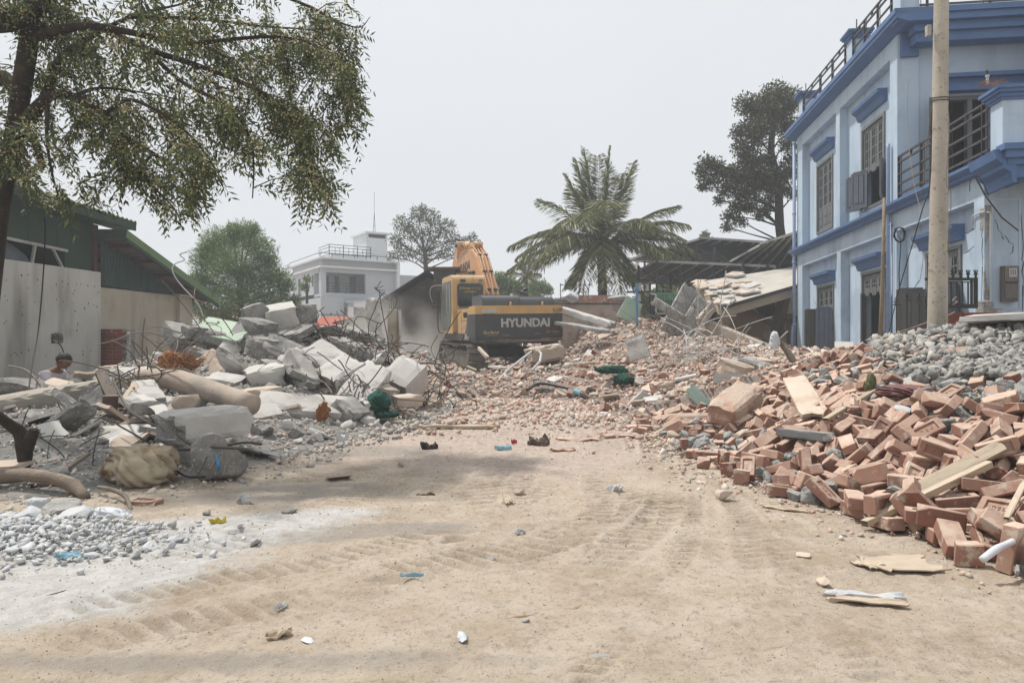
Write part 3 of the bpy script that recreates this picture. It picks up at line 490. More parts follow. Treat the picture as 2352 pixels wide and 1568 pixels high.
103,903,1373,168,54,4,44,72,101,805,1786,163,12,-48,80,-32,101,687,1083,104,62,72,-32,4,105,501,1812,45,87,-3,-48,-12,104,951,1782,206,82,-14,-26,50,100,578,1380,61,39,-2,61,69,101,638,1787,101,6,-22,-4,97,105,755,1589,133,60,49,14,62,101,713,1864,127,5,-62,76,20,101,862,1606,171,58,-36,38,-62,101,362,1226,7,76,-3,-4,65,104,543,872,13,84,-18,-38,34,
105,325,1666,9,100,0,3,8,104,761,1657,137,30,-62,-26,-68,100,1094,1646,249,2,26,-96,12,102,1058,1657,241,52,10,-39,-76,104,983,1409,202,12,72,68,2,100,699,1394,111,66,-45,20,-56,105,505,1605,47,22,8,34,91,102,749,1120,126,54,10,16,-82,105,796,1727,152,90,38,-22,-10,105,679,956,102,21,55,-80,-12,105,862,1861,177,58,-78,19,12,100,444,903,12,50,-53,44,-52,
100,610,1110,84,58,18,-28,-74,102,770,1155,134,60,30,-73,-12,105,653,930,87,87,-36,-14,32,104,749,1535,124,2,0,-70,71,100,444,947,20,4,21,-35,-91,105,421,1279,6,68,4,-2,74,105,488,1838,41,99,2,16,2,102,886,1226,166,40,24,-19,-86,103,1044,1543,224,24,-74,52,-33,102,789,1146,137,78,-38,-18,45,104,584,1733,68,79,16,-24,54,105,390,1342,7,19,0,0,98,
100,1138,1611,254,24,-8,38,-89,103,903,1357,168,55,28,-28,-74,101,482,991,26,70,23,27,62,101,643,1537,82,36,40,-64,56,101,627,1769,87,60,-58,34,42,105,873,1798,180,28,-12,34,89,105,979,1702,220,68,64,-34,-8,101,511,1197,41,66,-7,52,54,102,916,1519,178,16,36,-27,-88,101,375,1758,18,8,-15,-23,96,101,972,1610,214,39,-62,-58,34,101,504,750,9,28,24,-70,-60,
101,811,1654,155,57,24,-74,27,102,960,1410,190,43,-58,11,-68,103,826,1180,147,35,-58,72,-16,100,843,1847,164,67,36,-42,-50,100,455,1575,22,31,32,-24,86,100,401,1600,21,64,-36,-2,67,105,738,1599,116,96,11,-22,-18,105,699,1868,116,14,-6,20,-97,101,526,1572,48,16,20,96,4,101,625,1620,74,26,10,61,74,101,457,1345,12,14,-34,-2,92,102,843,1523,152,65,28,-64,-31,
105,785,1698,150,98,5,12,-16,101,679,1590,100,84,-31,30,-33,104,780,1755,141,75,-33,-28,50,101,408,1552,22,4,44,90,0,105,520,1462,35,7,96,10,-22,104,750,1512,124,24,-4,-31,-92,105,464,867,16,64,-74,-22,-5,102,949,1628,204,39,-22,88,-16,102,961,1428,192,71,-48,42,29,100,889,1652,181,94,-4,-22,24,100,667,1323,102,65,34,-13,-67,101,395,1221,7,24,-7,-1,-96,
102,1002,1471,207,90,-20,-32,-24,102,741,1683,132,8,90,-34,26,102,1056,1598,239,52,3,-84,-18,100,656,1063,95,94,-26,-8,24,101,679,1436,103,64,63,32,-31,104,458,1661,31,22,-33,26,88,103,338,1379,4,90,-28,14,-29,101,525,1006,32,64,66,-32,23,103,1007,1584,217,37,-56,74,-10,104,650,987,85,6,12,88,45,102,806,1217,143,19,-96,-16,12,100,567,766,34,5,-100,-8,3,
102,931,1437,181,80,14,-49,-30,102,836,1232,150,28,-82,39,-31,100,478,1755,31,47,-22,50,-69,103,1046,1570,229,14,54,72,42,101,941,1649,201,3,-22,-1,98,101,718,1575,113,29,-50,-34,-74,101,481,970,31,74,62,-18,17,104,699,1981,94,90,-36,-10,21,100,422,1689,21,18,-82,16,52,100,598,1055,70,20,21,90,-35,101,421,1534,21,9,-42,53,-74,101,674,1035,93,70,32,-29,-56,
101,626,1637,78,38,73,36,-44,105,539,1819,60,37,-54,58,-48,105,558,1411,46,80,-14,-22,54,102,882,1190,170,46,-36,-76,-28,100,495,1665,41,46,82,-12,-31,101,431,1421,6,65,2,0,-76,103,879,1374,158,20,-20,30,91,104,749,1728,129,22,57,71,36,101,516,1545,42,80,20,-11,-56,102,764,1331,127,82,-21,-20,-48,102,410,1389,7,44,-44,-69,36,101,371,1869,8,6,77,-64,4,
104,614,1876,81,15,40,2,-90,104,898,1176,176,14,-74,-66,-2,102,862,1288,158,14,-56,74,-34,103,900,1388,166,80,-16,-44,38,105,451,1442,20,48,-1,0,88,102,345,1594,8,28,-20,78,53,102,936,1479,183,11,74,66,-14,100,568,743,43,96,6,-26,6,101,1199,1637,256,47,66,-15,57,105,851,1749,174,42,12,90,0,102,444,1363,5,4,-70,69,20,101,393,1808,19,1,58,-41,70,
100,565,1595,50,66,-43,35,-52,105,396,1705,21,0,-59,76,-25,104,755,1558,125,64,66,-22,-31,100,620,1733,82,4,21,70,-68,102,1088,1683,243,66,26,-26,-66,105,463,1602,29,52,-10,-58,62,103,387,1032,4,54,12,-20,82,101,649,1397,97,66,62,-32,30,102,428,1371,5,46,-22,10,-85,100,687,1493,95,15,83,50,18,101,649,1720,101,5,-96,11,-22,105,670,1580,93,71,-38,20,-56,
100,490,1150,29,64,-34,24,-64,105,633,1202,87,14,4,-98,-16,101,595,1823,76,56,-73,-36,14,103,1049,1500,221,52,33,-14,-78,102,759,1136,128,32,18,92,14,104,496,1336,27,66,11,61,-44,105,629,1030,85,80,-28,24,-48,105,722,1690,119,86,-28,-26,34,102,865,1528,160,65,12,-29,-70,104,699,1645,106,18,-6,16,-97,102,887,1392,162,63,16,-12,75,104,374,1649,10,88,-22,21,-36,
102,926,1616,193,48,-48,-40,62,100,705,1207,110,82,-47,1,-34,102,437,1136,15,64,-22,24,70,100,533,914,32,30,-76,57,-5,105,363,1894,8,2,-98,-16,4,102,740,1067,123,20,-64,53,51,105,711,1480,109,71,-64,6,-26,105,692,1285,104,8,-77,63,-10,101,689,1841,108,6,-25,74,62,102,944,1668,204,67,-38,-24,-60,103,348,1669,5,32,-44,-42,72,100,729,1409,123,10,0,-99,11,
102,1034,1402,213,36,-28,-25,85,104,551,1849,59,94,24,-9,-20,101,348,1939,7,0,-63,-77,8,104,725,1219,118,39,-1,-74,-56,102,810,1302,141,16,22,92,27,105,508,1253,32,52,-16,-30,-78,102,959,1615,206,46,62,36,52,100,515,732,22,46,82,19,-27,102,887,1569,173,40,-78,-44,-18,101,417,1891,22,44,-28,-68,-52,102,985,1500,204,29,48,80,22,103,430,1039,17,10,-68,69,23,
102,1039,1706,233,86,-27,-12,-40,103,836,1172,152,43,-55,35,-62,104,543,1540,45,66,-52,-49,22,104,1020,1802,217,19,-23,94,12,105,497,1306,34,66,28,31,63,105,410,1771,15,64,74,-18,10,103,402,1421,19,79,-23,-4,56,100,623,797,55,12,87,-48,0,101,458,845,14,88,-8,48,-2,103,1052,1484,220,20,40,88,-18,100,596,1108,71,60,-26,36,-66,101,644,1270,99,16,80,44,36,
100,467,1092,16,93,-18,27,-17,101,870,1708,186,32,-36,-85,22,101,392,1157,8,14,-4,0,-99,105,818,1328,144,93,1,-18,-32,101,716,1624,109,83,17,-21,-49,105,677,1244,100,24,-63,-72,18,104,773,1912,132,64,-17,59,-46,101,439,1507,17,36,-84,4,-40,104,439,1103,9,60,23,0,76,100,549,1069,57,68,24,-28,-64,102,373,1297,7,18,-66,72,6,102,779,1284,131,66,0,-24,72,
100,639,1112,86,89,-6,-41,20,101,592,1706,70,66,53,-42,-32,102,1098,1507,236,18,97,-9,15,100,627,900,67,50,-65,-53,22,105,644,880,77,36,-71,-56,22,101,476,1913,34,88,25,9,-41,100,905,1862,185,22,-11,36,-90,104,1190,1658,250,12,39,86,-30,102,1016,1677,227,34,82,36,30,102,1030,1635,232,6,16,97,-16,102,703,1590,102,0,86,-28,42,102,883,1550,170,40,39,-2,83,
104,446,1289,17,37,17,-22,-89,101,371,1195,8,98,4,8,16,103,911,1540,177,34,-14,89,26,100,573,1171,62,79,-45,24,34,101,580,1836,71,12,-42,-68,60,100,570,1366,55,66,69,-30,-2,102,647,1378,102,64,38,-26,-61,102,708,1076,110,94,11,-8,30,103,853,1300,153,36,87,19,27,105,820,1682,155,56,-16,-14,80,101,502,1788,38,1,-98,10,-18,101,411,1790,20,4,68,-72,-18,
101,690,1692,109,7,-6,26,96,101,635,1812,94,53,57,-48,40,104,795,1396,140,18,-95,-12,23,100,535,984,38,86,-48,-18,-4,100,616,1556,65,97,0,-23,4,101,399,1880,13,16,-68,-12,-70,101,741,1470,125,33,0,-78,53,102,739,1670,122,52,21,-76,-34,100,546,1053,34,34,12,-28,-88,102,910,1637,188,90,-4,-40,14,101,800,1639,144,90,15,-14,-40,104,615,1836,82,65,6,38,66,
102,429,1351,4,78,-26,-6,58,105,435,1648,28,15,-91,38,7,102,398,1378,5,90,4,-26,-36,104,646,1584,83,54,2,-26,-80,102,742,1321,118,60,-36,-26,66,102,393,1319,7,23,97,-6,-8,104,790,1820,151,17,60,-36,70,104,1205,1614,255,78,-62,6,8,102,848,1597,160,54,-34,44,-63,104,1166,1812,229,96,20,-6,-21,101,808,1518,138,14,22,-2,-96,102,894,1630,183,66,-26,44,-56,
102,823,1102,149,90,22,-38,-4,103,948,1409,182,12,-78,-60,-7,101,943,1741,202,18,6,98,-4,101,491,1427,22,76,-40,46,24,101,566,1753,59,98,6,-21,-5,105,584,1583,57,42,64,-56,-31,101,439,1769,25,86,-48,-13,-16,105,812,1818,159,20,-80,-48,30,105,414,1130,14,16,-49,-76,38,101,648,1697,92,53,-68,30,40,102,839,1437,144,18,72,-66,-8,102,849,1451,148,36,-48,-48,64,
103,1126,1546,243,45,30,20,-82,102,975,1735,212,68,36,-14,-62,102,945,1447,187,40,22,88,-14,102,880,1623,176,88,18,-44,8,101,356,1782,7,84,0,6,-55,101,852,1776,166,70,10,-18,-69,104,524,1771,48,15,30,-30,-90,105,427,1059,11,18,0,27,94,104,492,1536,32,36,72,54,26,104,624,1922,81,23,-36,80,-42,102,815,1086,147,68,30,64,19,104,1064,1798,223,6,-41,86,-31,
101,1001,1640,223,96,2,-20,-19,100,595,1290,66,56,-9,33,-76,105,608,1940,72,53,12,-4,-84,101,1103,1486,235,95,4,-8,30,103,952,1568,197,42,34,-30,-79,104,533,1494,38,94,10,26,-19,104,1144,1658,246,44,-30,8,-84,101,820,1572,147,96,12,-16,-19,101,725,1532,111,21,59,77,10,101,701,1564,100,50,-14,-12,84,101,583,1308,59,47,28,-27,-80,100,754,1817,145,89,-4,-14,44,
105,653,1790,92,22,4,98,4,102,978,1434,199,70,42,-52,26,102,1142,1587,249,42,27,-26,-82,102,1046,1748,226,42,-13,-34,-83,104,630,1895,85,80,-54,14,-20,102,681,1105,96,16,78,60,-9,102,1071,1619,243,85,-2,-31,42,105,596,1772,72,14,19,-2,-97,101,396,1297,7,68,0,-6,74,102,906,1332,171,34,-23,-34,85,103,395,1043,5,19,72,-64,-20,102,1066,1674,240,53,-33,22,76,
102,838,1564,154,42,-36,83,-6,101,405,1947,10,58,43,41,56,105,666,1814,96,98,-1,-22,-4,101,729,1652,115,22,-54,80,-12,103,1025,1463,211,28,-79,50,-22,104,724,1803,123,19,36,-70,-58,101,442,1554,25,72,-19,-64,-18,103,1005,1688,221,20,-32,6,92,103,361,1339,5,84,1,-25,49,105,822,1765,157,70,-15,-14,68,102,815,1738,153,69,18,-22,66,100,414,1636,24,38,0,-22,90,
102,833,1403,145,22,88,-18,-36,101,549,1786,57,14,-88,42,-16,101,770,1620,135,50,70,-48,-16,102,513,1889,42,12,48,-86,-15,102,744,1366,128,16,-62,-50,-58,104,755,1764,133,30,84,34,30,103,985,1578,211,67,-68,-15,-24,100,637,1858,89,36,58,-63,-38,102,921,1473,177,6,-44,-90,4,102,1182,1794,228,96,-28,3,10,102,1090,1453,229,26,10,62,-73,102,1042,1654,235,6,90,-39,-15,
103,384,1017,5,28,-26,-92,0,102,1092,1524,238,31,85,36,23,103,793,1086,139,14,19,27,-94,103,1019,1713,224,96,-26,1,-4,101,610,1329,69,9,21,-4,-97,102,1240,1787,231,16,-14,94,-28,101,1143,1562,247,12,0,4,-99,102,521,1808,46,31,-12,15,93,104,1167,1768,237,26,-32,4,-91,104,669,1744,98,6,-80,-56,-17,103,1069,1541,232,3,-14,-98,10,100,518,1851,44,66,-15,-11,72,
101,680,1717,100,0,14,0,-99,101,707,2026,92,31,67,20,-64,100,715,1450,111,32,6,62,71,105,720,942,109,2,90,40,21,102,1150,1760,233,64,-36,-2,-68,102,1126,1763,232,14,58,76,-26,100,585,894,35,18,73,61,25,104,514,1490,26,60,5,38,70,102,861,1465,150,66,24,-10,70,103,1080,1462,226,11,3,-78,-62,102,673,878,84,74,-9,-45,50,104,1182,1574,252,60,10,19,77,
102,822,1437,140,24,52,78,-25,100,474,611,20,84,12,-30,45,105,682,1351,100,84,13,-10,-52,101,375,1697,12,71,23,28,60,103,901,1226,170,22,-44,-80,36,102,911,1619,186,45,14,22,-86,102,625,1785,81,71,-66,-16,18,101,439,1456,5,7,0,-1,100,102,575,1436,52,44,-40,64,48,103,902,1582,177,76,19,-42,-46,102,567,1774,62,8,38,-52,-76,101,914,1729,193,86,-5,-14,48,
105,610,1600,63,16,6,98,4,100,616,1228,77,98,16,-1,-10,100,765,1691,133,11,76,62,16,102,1151,1781,231,91,14,-19,34,103,907,1497,172,74,26,20,58,102,978,1465,199,80,-26,32,-46,100,734,1906,121,81,-34,-26,40,105,717,1735,122,3,-4,-16,98,103,1043,1432,216,74,23,6,-62,101,786,1672,140,10,84,51,18,100,495,619,13,40,-83,37,-14,102,851,1495,151,0,-43,-86,-28,
103,843,1508,147,25,-86,-40,-20,104,526,1065,41,13,-38,4,91,102,752,1080,126,62,31,0,-72,101,534,1408,34,20,-24,0,95,102,779,1118,134,32,80,48,16,104,523,1642,43,42,-11,-88,-22,105,484,1260,16,61,76,-21,10,105,620,1462,71,38,-23,-2,90,104,485,1885,33,34,-48,72,-38,105,1129,1732,237,96,-6,0,-28,102,838,1337,149,16,43,88,-12,102,895,1612,183,49,-2,68,54,
102,460,1179,20,48,68,-44,-31,103,378,1365,5,12,84,-34,42,102,731,1508,111,19,-98,0,6,101,778,1435,136,62,-60,0,-50,102,498,1753,33,64,18,31,68,103,849,1358,149,26,-96,-4,-10,100,492,939,23,86,32,-38,-9,101,459,1692,31,84,-4,-35,-41,101,649,1647,82,47,-10,-14,86,101,655,1839,96,44,-56,-60,35,103,1055,1584,233,18,-48,59,62,105,695,1887,102,90,-7,-14,42,
103,832,1366,144,46,-34,-22,78,100,719,1135,121,86,23,0,-46,104,662,962,86,20,93,-18,26,102,1202,1827,222,40,-20,12,88,101,1143,1751,245,14,28,92,26,104,1242,1827,230,54,-81,-19,7,102,1268,1853,219,8,-26,-27,-92,102,1208,1863,217,22,-40,-85,26,102,848,1169,159,26,92,-2,-28,103,1025,1700,227,10,4,96,24,103,1027,1651,231,42,51,-42,-62,103,1156,1587,247,35,-76,-5,54,
105,894,1784,187,45,-32,51,-66,101,566,1707,56,94,4,-16,31,101,882,1829,179,63,-49,-37,48,102,870,1198,163,1,58,-78,23,102,824,1800,155,22,-80,42,-38,103,904,1510,172,48,-23,69,50,102,781,1188,136,16,23,-82,-50,101,600,1444,69,8,-36,-92,-18,101,634,1249,82,82,2,-56,-9,103,865,1485,154,63,-5,-46,62,101,448,1528,10,40,32,64,58,102,1081,1604,244,52,-13,-6,-84,
101,576,1683,63,92,0,40,6,102,1255,1812,226,4,-10,-98,-14,102,435,1304,5,13,96,4,-25,100,729,1780,120,98,-1,-16,16,102,710,1847,113,37,-8,-74,55,100,709,1924,104,16,12,-13,-97,104,469,1625,23,66,23,-72,5,103,1105,1710,237,8,17,17,97,103,458,1491,19,62,16,-38,-67,100,520,1290,37,80,-32,-12,50,103,424,1327,3,56,-7,26,-78,102,391,1481,7,62,49,-26,-56,
105,507,1588,34,94,-8,26,16,103,893,1323,164,86,-30,-16,38,102,1143,1796,227,6,-100,0,6,103,638,1713,79,4,-22,-28,94,101,723,1828,120,53,25,46,66,102,686,1794,101,7,18,30,-94,100,721,1024,114,2,96,14,22,104,467,1832,27,28,-56,-72,30,101,587,985,66,17,1,94,32,105,1012,1896,203,2,-28,10,-96,105,401,1422,7,100,-2,6,-8,103,1382,1925,201,34,78,54,-4,
102,669,1499,87,13,43,82,35,102,860,1183,160,19,72,-66,-4,102,837,1384,146,72,6,22,66,102,818,1409,140,22,67,63,33,104,982,1880,194,85,-22,-22,-42,102,882,1530,167,76,-4,8,-64,101,376,1942,6,1,-2,-100,-2,104,841,2146,109,46,70,34,44,100,552,1156,48,75,-40,4,52,104,479,1650,24,68,32,-18,-63,105,562,1022,65,14,-67,73,-6,100,570,1123,54,72,-68,-8,9,
101,781,1589,136,22,-43,-70,52,102,895,1488,166,57,2,-11,-82,102,920,1702,194,17,-44,80,-38,103,852,1314,151,8,54,-84,-7,103,536,1870,47,90,8,-40,-17,101,502,1443,24,21,6,-12,97,101,608,1531,62,72,11,-18,-66,101,609,1656,66,16,-18,-8,96,102,976,1524,203,44,42,76,23,103,856,1519,151,32,74,42,40,100,506,1134,14,60,14,-6,-79,101,546,1601,40,64,-14,-14,74,
103,719,1316,110,40,8,57,71,103,485,1823,27,62,48,-44,44,103,792,1303,133,39,-37,-22,82,105,553,1664,55,9,10,-99,-4,102,1084,1701,239,6,92,34,-20,103,355,1634,6,16,50,60,60,103,1201,1937,199,12,-35,70,-61,102,1276,1837,222,34,82,44,12,103,1288,1849,217,16,57,76,-26,105,730,1388,119,8,20,80,-56,102,389,1758,5,22,-6,30,-92,101,588,1904,67,92,8,-13,-36,
103,419,1009,4,30,-76,-56,10,102,722,1238,111,90,26,-34,10,100,745,1295,121,14,-37,92,-8,102,707,1749,111,8,78,52,34,102,832,1305,148,30,-66,-68,8,100,659,1427,91,66,10,-21,-71,102,680,1175,109,39,54,-16,74,103,640,895,67,54,49,-16,66,103,643,1567,76,24,46,-66,54,103,1109,1751,229,4,-42,-86,29,101,1125,1633,249,58,6,6,81,102,943,1703,204,46,3,54,-70,
104,437,1753,15,13,-22,-58,-78,101,633,1676,78,73,15,-15,-65,102,672,1695,94,1,-94,32,14,105,480,811,18,8,90,-38,22,105,651,1043,77,26,-50,82,-13,103,856,1254,153,32,73,53,30,103,418,1454,5,66,72,-18,-14,102,357,1709,8,11,-42,74,-50,105,581,1147,60,96,-1,-26,15,100,585,1483,54,97,0,-24,0,102,354,1611,8,2,27,14,96,101,485,839,12,56,-82,-2,4,
105,442,1195,15,55,-32,12,-76,102,654,1721,87,26,46,74,40,102,1016,1622,227,72,58,26,27,104,1022,1345,210,66,1,20,73,105,452,1155,10,61,-67,36,-23,103,603,1581,59,52,76,6,38,102,381,1176,6,86,16,24,43,103,996,1487,203,70,17,-14,68,103,1113,1537,239,26,-77,-58,4,101,499,805,7,2,49,-87,7,2,589,721,26,68,-28,-10,68,3,609,980,50,50,43,-38,-64,
0,630,1008,69,60,22,34,69,1,621,747,49,0,-45,-86,22,0,632,762,62,98,-11,4,15,1,660,797,84,17,-82,55,-6,3,649,923,70,97,-20,-9,-11,0,642,668,39,6,78,60,18,4,586,745,32,32,-92,-2,-26,3,577,1001,29,22,-40,84,-30,1,566,1008,43,77,52,14,34,0,554,1031,43,66,64,23,32,0,710,770,81,27,15,6,-95,1,682,860,91,71,49,44,-24,
0,741,744,86,15,35,91,16,0,567,682,37,87,-31,8,-38,0,559,718,38,36,-54,32,69,3,561,830,15,74,-26,-53,31,0,551,931,30,82,42,-12,-36,0,742,889,124,84,49,12,20,0,744,921,129,22,50,82,-16,0,790,858,121,15,7,98,11,0,709,795,93,96,6,2,28,0,688,808,101,22,-10,92,-32,0,718,910,115,96,-28,-4,-8,3,740,956,114,66,20,-42,-59,
0,554,621,20,96,3,-2,-30,0,536,682,22,68,9,-6,-72,1,505,855,24,50,52,-51,-46,3,507,875,19,16,61,-76,-18,0,520,951,20,68,-62,-38,-6,2,514,966,18,92,-4,32,21,2,831,1017,149,4,20,-90,-38,2,805,1024,143,14,-70,-70,4,0,821,932,140,99,4,-14,6,3,740,1007,119,34,32,86,19,5,490,918,15,76,-28,-23,-54,2,487,1010,20,75,60,-8,-27,
2,883,1038,163,67,38,-12,-62,3,526,638,19,4,-49,84,-22,2,490,875,19,15,10,-72,66,2,887,1018,162,32,-30,-24,87,2,864,1037,159,92,30,-6,-22,0,555,651,32,84,-6,12,52,0,531,609,22,46,-3,-51,72,2,834,1001,151,58,-68,-26,35,3,824,1029,145,30,50,-49,-64,3,796,949,131,78,-26,-28,50,3,792,892,122,4,30,89,34,0,617,707,51,8,-88,38,27,
0,753,854,110,78,-3,-18,60,2,772,906,122,90,14,-38,-17,0,771,929,131,42,12,34,84,0,800,1002,144,25,8,64,72,3,764,1034,127,36,30,-15,-87,1,723,864,100,95,12,-11,-26,5,710,887,111,89,-26,8,36,1,699,987,101,11,87,42,22,1,671,769,71,22,50,-54,64,2,687,786,75,24,-60,56,50,0,693,836,94,98,18,4,1,2,696,888,92,18,43,0,-88,
0,684,729,64,8,-96,-25,-14,0,657,742,71,56,-25,78,13,2,622,923,63,50,54,38,56,1,586,1016,68,43,-62,66,1,0,630,791,71,44,-12,-6,-89,4,638,942,73,16,-22,94,18,1,657,654,44,53,-29,52,-60,0,678,807,76,16,-20,96,8,0,657,834,82,88,20,2,42,0,700,703,73,26,0,-22,94,5,607,1034,63,42,6,-74,-53,4,644,710,51,46,75,-48,-1,
5,606,767,47,94,-8,6,30,0,607,922,51,22,-64,70,-20,5,621,963,59,76,-16,-20,60,0,599,994,58,93,29,-20,10,0,843,831,131,4,-98,16,-13,0,777,959,136,44,-26,-33,80,0,760,963,142,82,32,-27,-40,0,781,835,124,86,22,-28,36,0,753,793,99,62,18,-6,-76,0,588,1022,49,38,-14,-32,86,0,598,720,41,35,-2,-9,-93,5,588,811,32,83,16,-22,-50,
1,582,847,31,33,-21,92,-4,2,582,926,36,54,-48,-15,-68,2,588,940,41,60,79,-16,5,1,592,962,50,13,-67,-69,24,0,600,661,29,16,7,86,-48,2,780,883,122,36,-74,50,-24,3,856,1007,152,13,95,-27,9,5,833,1040,156,23,3,62,74,0,551,843,15,47,-68,-52,20,3,565,896,20,29,69,54,38,3,567,934,24,2,56,-56,-60,0,576,969,34,58,-25,-26,73,
3,564,997,25,56,-70,-34,30,2,559,1014,24,92,32,-18,-14,5,591,642,17,98,12,-20,2,0,582,698,28,34,0,34,88,0,552,759,16,78,-10,-12,60,5,567,806,26,75,-44,15,-48,5,544,1031,20,15,16,2,-98,2,862,1018,158,84,-12,12,52,2,555,942,18,44,82,-11,34,1,555,969,24,15,-48,-76,42,4,546,997,22,52,46,-8,-72,0,512,1004,17,72,28,24,58,
]
# ---------------------------------------------------------------- shared piece shapes
def mesh_of(bm, name, mats, smooth=False):
    me = D.meshes.new(name); bm.to_mesh(me); bm.free()
    for m in (mats if isinstance(mats, (list, tuple)) else [mats]): me.materials.append(m)
    if smooth: me.polygons.foreach_set('use_smooth', [True]*len(me.polygons))
    return me
def brick_mesh(l, seed, frog=True, broken=False, mats=None):
    r = random.Random(seed); bm = bmesh.new(); bmesh.ops.create_cube(bm, size=1); w_, h_ = .11, .072
    for v in bm.verts: v.co = Vector((v.co.x*l, v.co.y*w_, v.co.z*h_))
    if frog:
        bm.faces.ensure_lookup_table(); top = max(bm.faces, key=lambda f: f.calc_center_median().z)
        q = bmesh.ops.inset_region(bm, faces=[top], thickness=.027)
        for v in top.verts: v.co.x *= .8
        q = bmesh.ops.inset_region(bm, faces=[top], thickness=.008); 
        for v in top.verts: v.co.z -= .014
        # stamped maker's letters: small raised strokes inside the recess
        for k in range(3):
            cx = (k-1)*.032; st = [[(-.008,-.008,-.008,.008),(-.008,.008,.008,.008),(.008,-.008,.008,.008)],[(-.006,-.009,.006,-.009),(-.006,0,.006,0),(-.006,.009,.006,.009)],[(-.007,-.009,-.007,.009),(-.007,-.009,.007,-.009)]][k]
            if abs(cx) > l*.28: continue
            for a, b_, c, d in st:
                m_ = Matrix.Translation((cx+(a+c)/2, (b_+d)/2, h_/2-.0125)) @ Matrix.Diagonal((abs(c-a)+.003, abs(d-b_)+.003, .005, 1))
                bmesh.ops.create_cube(bm, size=1, matrix=m_)
    for _ in range(r.choice((0,1,1,2)) if not broken else 1):
        cr = Vector((l/2*r.choice((-1,1)), w_/2*r.choice((-1,1)), h_/2*r.choice((-1,-1,1)))); nn = Vector((cr.x/l*r.uniform(.6,1.6), cr.y/w_*r.uniform(.6,1.6), cr.z/h_*r.uniform(.6,1.6))).normalized()
        g = bm.verts[:]+bm.edges[:]+bm.faces[:]; q = bmesh.ops.bisect_plane(bm, geom=g, plane_co=cr-nn*r.uniform(.01,.032), plane_no=nn, clear_outer=True); bmesh.ops.holes_fill(bm, edges=[e for e in bm.edges if e.is_boundary])
    ed = [e for e in bm.edges if all(max(abs(v.co.x)/(l/2), abs(v.co.y)/(w_/2), abs(v.co.z)/(h_/2)) > .99 for v in e.verts) and len(e.link_faces) == 2 and e.calc_face_angle(0) > 1 and abs(e.verts[0].co.z) > h_*.49]
    ed = [e for e in ed if (abs(e.verts[0].co.y) > w_*.49 or abs(e.verts[0].co.x) > l*.49)]
    bmesh.ops.bevel(bm, geom=ed, offset=.005, segments=1, affect='EDGES')
    for v in bm.verts:
        v.co += Vector((r.gauss(0,.0012), r.gauss(0,.0012), r.gauss(0,.0008)))
        if broken and v.co.x > l*.3: v.co.x += (math.sin(v.co.y*60+seed)*.016+math.cos(v.co.z*70+seed*2)*.014)-.008
    if not broken and r.random() < .6:
        c = Vector((l/2*r.choice((-1,1)), w_/2*r.choice((-1,1)), h_/2*r.choice((-1,1))))
        for v in bm.verts:
            if (v.co-c).length < .03: v.co -= c*.12+Vector((0,0,c.z*.2))
    return mesh_of(bm, 'brick', mats or m_brick)
def lump_mesh(seed, d, mats, rough=.22, sub_=2, flat=0):
    bm = bmesh.new(); bmesh.ops.create_icosphere(bm, subdivisions=sub_, radius=.5); off = Vector((seed*3.1, seed*1.7, seed*.9)); r = random.Random(seed)
    cuts = [(Vector((r.gauss(0,1), r.gauss(0,1), r.gauss(0,1))).normalized(), r.uniform(.22, .38)) for _ in range(8+flat)]
    for v in bm.verts:
        p = v.co.copy()
        for n_, k in cuts:
            e = p.dot(n_)-k
            if e > 0: p -= n_*e
        p *= 1+rough*noise.noise(p*3.2+off)+rough*.6*noise.noise(p*8+off); v.co = Vector((p.x*d[0], p.y*d[1], p.z*d[2]))*1.15
    return mesh_of(bm, 'lump', mats)
BR = [brick_mesh(.23, i, frog=i < 5) for i in range(13)]
BR5 = [brick_mesh(.17, 20+i, frog=i < 1, broken=True) for i in range(3)]; BR1 = [brick_mesh(.125, 30+i, frog=False, broken=True) for i in range(4)]
LM = {2:[lump_mesh(i, (.12,.1,.084), m_conclump, .28) for i in range(5)], 3:[lump_mesh(10+i, (.09,.072,.06), m_conclump, sub_=1) for i in range(4)], 4:[lump_mesh(20+i, (.19,.15,.12), m_conclump, sub_=3) for i in range(5)]}
LMT = [lump_mesh(30+i, (.17,.12,.10), m_tanplaster, .12, 2, 3) for i in range(4)]
arr = np.array(PILE).reshape(-1, 8)
def place(me, name, loc, q, label, cat, group):
    o = D.objects.new(name, me); COL.objects.link(o); o.location = loc; o.rotation_mode = 'QUATERNION'; o.rotation_quaternion = q; return tag(o, label, cat, group)
def joined(items, name, label, mt_):
    V = []; F = []; o = 0
    for me, l, q in items:
        v = np.empty(len(me.vertices)*3); me.vertices.foreach_get('co', v); v = v.reshape(-1,3) @ np.array(q.to_matrix()).T+np.array(l); me.calc_loop_triangles()
        t = np.empty(len(me.loop_triangles)*3, int); me.loop_triangles.foreach_get('vertices', t); V.append(v); F.append(t.reshape(-1,3)+o); o += len(v)
    if V: return tag(raw_mesh(name, np.concatenate(V), np.concatenate(F), mt_), label, kind='stuff')
cnt = {}; rest = {}
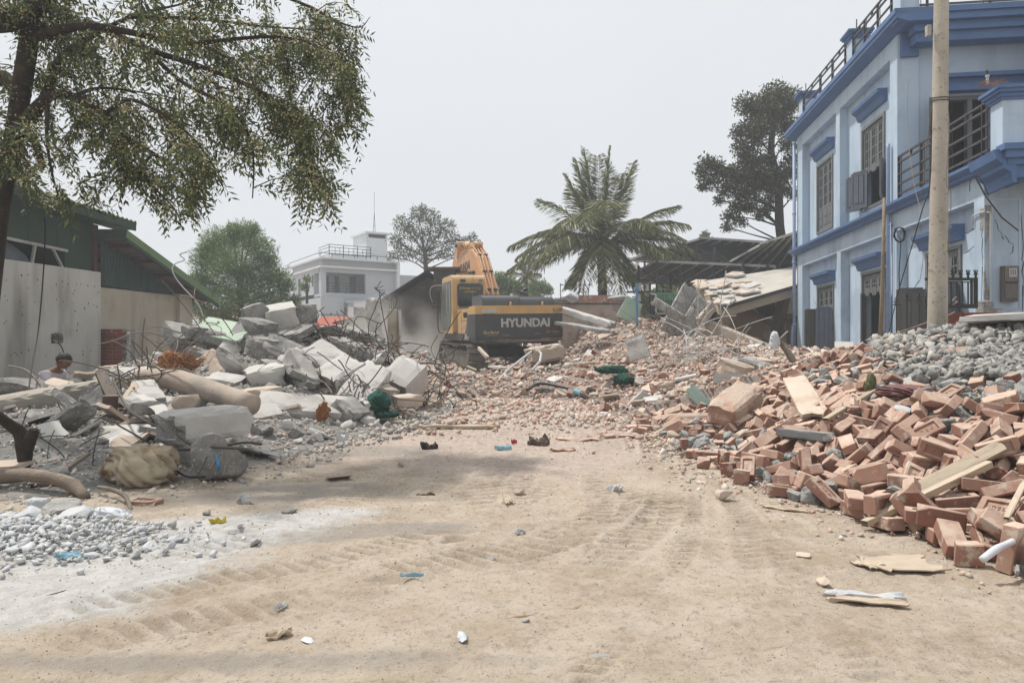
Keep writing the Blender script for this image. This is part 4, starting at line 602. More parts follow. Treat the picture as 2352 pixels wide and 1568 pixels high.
for row in arr:
    k = int(row[0]); vis = k >= 100; k %= 100; l = Vector([int(c)/200 for c in row[1:4]]); q = Quaternion([int(c)/100 for c in row[4:]]).normalized()
    fam = 'brick' if k in (0, 5) else 'broken_brick' if k == 1 else 'concrete_lump'
    h = (int(row[1])*7+int(row[2])*13) % 97; me = {0:BR,5:BR5,1:BR1}.get(k) or LM[k]; me = me[h % len(me)]
    if fam == 'concrete_lump' and l.y > 7.0 and l.x < l.y*.62 and h % 2: me = LMT[h % 4]; fam = 'plaster_lump'
    cnt[fam] = cnt.get(fam, 0)
    if vis and cnt[fam] < 300:
        cnt[fam] += 1
        lab = {'brick':('dusty red brick lying loose in the big tumbled brick pile','brick','loose bricks of the tumbled pile'),
               'broken_brick':('snapped half of a red brick among whole ones in the tumbled pile','brick','snapped brick halves in the tumbled pile'),
               'concrete_lump':('rough grey concrete lump lying on or beside the red brick pile','concrete lump','grey lumps on the brick pile'),
               'plaster_lump':('beige rendered masonry lump on the back slope of the brick pile','masonry lump','beige lumps behind the brick pile')}[fam]
        place(me, fam, l, q, *lab)
    else: rest.setdefault(fam, []).append((me, l, q))
for fam, it in rest.items():
    joined(it, {'brick':'brick_rubble','broken_brick':'brick_rubble','concrete_lump':'concrete_rubble','plaster_lump':'plaster_rubble'}[fam],
           {'brick':'further red bricks packed deeper in the pile','broken_brick':'further brick halves packed deeper in the pile','concrete_lump':'smaller grey lumps packed on the brick pile','plaster_lump':'smaller beige lumps behind the brick pile'}[fam],
           {'brick':m_brick,'broken_brick':m_brick,'concrete_lump':m_conclump,'plaster_lump':m_tanplaster}[fam])
# ---------------------------------------------------------------- pieces strewn over the middle, back and left heaps
def qrand(r, tilt=.6):
    return Quaternion((0,0,1), r.uniform(0,6.283)) @ Quaternion((1,0,0), r.gauss(0,tilt)) @ Quaternion((0,1,0), r.gauss(0,tilt))
r = random.Random(3)
SL = []
for i in range(4):
    bm = bmesh.new(); bmesh.ops.create_grid(bm, x_segments=5, y_segments=4, size=.5)
    for v in bm.verts:
        v.co.x = v.co.x*.34+.05*noise.noise(v.co*4+Vector((i,0,0))); v.co.y = v.co.y*.24+.05*noise.noise(v.co*4+Vector((0,i,3)))
    g = bmesh.ops.extrude_face_region(bm, geom=bm.faces[:]); 
    for v in g['geom']:
        if isinstance(v, bmesh.types.BMVert): v.co.z += .035; v.co.x *= .95
    bmesh.ops.recalc_face_normals(bm, faces=bm.faces); SL.append(mesh_of(bm, 'flake', m_plaster if i % 2 else m_tanplaster))
LMC = [lump_mesh(40+i, (.28,.2,.16), m_conc, .07, 2, 3) for i in range(5)]; LMP = [lump_mesh(50+i, (.24,.17,.12), m_tanplaster, .06, 2, 4) for i in range(5)]
LMB = [lump_mesh(60+i, (.16,.11,.08), m_brick, .1, 1, 3) for i in range(4)]; LMW = [lump_mesh(70+i, (.26,.18,.14), m_plaster, .05, 2, 4) for i in range(4)]
KIND = {'brick_fragment':(LMB+BR1, 'red brick fragment in the broken heap before and beside the excavator', 'brick fragment', 'brick fragments of the middle heap'),
 'masonry_fragment':(LMP, 'beige rendered masonry fragment in the broken heap round the excavator', 'masonry fragment', 'beige fragments of the middle heap'),
 'plaster_flake':(SL, 'flat pale flake of plaster or screed lying on the middle heap', 'plaster flake', 'pale flakes of the middle heap'),
 'concrete_fragment':(LMC, 'grey concrete fragment wedged among the broken slabs', 'concrete fragment', 'grey fragments between the slabs'),
 'white_fragment':(LMW, 'white painted concrete fragment wedged among the broken slabs', 'concrete fragment', 'white painted fragments between the slabs'),
 'plaster_shard':(SL, 'pale shard of plaster lying among the broken grey slabs', 'plaster shard', 'pale shards between the slabs')}
def strew(fam, n, y0, y1, a0, a1, smin, smax, cond, tilt=.5):
    me, lab, cat, grp = KIND[fam]; k = 0; tries = 0
    while k < n and tries < n*60:
        tries += 1; y = y0*(y1/y0)**r.random(); x = r.uniform(a0, a1)*y; h = float(hmap(x, y))
        if h < .02 and r.random() > .06: continue
        if not cond(x, y): continue
        k += 1; s = r.uniform(smin, smax)*(.6+.4*y/12); o = place(r.choice(me), fam, (x, y, float(surf(np.array(x), np.array(y)))+.03*s), qrand(r, tilt), lab, cat, grp); o.scale = (s, s, s)
mid = lambda x, y: (y > 10 or x < .9) and not (abs(x+.5) < 2.2 and 18.6 < y < 24.5)
strew('brick_fragment', 280, 9.5, 22, -.17, .5, .8, 1.5, mid, .8)
strew('masonry_fragment', 280, 9, 24, -.17, .55, .4, 1.2, mid, .8)
strew('plaster_flake', 110, 9, 25, -.15, .55, .5, 1.3, mid, .45)
lft = lambda x, y: x < -1.2
strew('concrete_fragment', 230, 5.2, 18, -.8, -.12, .3, 1.0, lft, 1.0)
strew('white_fragment', 70, 6, 16, -.6, -.12, .4, 1.1, lft, 1.0)
strew('plaster_shard', 80, 5.2, 16, -.8, -.1, .6, 1.5, lft, .4)
# ---------------------------------------------------------------- blue two-storey house (local x = along the side wall away from camera, y = out of the wall, z up)
HO = Vector((7.4375, 10.75, 0)); HA = math.atan2(1, .13)
house = root('blue_house', HO, 'two-storey light blue house with dark blue cornices, balcony and cracked corner', 'house', rz=HA)
def hs(px, t=0.0):
    q = (px-CX)/FPX-.13; Y = (6.04+t*1.008)/q; return (Y-10.75)*1.0084
def hpart(mb, name, mats, parent=None, **k):
    return mb.build(name, mats, parent or house, loc=(0,0,0) if parent is None else None, norm=False, **k)
L_ = 10.34; U0 = 3.18; RD = -.2; ZB = 3.74; ZT = 7.36
# window and door openings on the recessed plane: (s_near, s_far, z0, z1, kind)
WIN = [(hs(1912,.2), hs(1876,.2), 4.17, 6.14, 'up1'), (hs(2031,.2), hs(1979,.2), 4.17, 6.14, 'up2'),
       (hs(1914,.2), hs(1877,.2), .3, 2.66, 'low1'), (hs(2032,.2), hs(1979,.2), .25, 2.72, 'low2'), (hs(2206,.2), hs(2127,.2), .3, 2.78, 'low3')]
def wall_with_holes(mb, s0, s1, z0, z1, holes, y0, y1):
    holes = sorted([h for h in holes if h[0] >= s0-.01 and h[1] <= s1+.01 and h[2] < z1 and h[3] > z0]); x = s0
    for a, b_, c, d in holes:
        mb.lohi((x, y0, z0), (a, y1, z1))
        if c > z0: mb.lohi((a, y0, z0), (b_, y1, c))
        if d < z1: mb.lohi((a, y0, d), (b_, y1, z1))
        x = b_
    mb.lohi((x, y0, z0), (s1, y1, z1))
m = MB(); holes = [w_[:4] for w_ in WIN]
wall_with_holes(m, 0, L_, 0, ZB, holes, RD-.2, RD); wall_with_holes(m, U0, L_, ZB, ZT, holes, RD-.2, RD)
P2 = (hs(1930), hs(1921)); P3 = (hs(2058), hs(2048)); 
for a, b_, z0, z1 in [(L_-.55, L_, 0, ZB), (P2[0], P2[1], 0, ZB), (P3[0], P3[1], 0, ZB), (0, .3, 0, ZB), (L_-.55, L_, ZB, ZT), (hs(1928), hs(1919), ZB, ZT), (U0, U0+.36, ZB, ZT)]:
    m.lohi((a, RD, z0), (b_, 0, z1))
ps = [(.3, P3[0]), (P3[1], P2[0]), (P2[1], L_-.55)]
for a, b_ in ps: m.lohi((a, RD, 3.36), (b_, -.003, ZB))
for a, b_ in [(U0+.36, hs(1928)), (hs(1919), L_-.55)]: m.lohi((a, RD, 6.98), (b_, -.003, ZT))
# front walls: lower front (x=0), upper front recessed behind the balcony (x=U0)
m.lohi((0, -.62, 0), (.2, RD-.2, ZB)); m.lohi((0, -.62, 2.92), (.2, -9, ZB)); m.lohi((0,-2.2,0),(.2,-9,2.92))
m.lohi((U0+.03, -.62, ZB), (U0+.22, -.36, ZT)); m.lohi((U0+.03, -.62, 6.04), (U0+.22, -9, ZT)); m.lohi((U0+.03, -1.75, ZB), (U0+.22, -2.55, 6.04)); m.lohi((U0+.03, -4, ZB), (U0+.22, -9, 6.04)); m.lohi((U0-.004, -.41, ZB+.17), (U0+.25, RD+.002, ZT-.003))
m.lohi((L_-.2, -9, 0), (L_, RD-.2, ZT)); m.lohi((.2, -9, 0), (L_-.2, -8.8, ZT))
hpart(m, 'wall', m_wallblue)
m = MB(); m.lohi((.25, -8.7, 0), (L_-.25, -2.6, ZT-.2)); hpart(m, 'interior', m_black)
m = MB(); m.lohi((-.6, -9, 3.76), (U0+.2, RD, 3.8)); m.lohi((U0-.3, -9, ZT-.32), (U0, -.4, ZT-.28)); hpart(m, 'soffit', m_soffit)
# bands and cornices
band = [(0,-.16),(.12,-.16),(.12,-.11),(.2,-.07),(.22,-.05),(.22,0),(0,0)]
m = MB(); m.sweep(band, (0,0,3.9), (L_+.2,0,3.9), flip=False)
m.sweep([(0,-.5),(.05,-.5),(.07,-.34),(.17,-.28),(.17,-.22),(.27,-.14),(.3,0),(0,0)], (-.72,-.06,3.93), (0,-.06,3.9))
m.lohi((-.7,-9,3.8),(0,-.06,3.955)); m.lohi((0,-9,3.8),(U0,-.003,3.9)); m.lohi((-.62,-9,3.5),(-.42,-.08,3.8)); m.lohi((-.42,-.32,3.5),(-.003,-.08,3.8))
for i, (dx, z0, z1) in enumerate(((-.84,3.9,3.99),(-.8,3.79,3.9),(-.74,3.7,3.79),(-.68,3.52,3.7))): m.lohi((dx,-9,z0),(dx+.22,.16-.05*i,z1))
hpart(m, 'floor_band', m_trimblue)
m = MB(); E = U0-.62
m.sweep([(-.5,-.02),(.04,-.02),(.27,.06),(.27,.12),(.3,.14),(.3,.24),(-.5,.24)], (E, 0, ZT), (L_+.35, 0, ZT))
for i, (dx, z0, z1) in enumerate(((0,.13,.24),(.05,0,.13),(.16,-.16,0),(.24,-.34,-.16))): m.lohi((E+dx,-9,ZT+z0),(E+dx+.3,.28-.06*i-(.3 if i>1 else 0),ZT+z1))
m.lohi((E+.3,-9,ZT-.003),(U0,-.003,ZT+.13)); m.lohi((E+.54, -.38, ZT-.5),(U0-.002,-.05,ZT-.003)); m.lohi((E+.4,-.5,ZT+.02),(L_,-9,ZT+.23))
hpart(m, 'roof_cornice', m_trimblue)
# hoods over the windows
hood = [(0,-.16),(.05,-.16),(.09,-.08),(.17,-.04),(.18,0),(0,0)]
for (a, b_, z) in [(WIN[0][0]-.12, WIN[0][1]+.12, 6.56), (WIN[1][0]-.12, WIN[1][1]+.14, 6.62), (WIN[2][0]-.1, WIN[2][1]+.16, 3.0), (WIN[3][0]-.05, WIN[3][1]+.16, 3.06), (WIN[4][0]-.1, WIN[4][1]+.2, 3.12)]:
    m = MB(); m.sweep([(y_*1.2, z_*1.7) for y_, z_ in hood], (a, RD, z), (b_, RD, z)); hpart(m, 'window_hood', m_trimblue)
m = MB(); m.lohi((U0-.16,-.8,6.1),(U0+.03,-9,6.22)); m.lohi((U0-.1,-.8,6.22),(U0+.03,-9,6.36)); m.lohi((U0-.2,-.8,6.36),(U0+.03,-9,6.44)); hpart(m, 'door_hood', m_trimblue)
# joinery
def leaf(parent, w_, h_, org, ax, mt_, name='leaf', rows=4, glz=.62, gm=None, thick=.035, nrm=None):
    """one door or shutter leaf: org = lower hinge corner, ax = unit direction of its width (in house space)"""
    ax = Vector(ax).normalized(); nr = Vector((0,0,1)).cross(ax); M = Matrix(((ax.x, nr.x, 0, org[0]), (ax.y, nr.y, 0, org[1]), (ax.z, nr.z, 1, org[2]), (0,0,0,1)))
    m = MB(); fr = .055; t = thick
    m.lohi((0,0,0), (fr,t,h_), 0, M); m.lohi((w_-fr,0,0), (w_,t,h_), 0, M); m.lohi((fr,0,0), (w_-fr,t,fr*1.5), 0, M); m.lohi((fr,0,h_-fr), (w_-fr,t,h_), 0, M)
    zs = h_*(1-glz)
    if glz < 1:
        m.lohi((fr,.01,fr*1.5), (w_-fr,t-.01,zs), 0, M); k = 2 if h_ > 1.2 else 1
        for i in range(k):
            z0 = fr*2.4+(zs-fr*3)*i/k; z1 = fr*1.6+(zs-fr*3)*(i+1)/k
            for j in range(2):
                x0 = fr*1.5+(w_-fr*3)*j/2+.008; x1 = fr*1.5+(w_-fr*3)*(j+1)/2-.008; m.lohi((x0,-.006,z0), (x1,t+.006,z1), 0, M)
        m.lohi((fr,0,zs-.02), (w_-fr,t,zs+.03), 0, M)
    gp = MB()
    if glz > 0:
        z0 = zs+.03; n = rows
        for i in range(1, n):
            zz = z0+(h_-fr-z0)*i/n; m.lohi((fr,.004,zz-.012), (w_-fr,t-.004,zz+.012), 0, M)
        for j in (1, 2): m.lohi((w_*j/3-.011,.002,z0), (w_*j/3+.011,t-.002,h_-fr), 0, M)
        m.prism([(fr,h_-fr-.0),(fr,h_-fr-.09),(w_*.3,h_-fr-.02),(w_*.5,h_-fr-.07),(w_*.7,h_-fr-.02),(w_-fr,h_-fr-.09),(w_-fr,h_-fr)], 0, t-.002, 0, M @ Matrix(((1,0,0,0),(0,0,1,0),(0,1,0,0),(0,0,0,1))))
        gp.lohi((fr,.012,z0), (w_-fr,.018,h_-fr), 0, M)
    o = m.build(name, mt_, parent, loc=(0,0,0), norm=False)
    if glz > 0: tag(gp.build('pane', gm or m_glass, parent, loc=(0,0,0), norm=False))
    return o
def solid_leaf(parent, w_, h_, org, ax, mt_):
    return leaf(parent, w_, h_, org, ax, mt_, glz=0)
def frame(a, b_, z0, z1, y=RD, w_=.06, mt_=None):
    m = MB()
    for p in (((a-.02,y-.07,z0),(a+w_,y+.03,z1)), ((b_-w_,y-.07,z0),(b_+.02,y+.03,z1)), ((a+w_,y-.07,z1-w_),(b_-w_,y+.03,z1)), ((a+w_,y-.07,z0),(b_-w_,y+.03,z0+w_))): m.lohi(*p)
    return hpart(m, 'window', mt_ or m_winframe)
for a, b_, z0, z1, kd in WIN:
    fr = frame(a, b_, z0, z1); W3 = (b_-a-.12)/3; y = RD-.05
    if kd == 'up1':
        for i in range(3): leaf(fr, W3-.01, z1-z0-.12, (a+.06+W3*i,y,z0+.06), (1,0,0), m_winframe, rows=4, glz=.66)
    elif kd == 'up2':
        zz = z0+.88
        for i in range(3): leaf(fr, W3-.01, z1-zz-.06, (a+.06+W3*i,y,zz), (1,0,0), m_winframe, rows=4, glz=.97)
        solid_leaf(fr, .42, .82, (b_-.03,RD+.03,z0+.05), (.9,.55,0), m_windark); solid_leaf(fr, .42, .84, (b_-.42,RD+.03,z0+.05), (.85,.6,0), m_windark)
        solid_leaf(fr, .45, .84, (a+.02,RD+.03,z0+.05), (-.75,.45,0), m_winframe); solid_leaf(fr, .4, .82, (a+.3,y,z0+.05), (1,-.6,0), m_windark)
    elif kd == 'low1':
        zz = z1-.68
        for i in range(3): leaf(fr, W3-.01, .6, (a+.06+W3*i,y,zz), (1,0,0), m_winframe, rows=2, glz=.95)
        solid_leaf(fr, .4, 1.65, (a+.05,RD+.04,z0+.05), (.12,1,0), m_windark); solid_leaf(fr, .4, 1.65, (b_-.05,RD+.04,z0+.05), (-.2,.75,0), m_winframe); solid_leaf(fr, .4, 1.65, (b_-.35,RD+.03,z0+.05), (-1,.25,0), m_winframe)
    elif kd == 'low2':
        zz = z1-.5
        for i in range(3): leaf(fr, W3-.01, .42, (a+.06+W3*i,y,zz), (1,0,0), m_winframe, rows=2, glz=.95)
        solid_leaf(fr, .36, 1.9, (b_-.05,RD+.04,z0+.05), (-.8,.35,0), m_winframe); solid_leaf(fr, .45, 1.9, (a+.05,RD+.04,z0+.05), (-.95,.2,0), m_windark)
    else:
        zz = z1-.62
        for i in range(3): leaf(fr, W3-.01, .55, (a+.06+W3*i,y,zz), (1,0,0), m_winframe, rows=2, glz=.95)
        solid_leaf(fr, .5, 1.75, (b_-.04,RD+.04,z0+.05), (.25,.9,0), m_winframe); solid_leaf(fr, .35, 1.75, (a+.06,y,z0+.05), (1,-.1,0), m_winframe); solid_leaf(fr, .4, 1.75, (a+.05,RD+.04,z0+.05), (-.5,.8,0), m_winframe)
        g = MB()
        for k in range(12): g.lohi((a+.45,y-.04,z0+.2+k*.13),(a+.6,y-.03,z0+.215+k*.13))
        g.lohi((a+.44,y-.045,z0+.1),(a+.455,y-.025,z0+1.8)); g.lohi((a+.595,y-.045,z0+.1),(a+.61,y-.025,z0+1.8)); g.build('window_grille', m_whitepipe, fr, loc=(0,0,0), norm=False)
# balcony door, green glazed balcony window, tall grey front door
m = MB(); X0 = U0+.03
for y0, y1 in ((-.62,-.7),(-1.33,-1.42),(-1.67,-1.75)): m.lohi((X0-.02,y0,3.9),(X0+.12,y1,6.04))
m.lohi((X0-.03,-.7,5.96),(X0+.12,-1.67,6.04)); dr = hpart(m, 'balcony_door', m_winframe)
solid_leaf(dr, .62, 2.0, (X0-.03,-.66,3.93), (-1,.25,0), m_windark)
m = MB(); m.lohi((X0-.02,-2.55,3.9),(X0+.12,-2.63,6.1)); m.lohi((X0-.02,-2.63,6.0),(X0+.12,-4,6.1)); w4 = hpart(m, 'window', m_winframe)
for i in range(3): leaf(w4, .43, 2.05, (X0+.02,-2.64-.45*i,3.93), (0,-1,0), m_winframe, rows=4, glz=.7, gm=m_greenglass)
m = MB(); m.lohi((-.04,-.66,0),(.12,-.72,2.92)); m.lohi((-.03,-.66,2.86),(.12,-2.2,2.92)); dr = hpart(m, 'front_door', m_winframe)
for i in range(2):
    m = MB(); m.lohi((-.02,-.74-.7*i,.02),(.03,-1.42-.7*i,2.84)); m.lohi((-.035,-.84-.7*i,.3),(-.02,-1.3-.7*i,1.2)); m.lohi((-.035,-.84-.7*i,1.4),(-.02,-1.3-.7*i,2.6)); m.build('leaf', m_winframe, dr, loc=(0,0,0), norm=False, bevel=.004)
# raised frame panel on the front, meter box, conduits
m = MB()
for p in (((-.012,-.1,3.32),(0,-.12,1.62)), ((-.012,-.5,3.32),(0,-.52,1.62)), ((-.012,-.1,3.34),(0,-.52,3.32)), ((-.012,-.1,1.62),(0,-.52,1.6))): m.lohi(*p)
hpart(m, 'panel_moulding', m_wallblue)
m = MB(); m.tube([(-.04,-.02,3.12),(-.04,-.06,3.12),(-.04,-.07,3.08),(-.04,-.07,1.66),(-.04,-.1,1.63),(-.04,-.26,1.63)], .014, 8); m.tube([(.28,.03,2.98),(.28,.03,3.1),(.26,.03,3.13),(.02,.03,3.14),(-.03,.0,3.13)], .014, 8); hpart(m, 'conduit', m_whitepipe, smooth=True)
m_meter = mat('brown grey meter casing', [(96,90,86),(112,106,100)], 12, .2, 60, .5, dust=.3, rnd=0, bdist=.003)
m = MB(); m.lohi((-.1,-.22,1.72),(-.003,-.44,2.28)); m.lohi((-.15,-.235,2.02),(-.1,-.425,2.27)); m.lohi((-.13,-.235,1.76),(-.1,-.425,1.98)); mb_ = hpart(m, 'electric_meter', m_meter, bevel=.012)
m = MB(); m.lohi((-.156,-.28,2.1),(-.15,-.39,2.23)); m.build('meter_window', m_whitepipe, mb_, loc=(0,0,0), norm=False)
m = MB(); [m.lohi((-.159,-.29,z_),(-.156,-.38,z_+.008)) for z_ in (2.13,2.165,2.2)]; [m.lohi((-.159,-.30-.03*i,2.14),(-.1565,-.306-.03*i,2.2)) for i in range(3)]; m.build('meter_dial', m_cable, mb_, loc=(0,0,0), norm=False)
# downpipes
m = MB(); m.tube([(L_-.02,.09,7.2),(L_-.02,.09,.6)], .05, 8); [m.tube([(L_-.02,.09,z_),(L_-.02,.09,z_+.06)], .06, 8) for z_ in (1.6,5.0,3.5)]; m.tube([(L_+.0,.09,1.6),(L_+.02,.12,1.2),(L_,.1,.7)], .07, 8); hpart(m, 'downpipe', m_pipe, smooth=True)
m = MB(); s2 = P3[1]+.02; m.tube([(s2,.07,5.2),(s2,.07,5.1),(s2,.07,.3)], .04, 8); m.lohi((s2-.05,0,3.5),(s2+.05,.08,3.53)); m.tube([(s2-.12,.07,.3),(s2-.12,.07,3.6)], .012, 6); hpart(m, 'downpipe', m_pipe, smooth=True)
# balcony railing and pillar
def railing(name, p0, p1, zs, posts, rt=.022, mt_=None, mid=True):
    p0, p1 = Vector(p0), Vector(p1); d = p1-p0; m = MB()
    for z in zs: m.bar(p0+Vector((0,0,z)), p1+Vector((0,0,z)), .035, .035)
    o = hpart(m, name, m_rail)
    for f in posts:
        q = p0+d*f; m = MB(); dn = d.normalized()*.06
        m.bar(q+dn+Vector((0,0,.0)), q+dn+Vector((0,0,zs[-1])), .03, .045); m.bar(q-dn, q-dn+Vector((0,0,zs[-1])), .012, .012); m.build('post', m_railback, o, loc=(0,0,0), norm=False)
    for f in [(a+b_)/2 for a, b_ in zip(posts, posts[1:])]:
        q = p0+d*f; m = MB(); m.bar(q+Vector((0,0,zs[-2])), q+Vector((0,0,zs[-1])), .03, .04); m.build('baluster', m_railback, o, loc=(0,0,0), norm=False)
    return o
ZS = (.14,.34,.54,.78,.9)
railing('balcony_railing', (-.08,-.02,3.95), (U0-.02,-.02,3.95), ZS, (.03,.36,.68,.98))
railing('balcony_railing', (-.3,-.36,3.97), (-.3,-6,3.97), ZS, (.01,.25,.5,.75))
def pillar(x0, x1, y0, y1, z0, z1, name='pillar'):
    m = MB(); m.lohi((x0,y0,z0),(x1,y1,z1-.2)); o = hpart(m, name, m_wallblue)
    m = MB(); 
    for e, a, b_ in ((.03,z1-.2,z1-.16),(.05,z1-.16,z1-.1),(.09,z1-.1,z1-.05),(.12,z1-.05,z1)): m.lohi((x0-e,y0-e,a),(x1+e,y1+e,b_))
    m.build('cap', m_trimblue, o, loc=(0,0,0), norm=False); return o
pillar(-.42, -.1, -.34, -.04, 3.95, 4.95)
for x0 in (L_-.4, hs(1945)-.2, U0-.05): pl = pillar(x0, x0+.36, -.4, -.04, ZT+.24, 8.62 if x0 > 4 else 8.8)
z = ZT+.26; x2 = hs(1945)-.2
railing('roof_railing', (x2+.38,-.06,z), (L_-.42,-.06,z), ZS, (.02,.28,.55,.97)); railing('roof_railing', (U0+.33,-.06,z), (x2-.02,-.06,z), ZS, (.02,.33,.66,.97)); railing('roof_railing', (U0+.1,-.42,z), (U0+.1,-7,z), ZS, (.02,.2,.4,.6,.8))
for q_ in (L_-.2, x2+.15): hpart(MB().tube([(q_,-.2,8.6),(q_,-.2,8.95)], .015), 'starter_bar', m_darkbar)
# exposed concrete where plaster fell, cracks
m = MB(); M_ = Matrix(((0,0,-1,-.004),(-1,0,0,0),(0,1,0,0),(0,0,0,1)))
m.prism([(.0,.4),(.0,2.35),(.02,2.1),(.05,1.95),(.1,1.8),(.16,1.6),(.22,1.52),(.3,1.42),(.36,1.28),(.42,1.2),(.3,.9),(.35,.4)], 0, .006, 0, M_); m.prism([(.0,2.6),(.01,3.0),(-.0,3.24),(.12,3.24),(.13,3.05),(.08,2.9),(.05,2.75)], 0, .006, 0, M_)
m.lohi((-.01,-.01,.4),(.02,.004,2.2)); m.lohi((.02,.001,2.86),(.12,.004,3.2)); hpart(m, 'spalled_patch', m_conc)
m_crack = mat('shadowed crack edge', [(74,76,82)], 5, 0, 1, .95, rnd=0)
def crack(pts, w_=.006, plane='side', y=.002):
    m = MB(); rr = random.Random(len(pts)*7)
    for (a, za), (b_, zb) in zip(pts, pts[1:]):
        n = 4; prev = None
        for i in range(n+1):
            t = i/n; q = (a+(b_-a)*t+rr.gauss(0,.012), za+(zb-za)*t+rr.gauss(0,.012))
            q = Vector((q[0], y, q[1])) if plane == 'side' else Vector((-.003, q[0], q[1]))
            if prev is not None: m.bar(prev, q, w_*rr.uniform(.5,1.5), .003, up=(0,1,0) if plane == 'side' else (1,0,0))
            prev = q
    hpart(m, 'crack', m_crack)
crack([(.03,3.2),(.06,2.8),(.05,2.3),(.08,1.6)], .014); crack([(-.53,3.1),(-.55,2.4),(-.56,2.0),(-.54,1.2)], .014, 'front'); crack([(-.16,3.0),(-.25,2.75),(-.3,2.7)], .01, 'front'); crack([(-.3,2.75),(-.42,2.6),(-.4,2.45)], .01, 'front')
crack([(WIN[4][0]-.1,2.95),(WIN[4][0]-.35,2.98),(.35,3.05)], .01, y=RD+.003); crack([(WIN[4][0]-.02,2.6),(.6,2.72),(.35,2.68)], .01, y=RD+.003); crack([(WIN[4][1]+.15,2.7),(WIN[4][1]+.3,2.3),(WIN[4][1]+.8,2.05)], .01, y=RD+.003)
crack([(P3[0],2.9),(P3[0]-.03,2.0),(P3[0]-.02,1.2),(P3[0],.6)], .012, y=RD+.003); crack([(WIN[3][0]-.02,2.6),(WIN[3][0]-.4,2.5)], .01, y=RD+.003); crack([(P2[0]-.02,3.0),(P2[0]-.06,1.8),(P2[0]-.04,.8)], .01, y=RD+.003); crack([(WIN[2][1]+.04,2.1),(WIN[2][1]+.4,2.3)], .01, y=RD+.003)
# ---------------------------------------------------------------- utility pole and things round it
pole = root('utility_pole', (5.74, 9.2, 0), 'pale weathered concrete utility pole standing before the blue house balcony', 'utility pole')
m = MB(); M0 = sub(pole); n = 12
rb, rt = .135, .085
pts = [W(2152, 740, 9.2), W(2156, 400, 9.2), W(2161, 0, 9.2), W(2165, -300, 9.2)]; pts.insert(0, Vector((pts[0].x-.02, 9.2, -.0)))
m.tube(pts, [.148, .124, .106, .09, .08], 12, 0, M0); m.build('shaft', m_pole, pole, smooth=True)
m = MB(); c = W(2158, 232, 9.2)
for dz in (0, .035): m.tube([c+Vector((.105*math.cos(a), .105*math.sin(a), dz+.02*math.sin(a))) for a in np.linspace(0, 6.5, 20)], .006, 5, 0, M0)
m.tube([c+Vector((-.1,-.02,0)), c+Vector((-.14,-.03,-.02))], .005, 5, 0, M0); m.tube([c+Vector((.1,-.03,.0)), c+Vector((.13,-.05,-.1)), c+Vector((.11,-.05,-.2))], .008, 5, 0, M0); m.build('wire_band', m_cable, pole)
m = MB(); q = W(2135, 72, 9.2); m.lohi(q-Vector((.05,.03,.07)), q+Vector((.0,.03,.07)), 0, M0); m.build('bracket', m_pole, pole)
def cable(label, pts, r_=.007, mt_=None, name='cable', cat='cable', group=None, n=30):
    m = MB(); m.tube(curve(pts, n), r_, 5); return tag(m.build(name, mt_ or m_cable, smooth=True), label, cat, group)
cable('thin black cable hanging down close to the left flank of the utility pole', [W(2140,235,9.05), W(2135,420,9.0), W(2118,480,9.0), W(2095,560,9.3), W(2060,680,10.5), W(2035,790,11.5)])
cable('pale wire dropping from the pole band and looping along its right flank', [W(2176,240,9.0), W(2179,300,9.0), W(2172,420,9.0), W(2183,440,9.0), W(2178,560,9.1), W(2166,640,9.15), W(2150,735,9.2)], .005, m_wire)
cable('pale hooked wire hanging from the pole band towards the railing', [W(2138,245,9.1), W(2130,320,9.3), W(2120,420,9.6), W(2112,455,9.8)], .005, m_wire)
cable('thin dark wire dangling from the roof cornice over the balcony', [W(2085,180,12.9), W(2083,290,12.6), W(2095,400,11.8), W(2110,470,10.8), W(2125,500,10.2)], .005, m_wire)
cable('black cable bundle running down beside the pipe on the blue wall', [W(2062,540,13.2), W(2068,560,13.1), W(2064,640,13.2), W(2072,700,13.2), W(2070,760,13.2)], .009)
tag(MB().tube([W(2030,455,12.2), W(2027,600,12.2), W(2024,700,12.2), W(2018,830,12.2)], [.028,.032,.034,.036], 8).build('bamboo_pole', mat('dry bamboo', [(150,134,112),(130,114,94)], 6, .3, 50, .7, rnd=0), smooth=True), 'long thin bamboo pole leaning upright against the blue house', 'bamboo pole')
m = MB(); rr = random.Random(4)
for k in range(9):
    a = rr.uniform(0,3); c0 = W(2062,540,13.1); m.tube([c0+Vector((.1*math.cos(a+t)+rr.gauss(0,.01), -.02-rr.random()*.05, .14*math.sin(a+t))) for t in np.linspace(0,5,9)], .008, 5)
tag(m.build('cable_coil', m_cable), 'tangled coil of black cable hung by the pilaster', 'cable coil')
m = MB(); m.tube([W(2240,408,10.4), W(2262,450,10.35), W(2300,500,10.3), W(2338,530,10.25)], .012, 6); tag(m.build('iron_rod', m_darkbar), 'rusty iron rod slanting across the cracked front corner of the house', 'rod')
cable('thick grey cable arching over the cracked house corner', [W(2226,440,10.5), W(2228,415,10.45), W(2242,404,10.4), W(2256,420,10.4), W(2270,452,10.35)], .006, m_railback)
m = MB(); rr = random.Random(8); c0 = W(2276, 196, 10.3)
for k in range(90):
    a = rr.uniform(0,6.28); d = Vector((rr.gauss(0,.09), rr.gauss(0,.07), rr.uniform(0,.05))); m.bar(c0+d, c0+d+Vector((math.cos(a)*.06, math.sin(a)*.06, rr.uniform(-.01,.02))), .004)
tag(m.build('bird_nest', m_straw), 'scruffy twig nest heaped on the balcony pillar cap', 'nest')
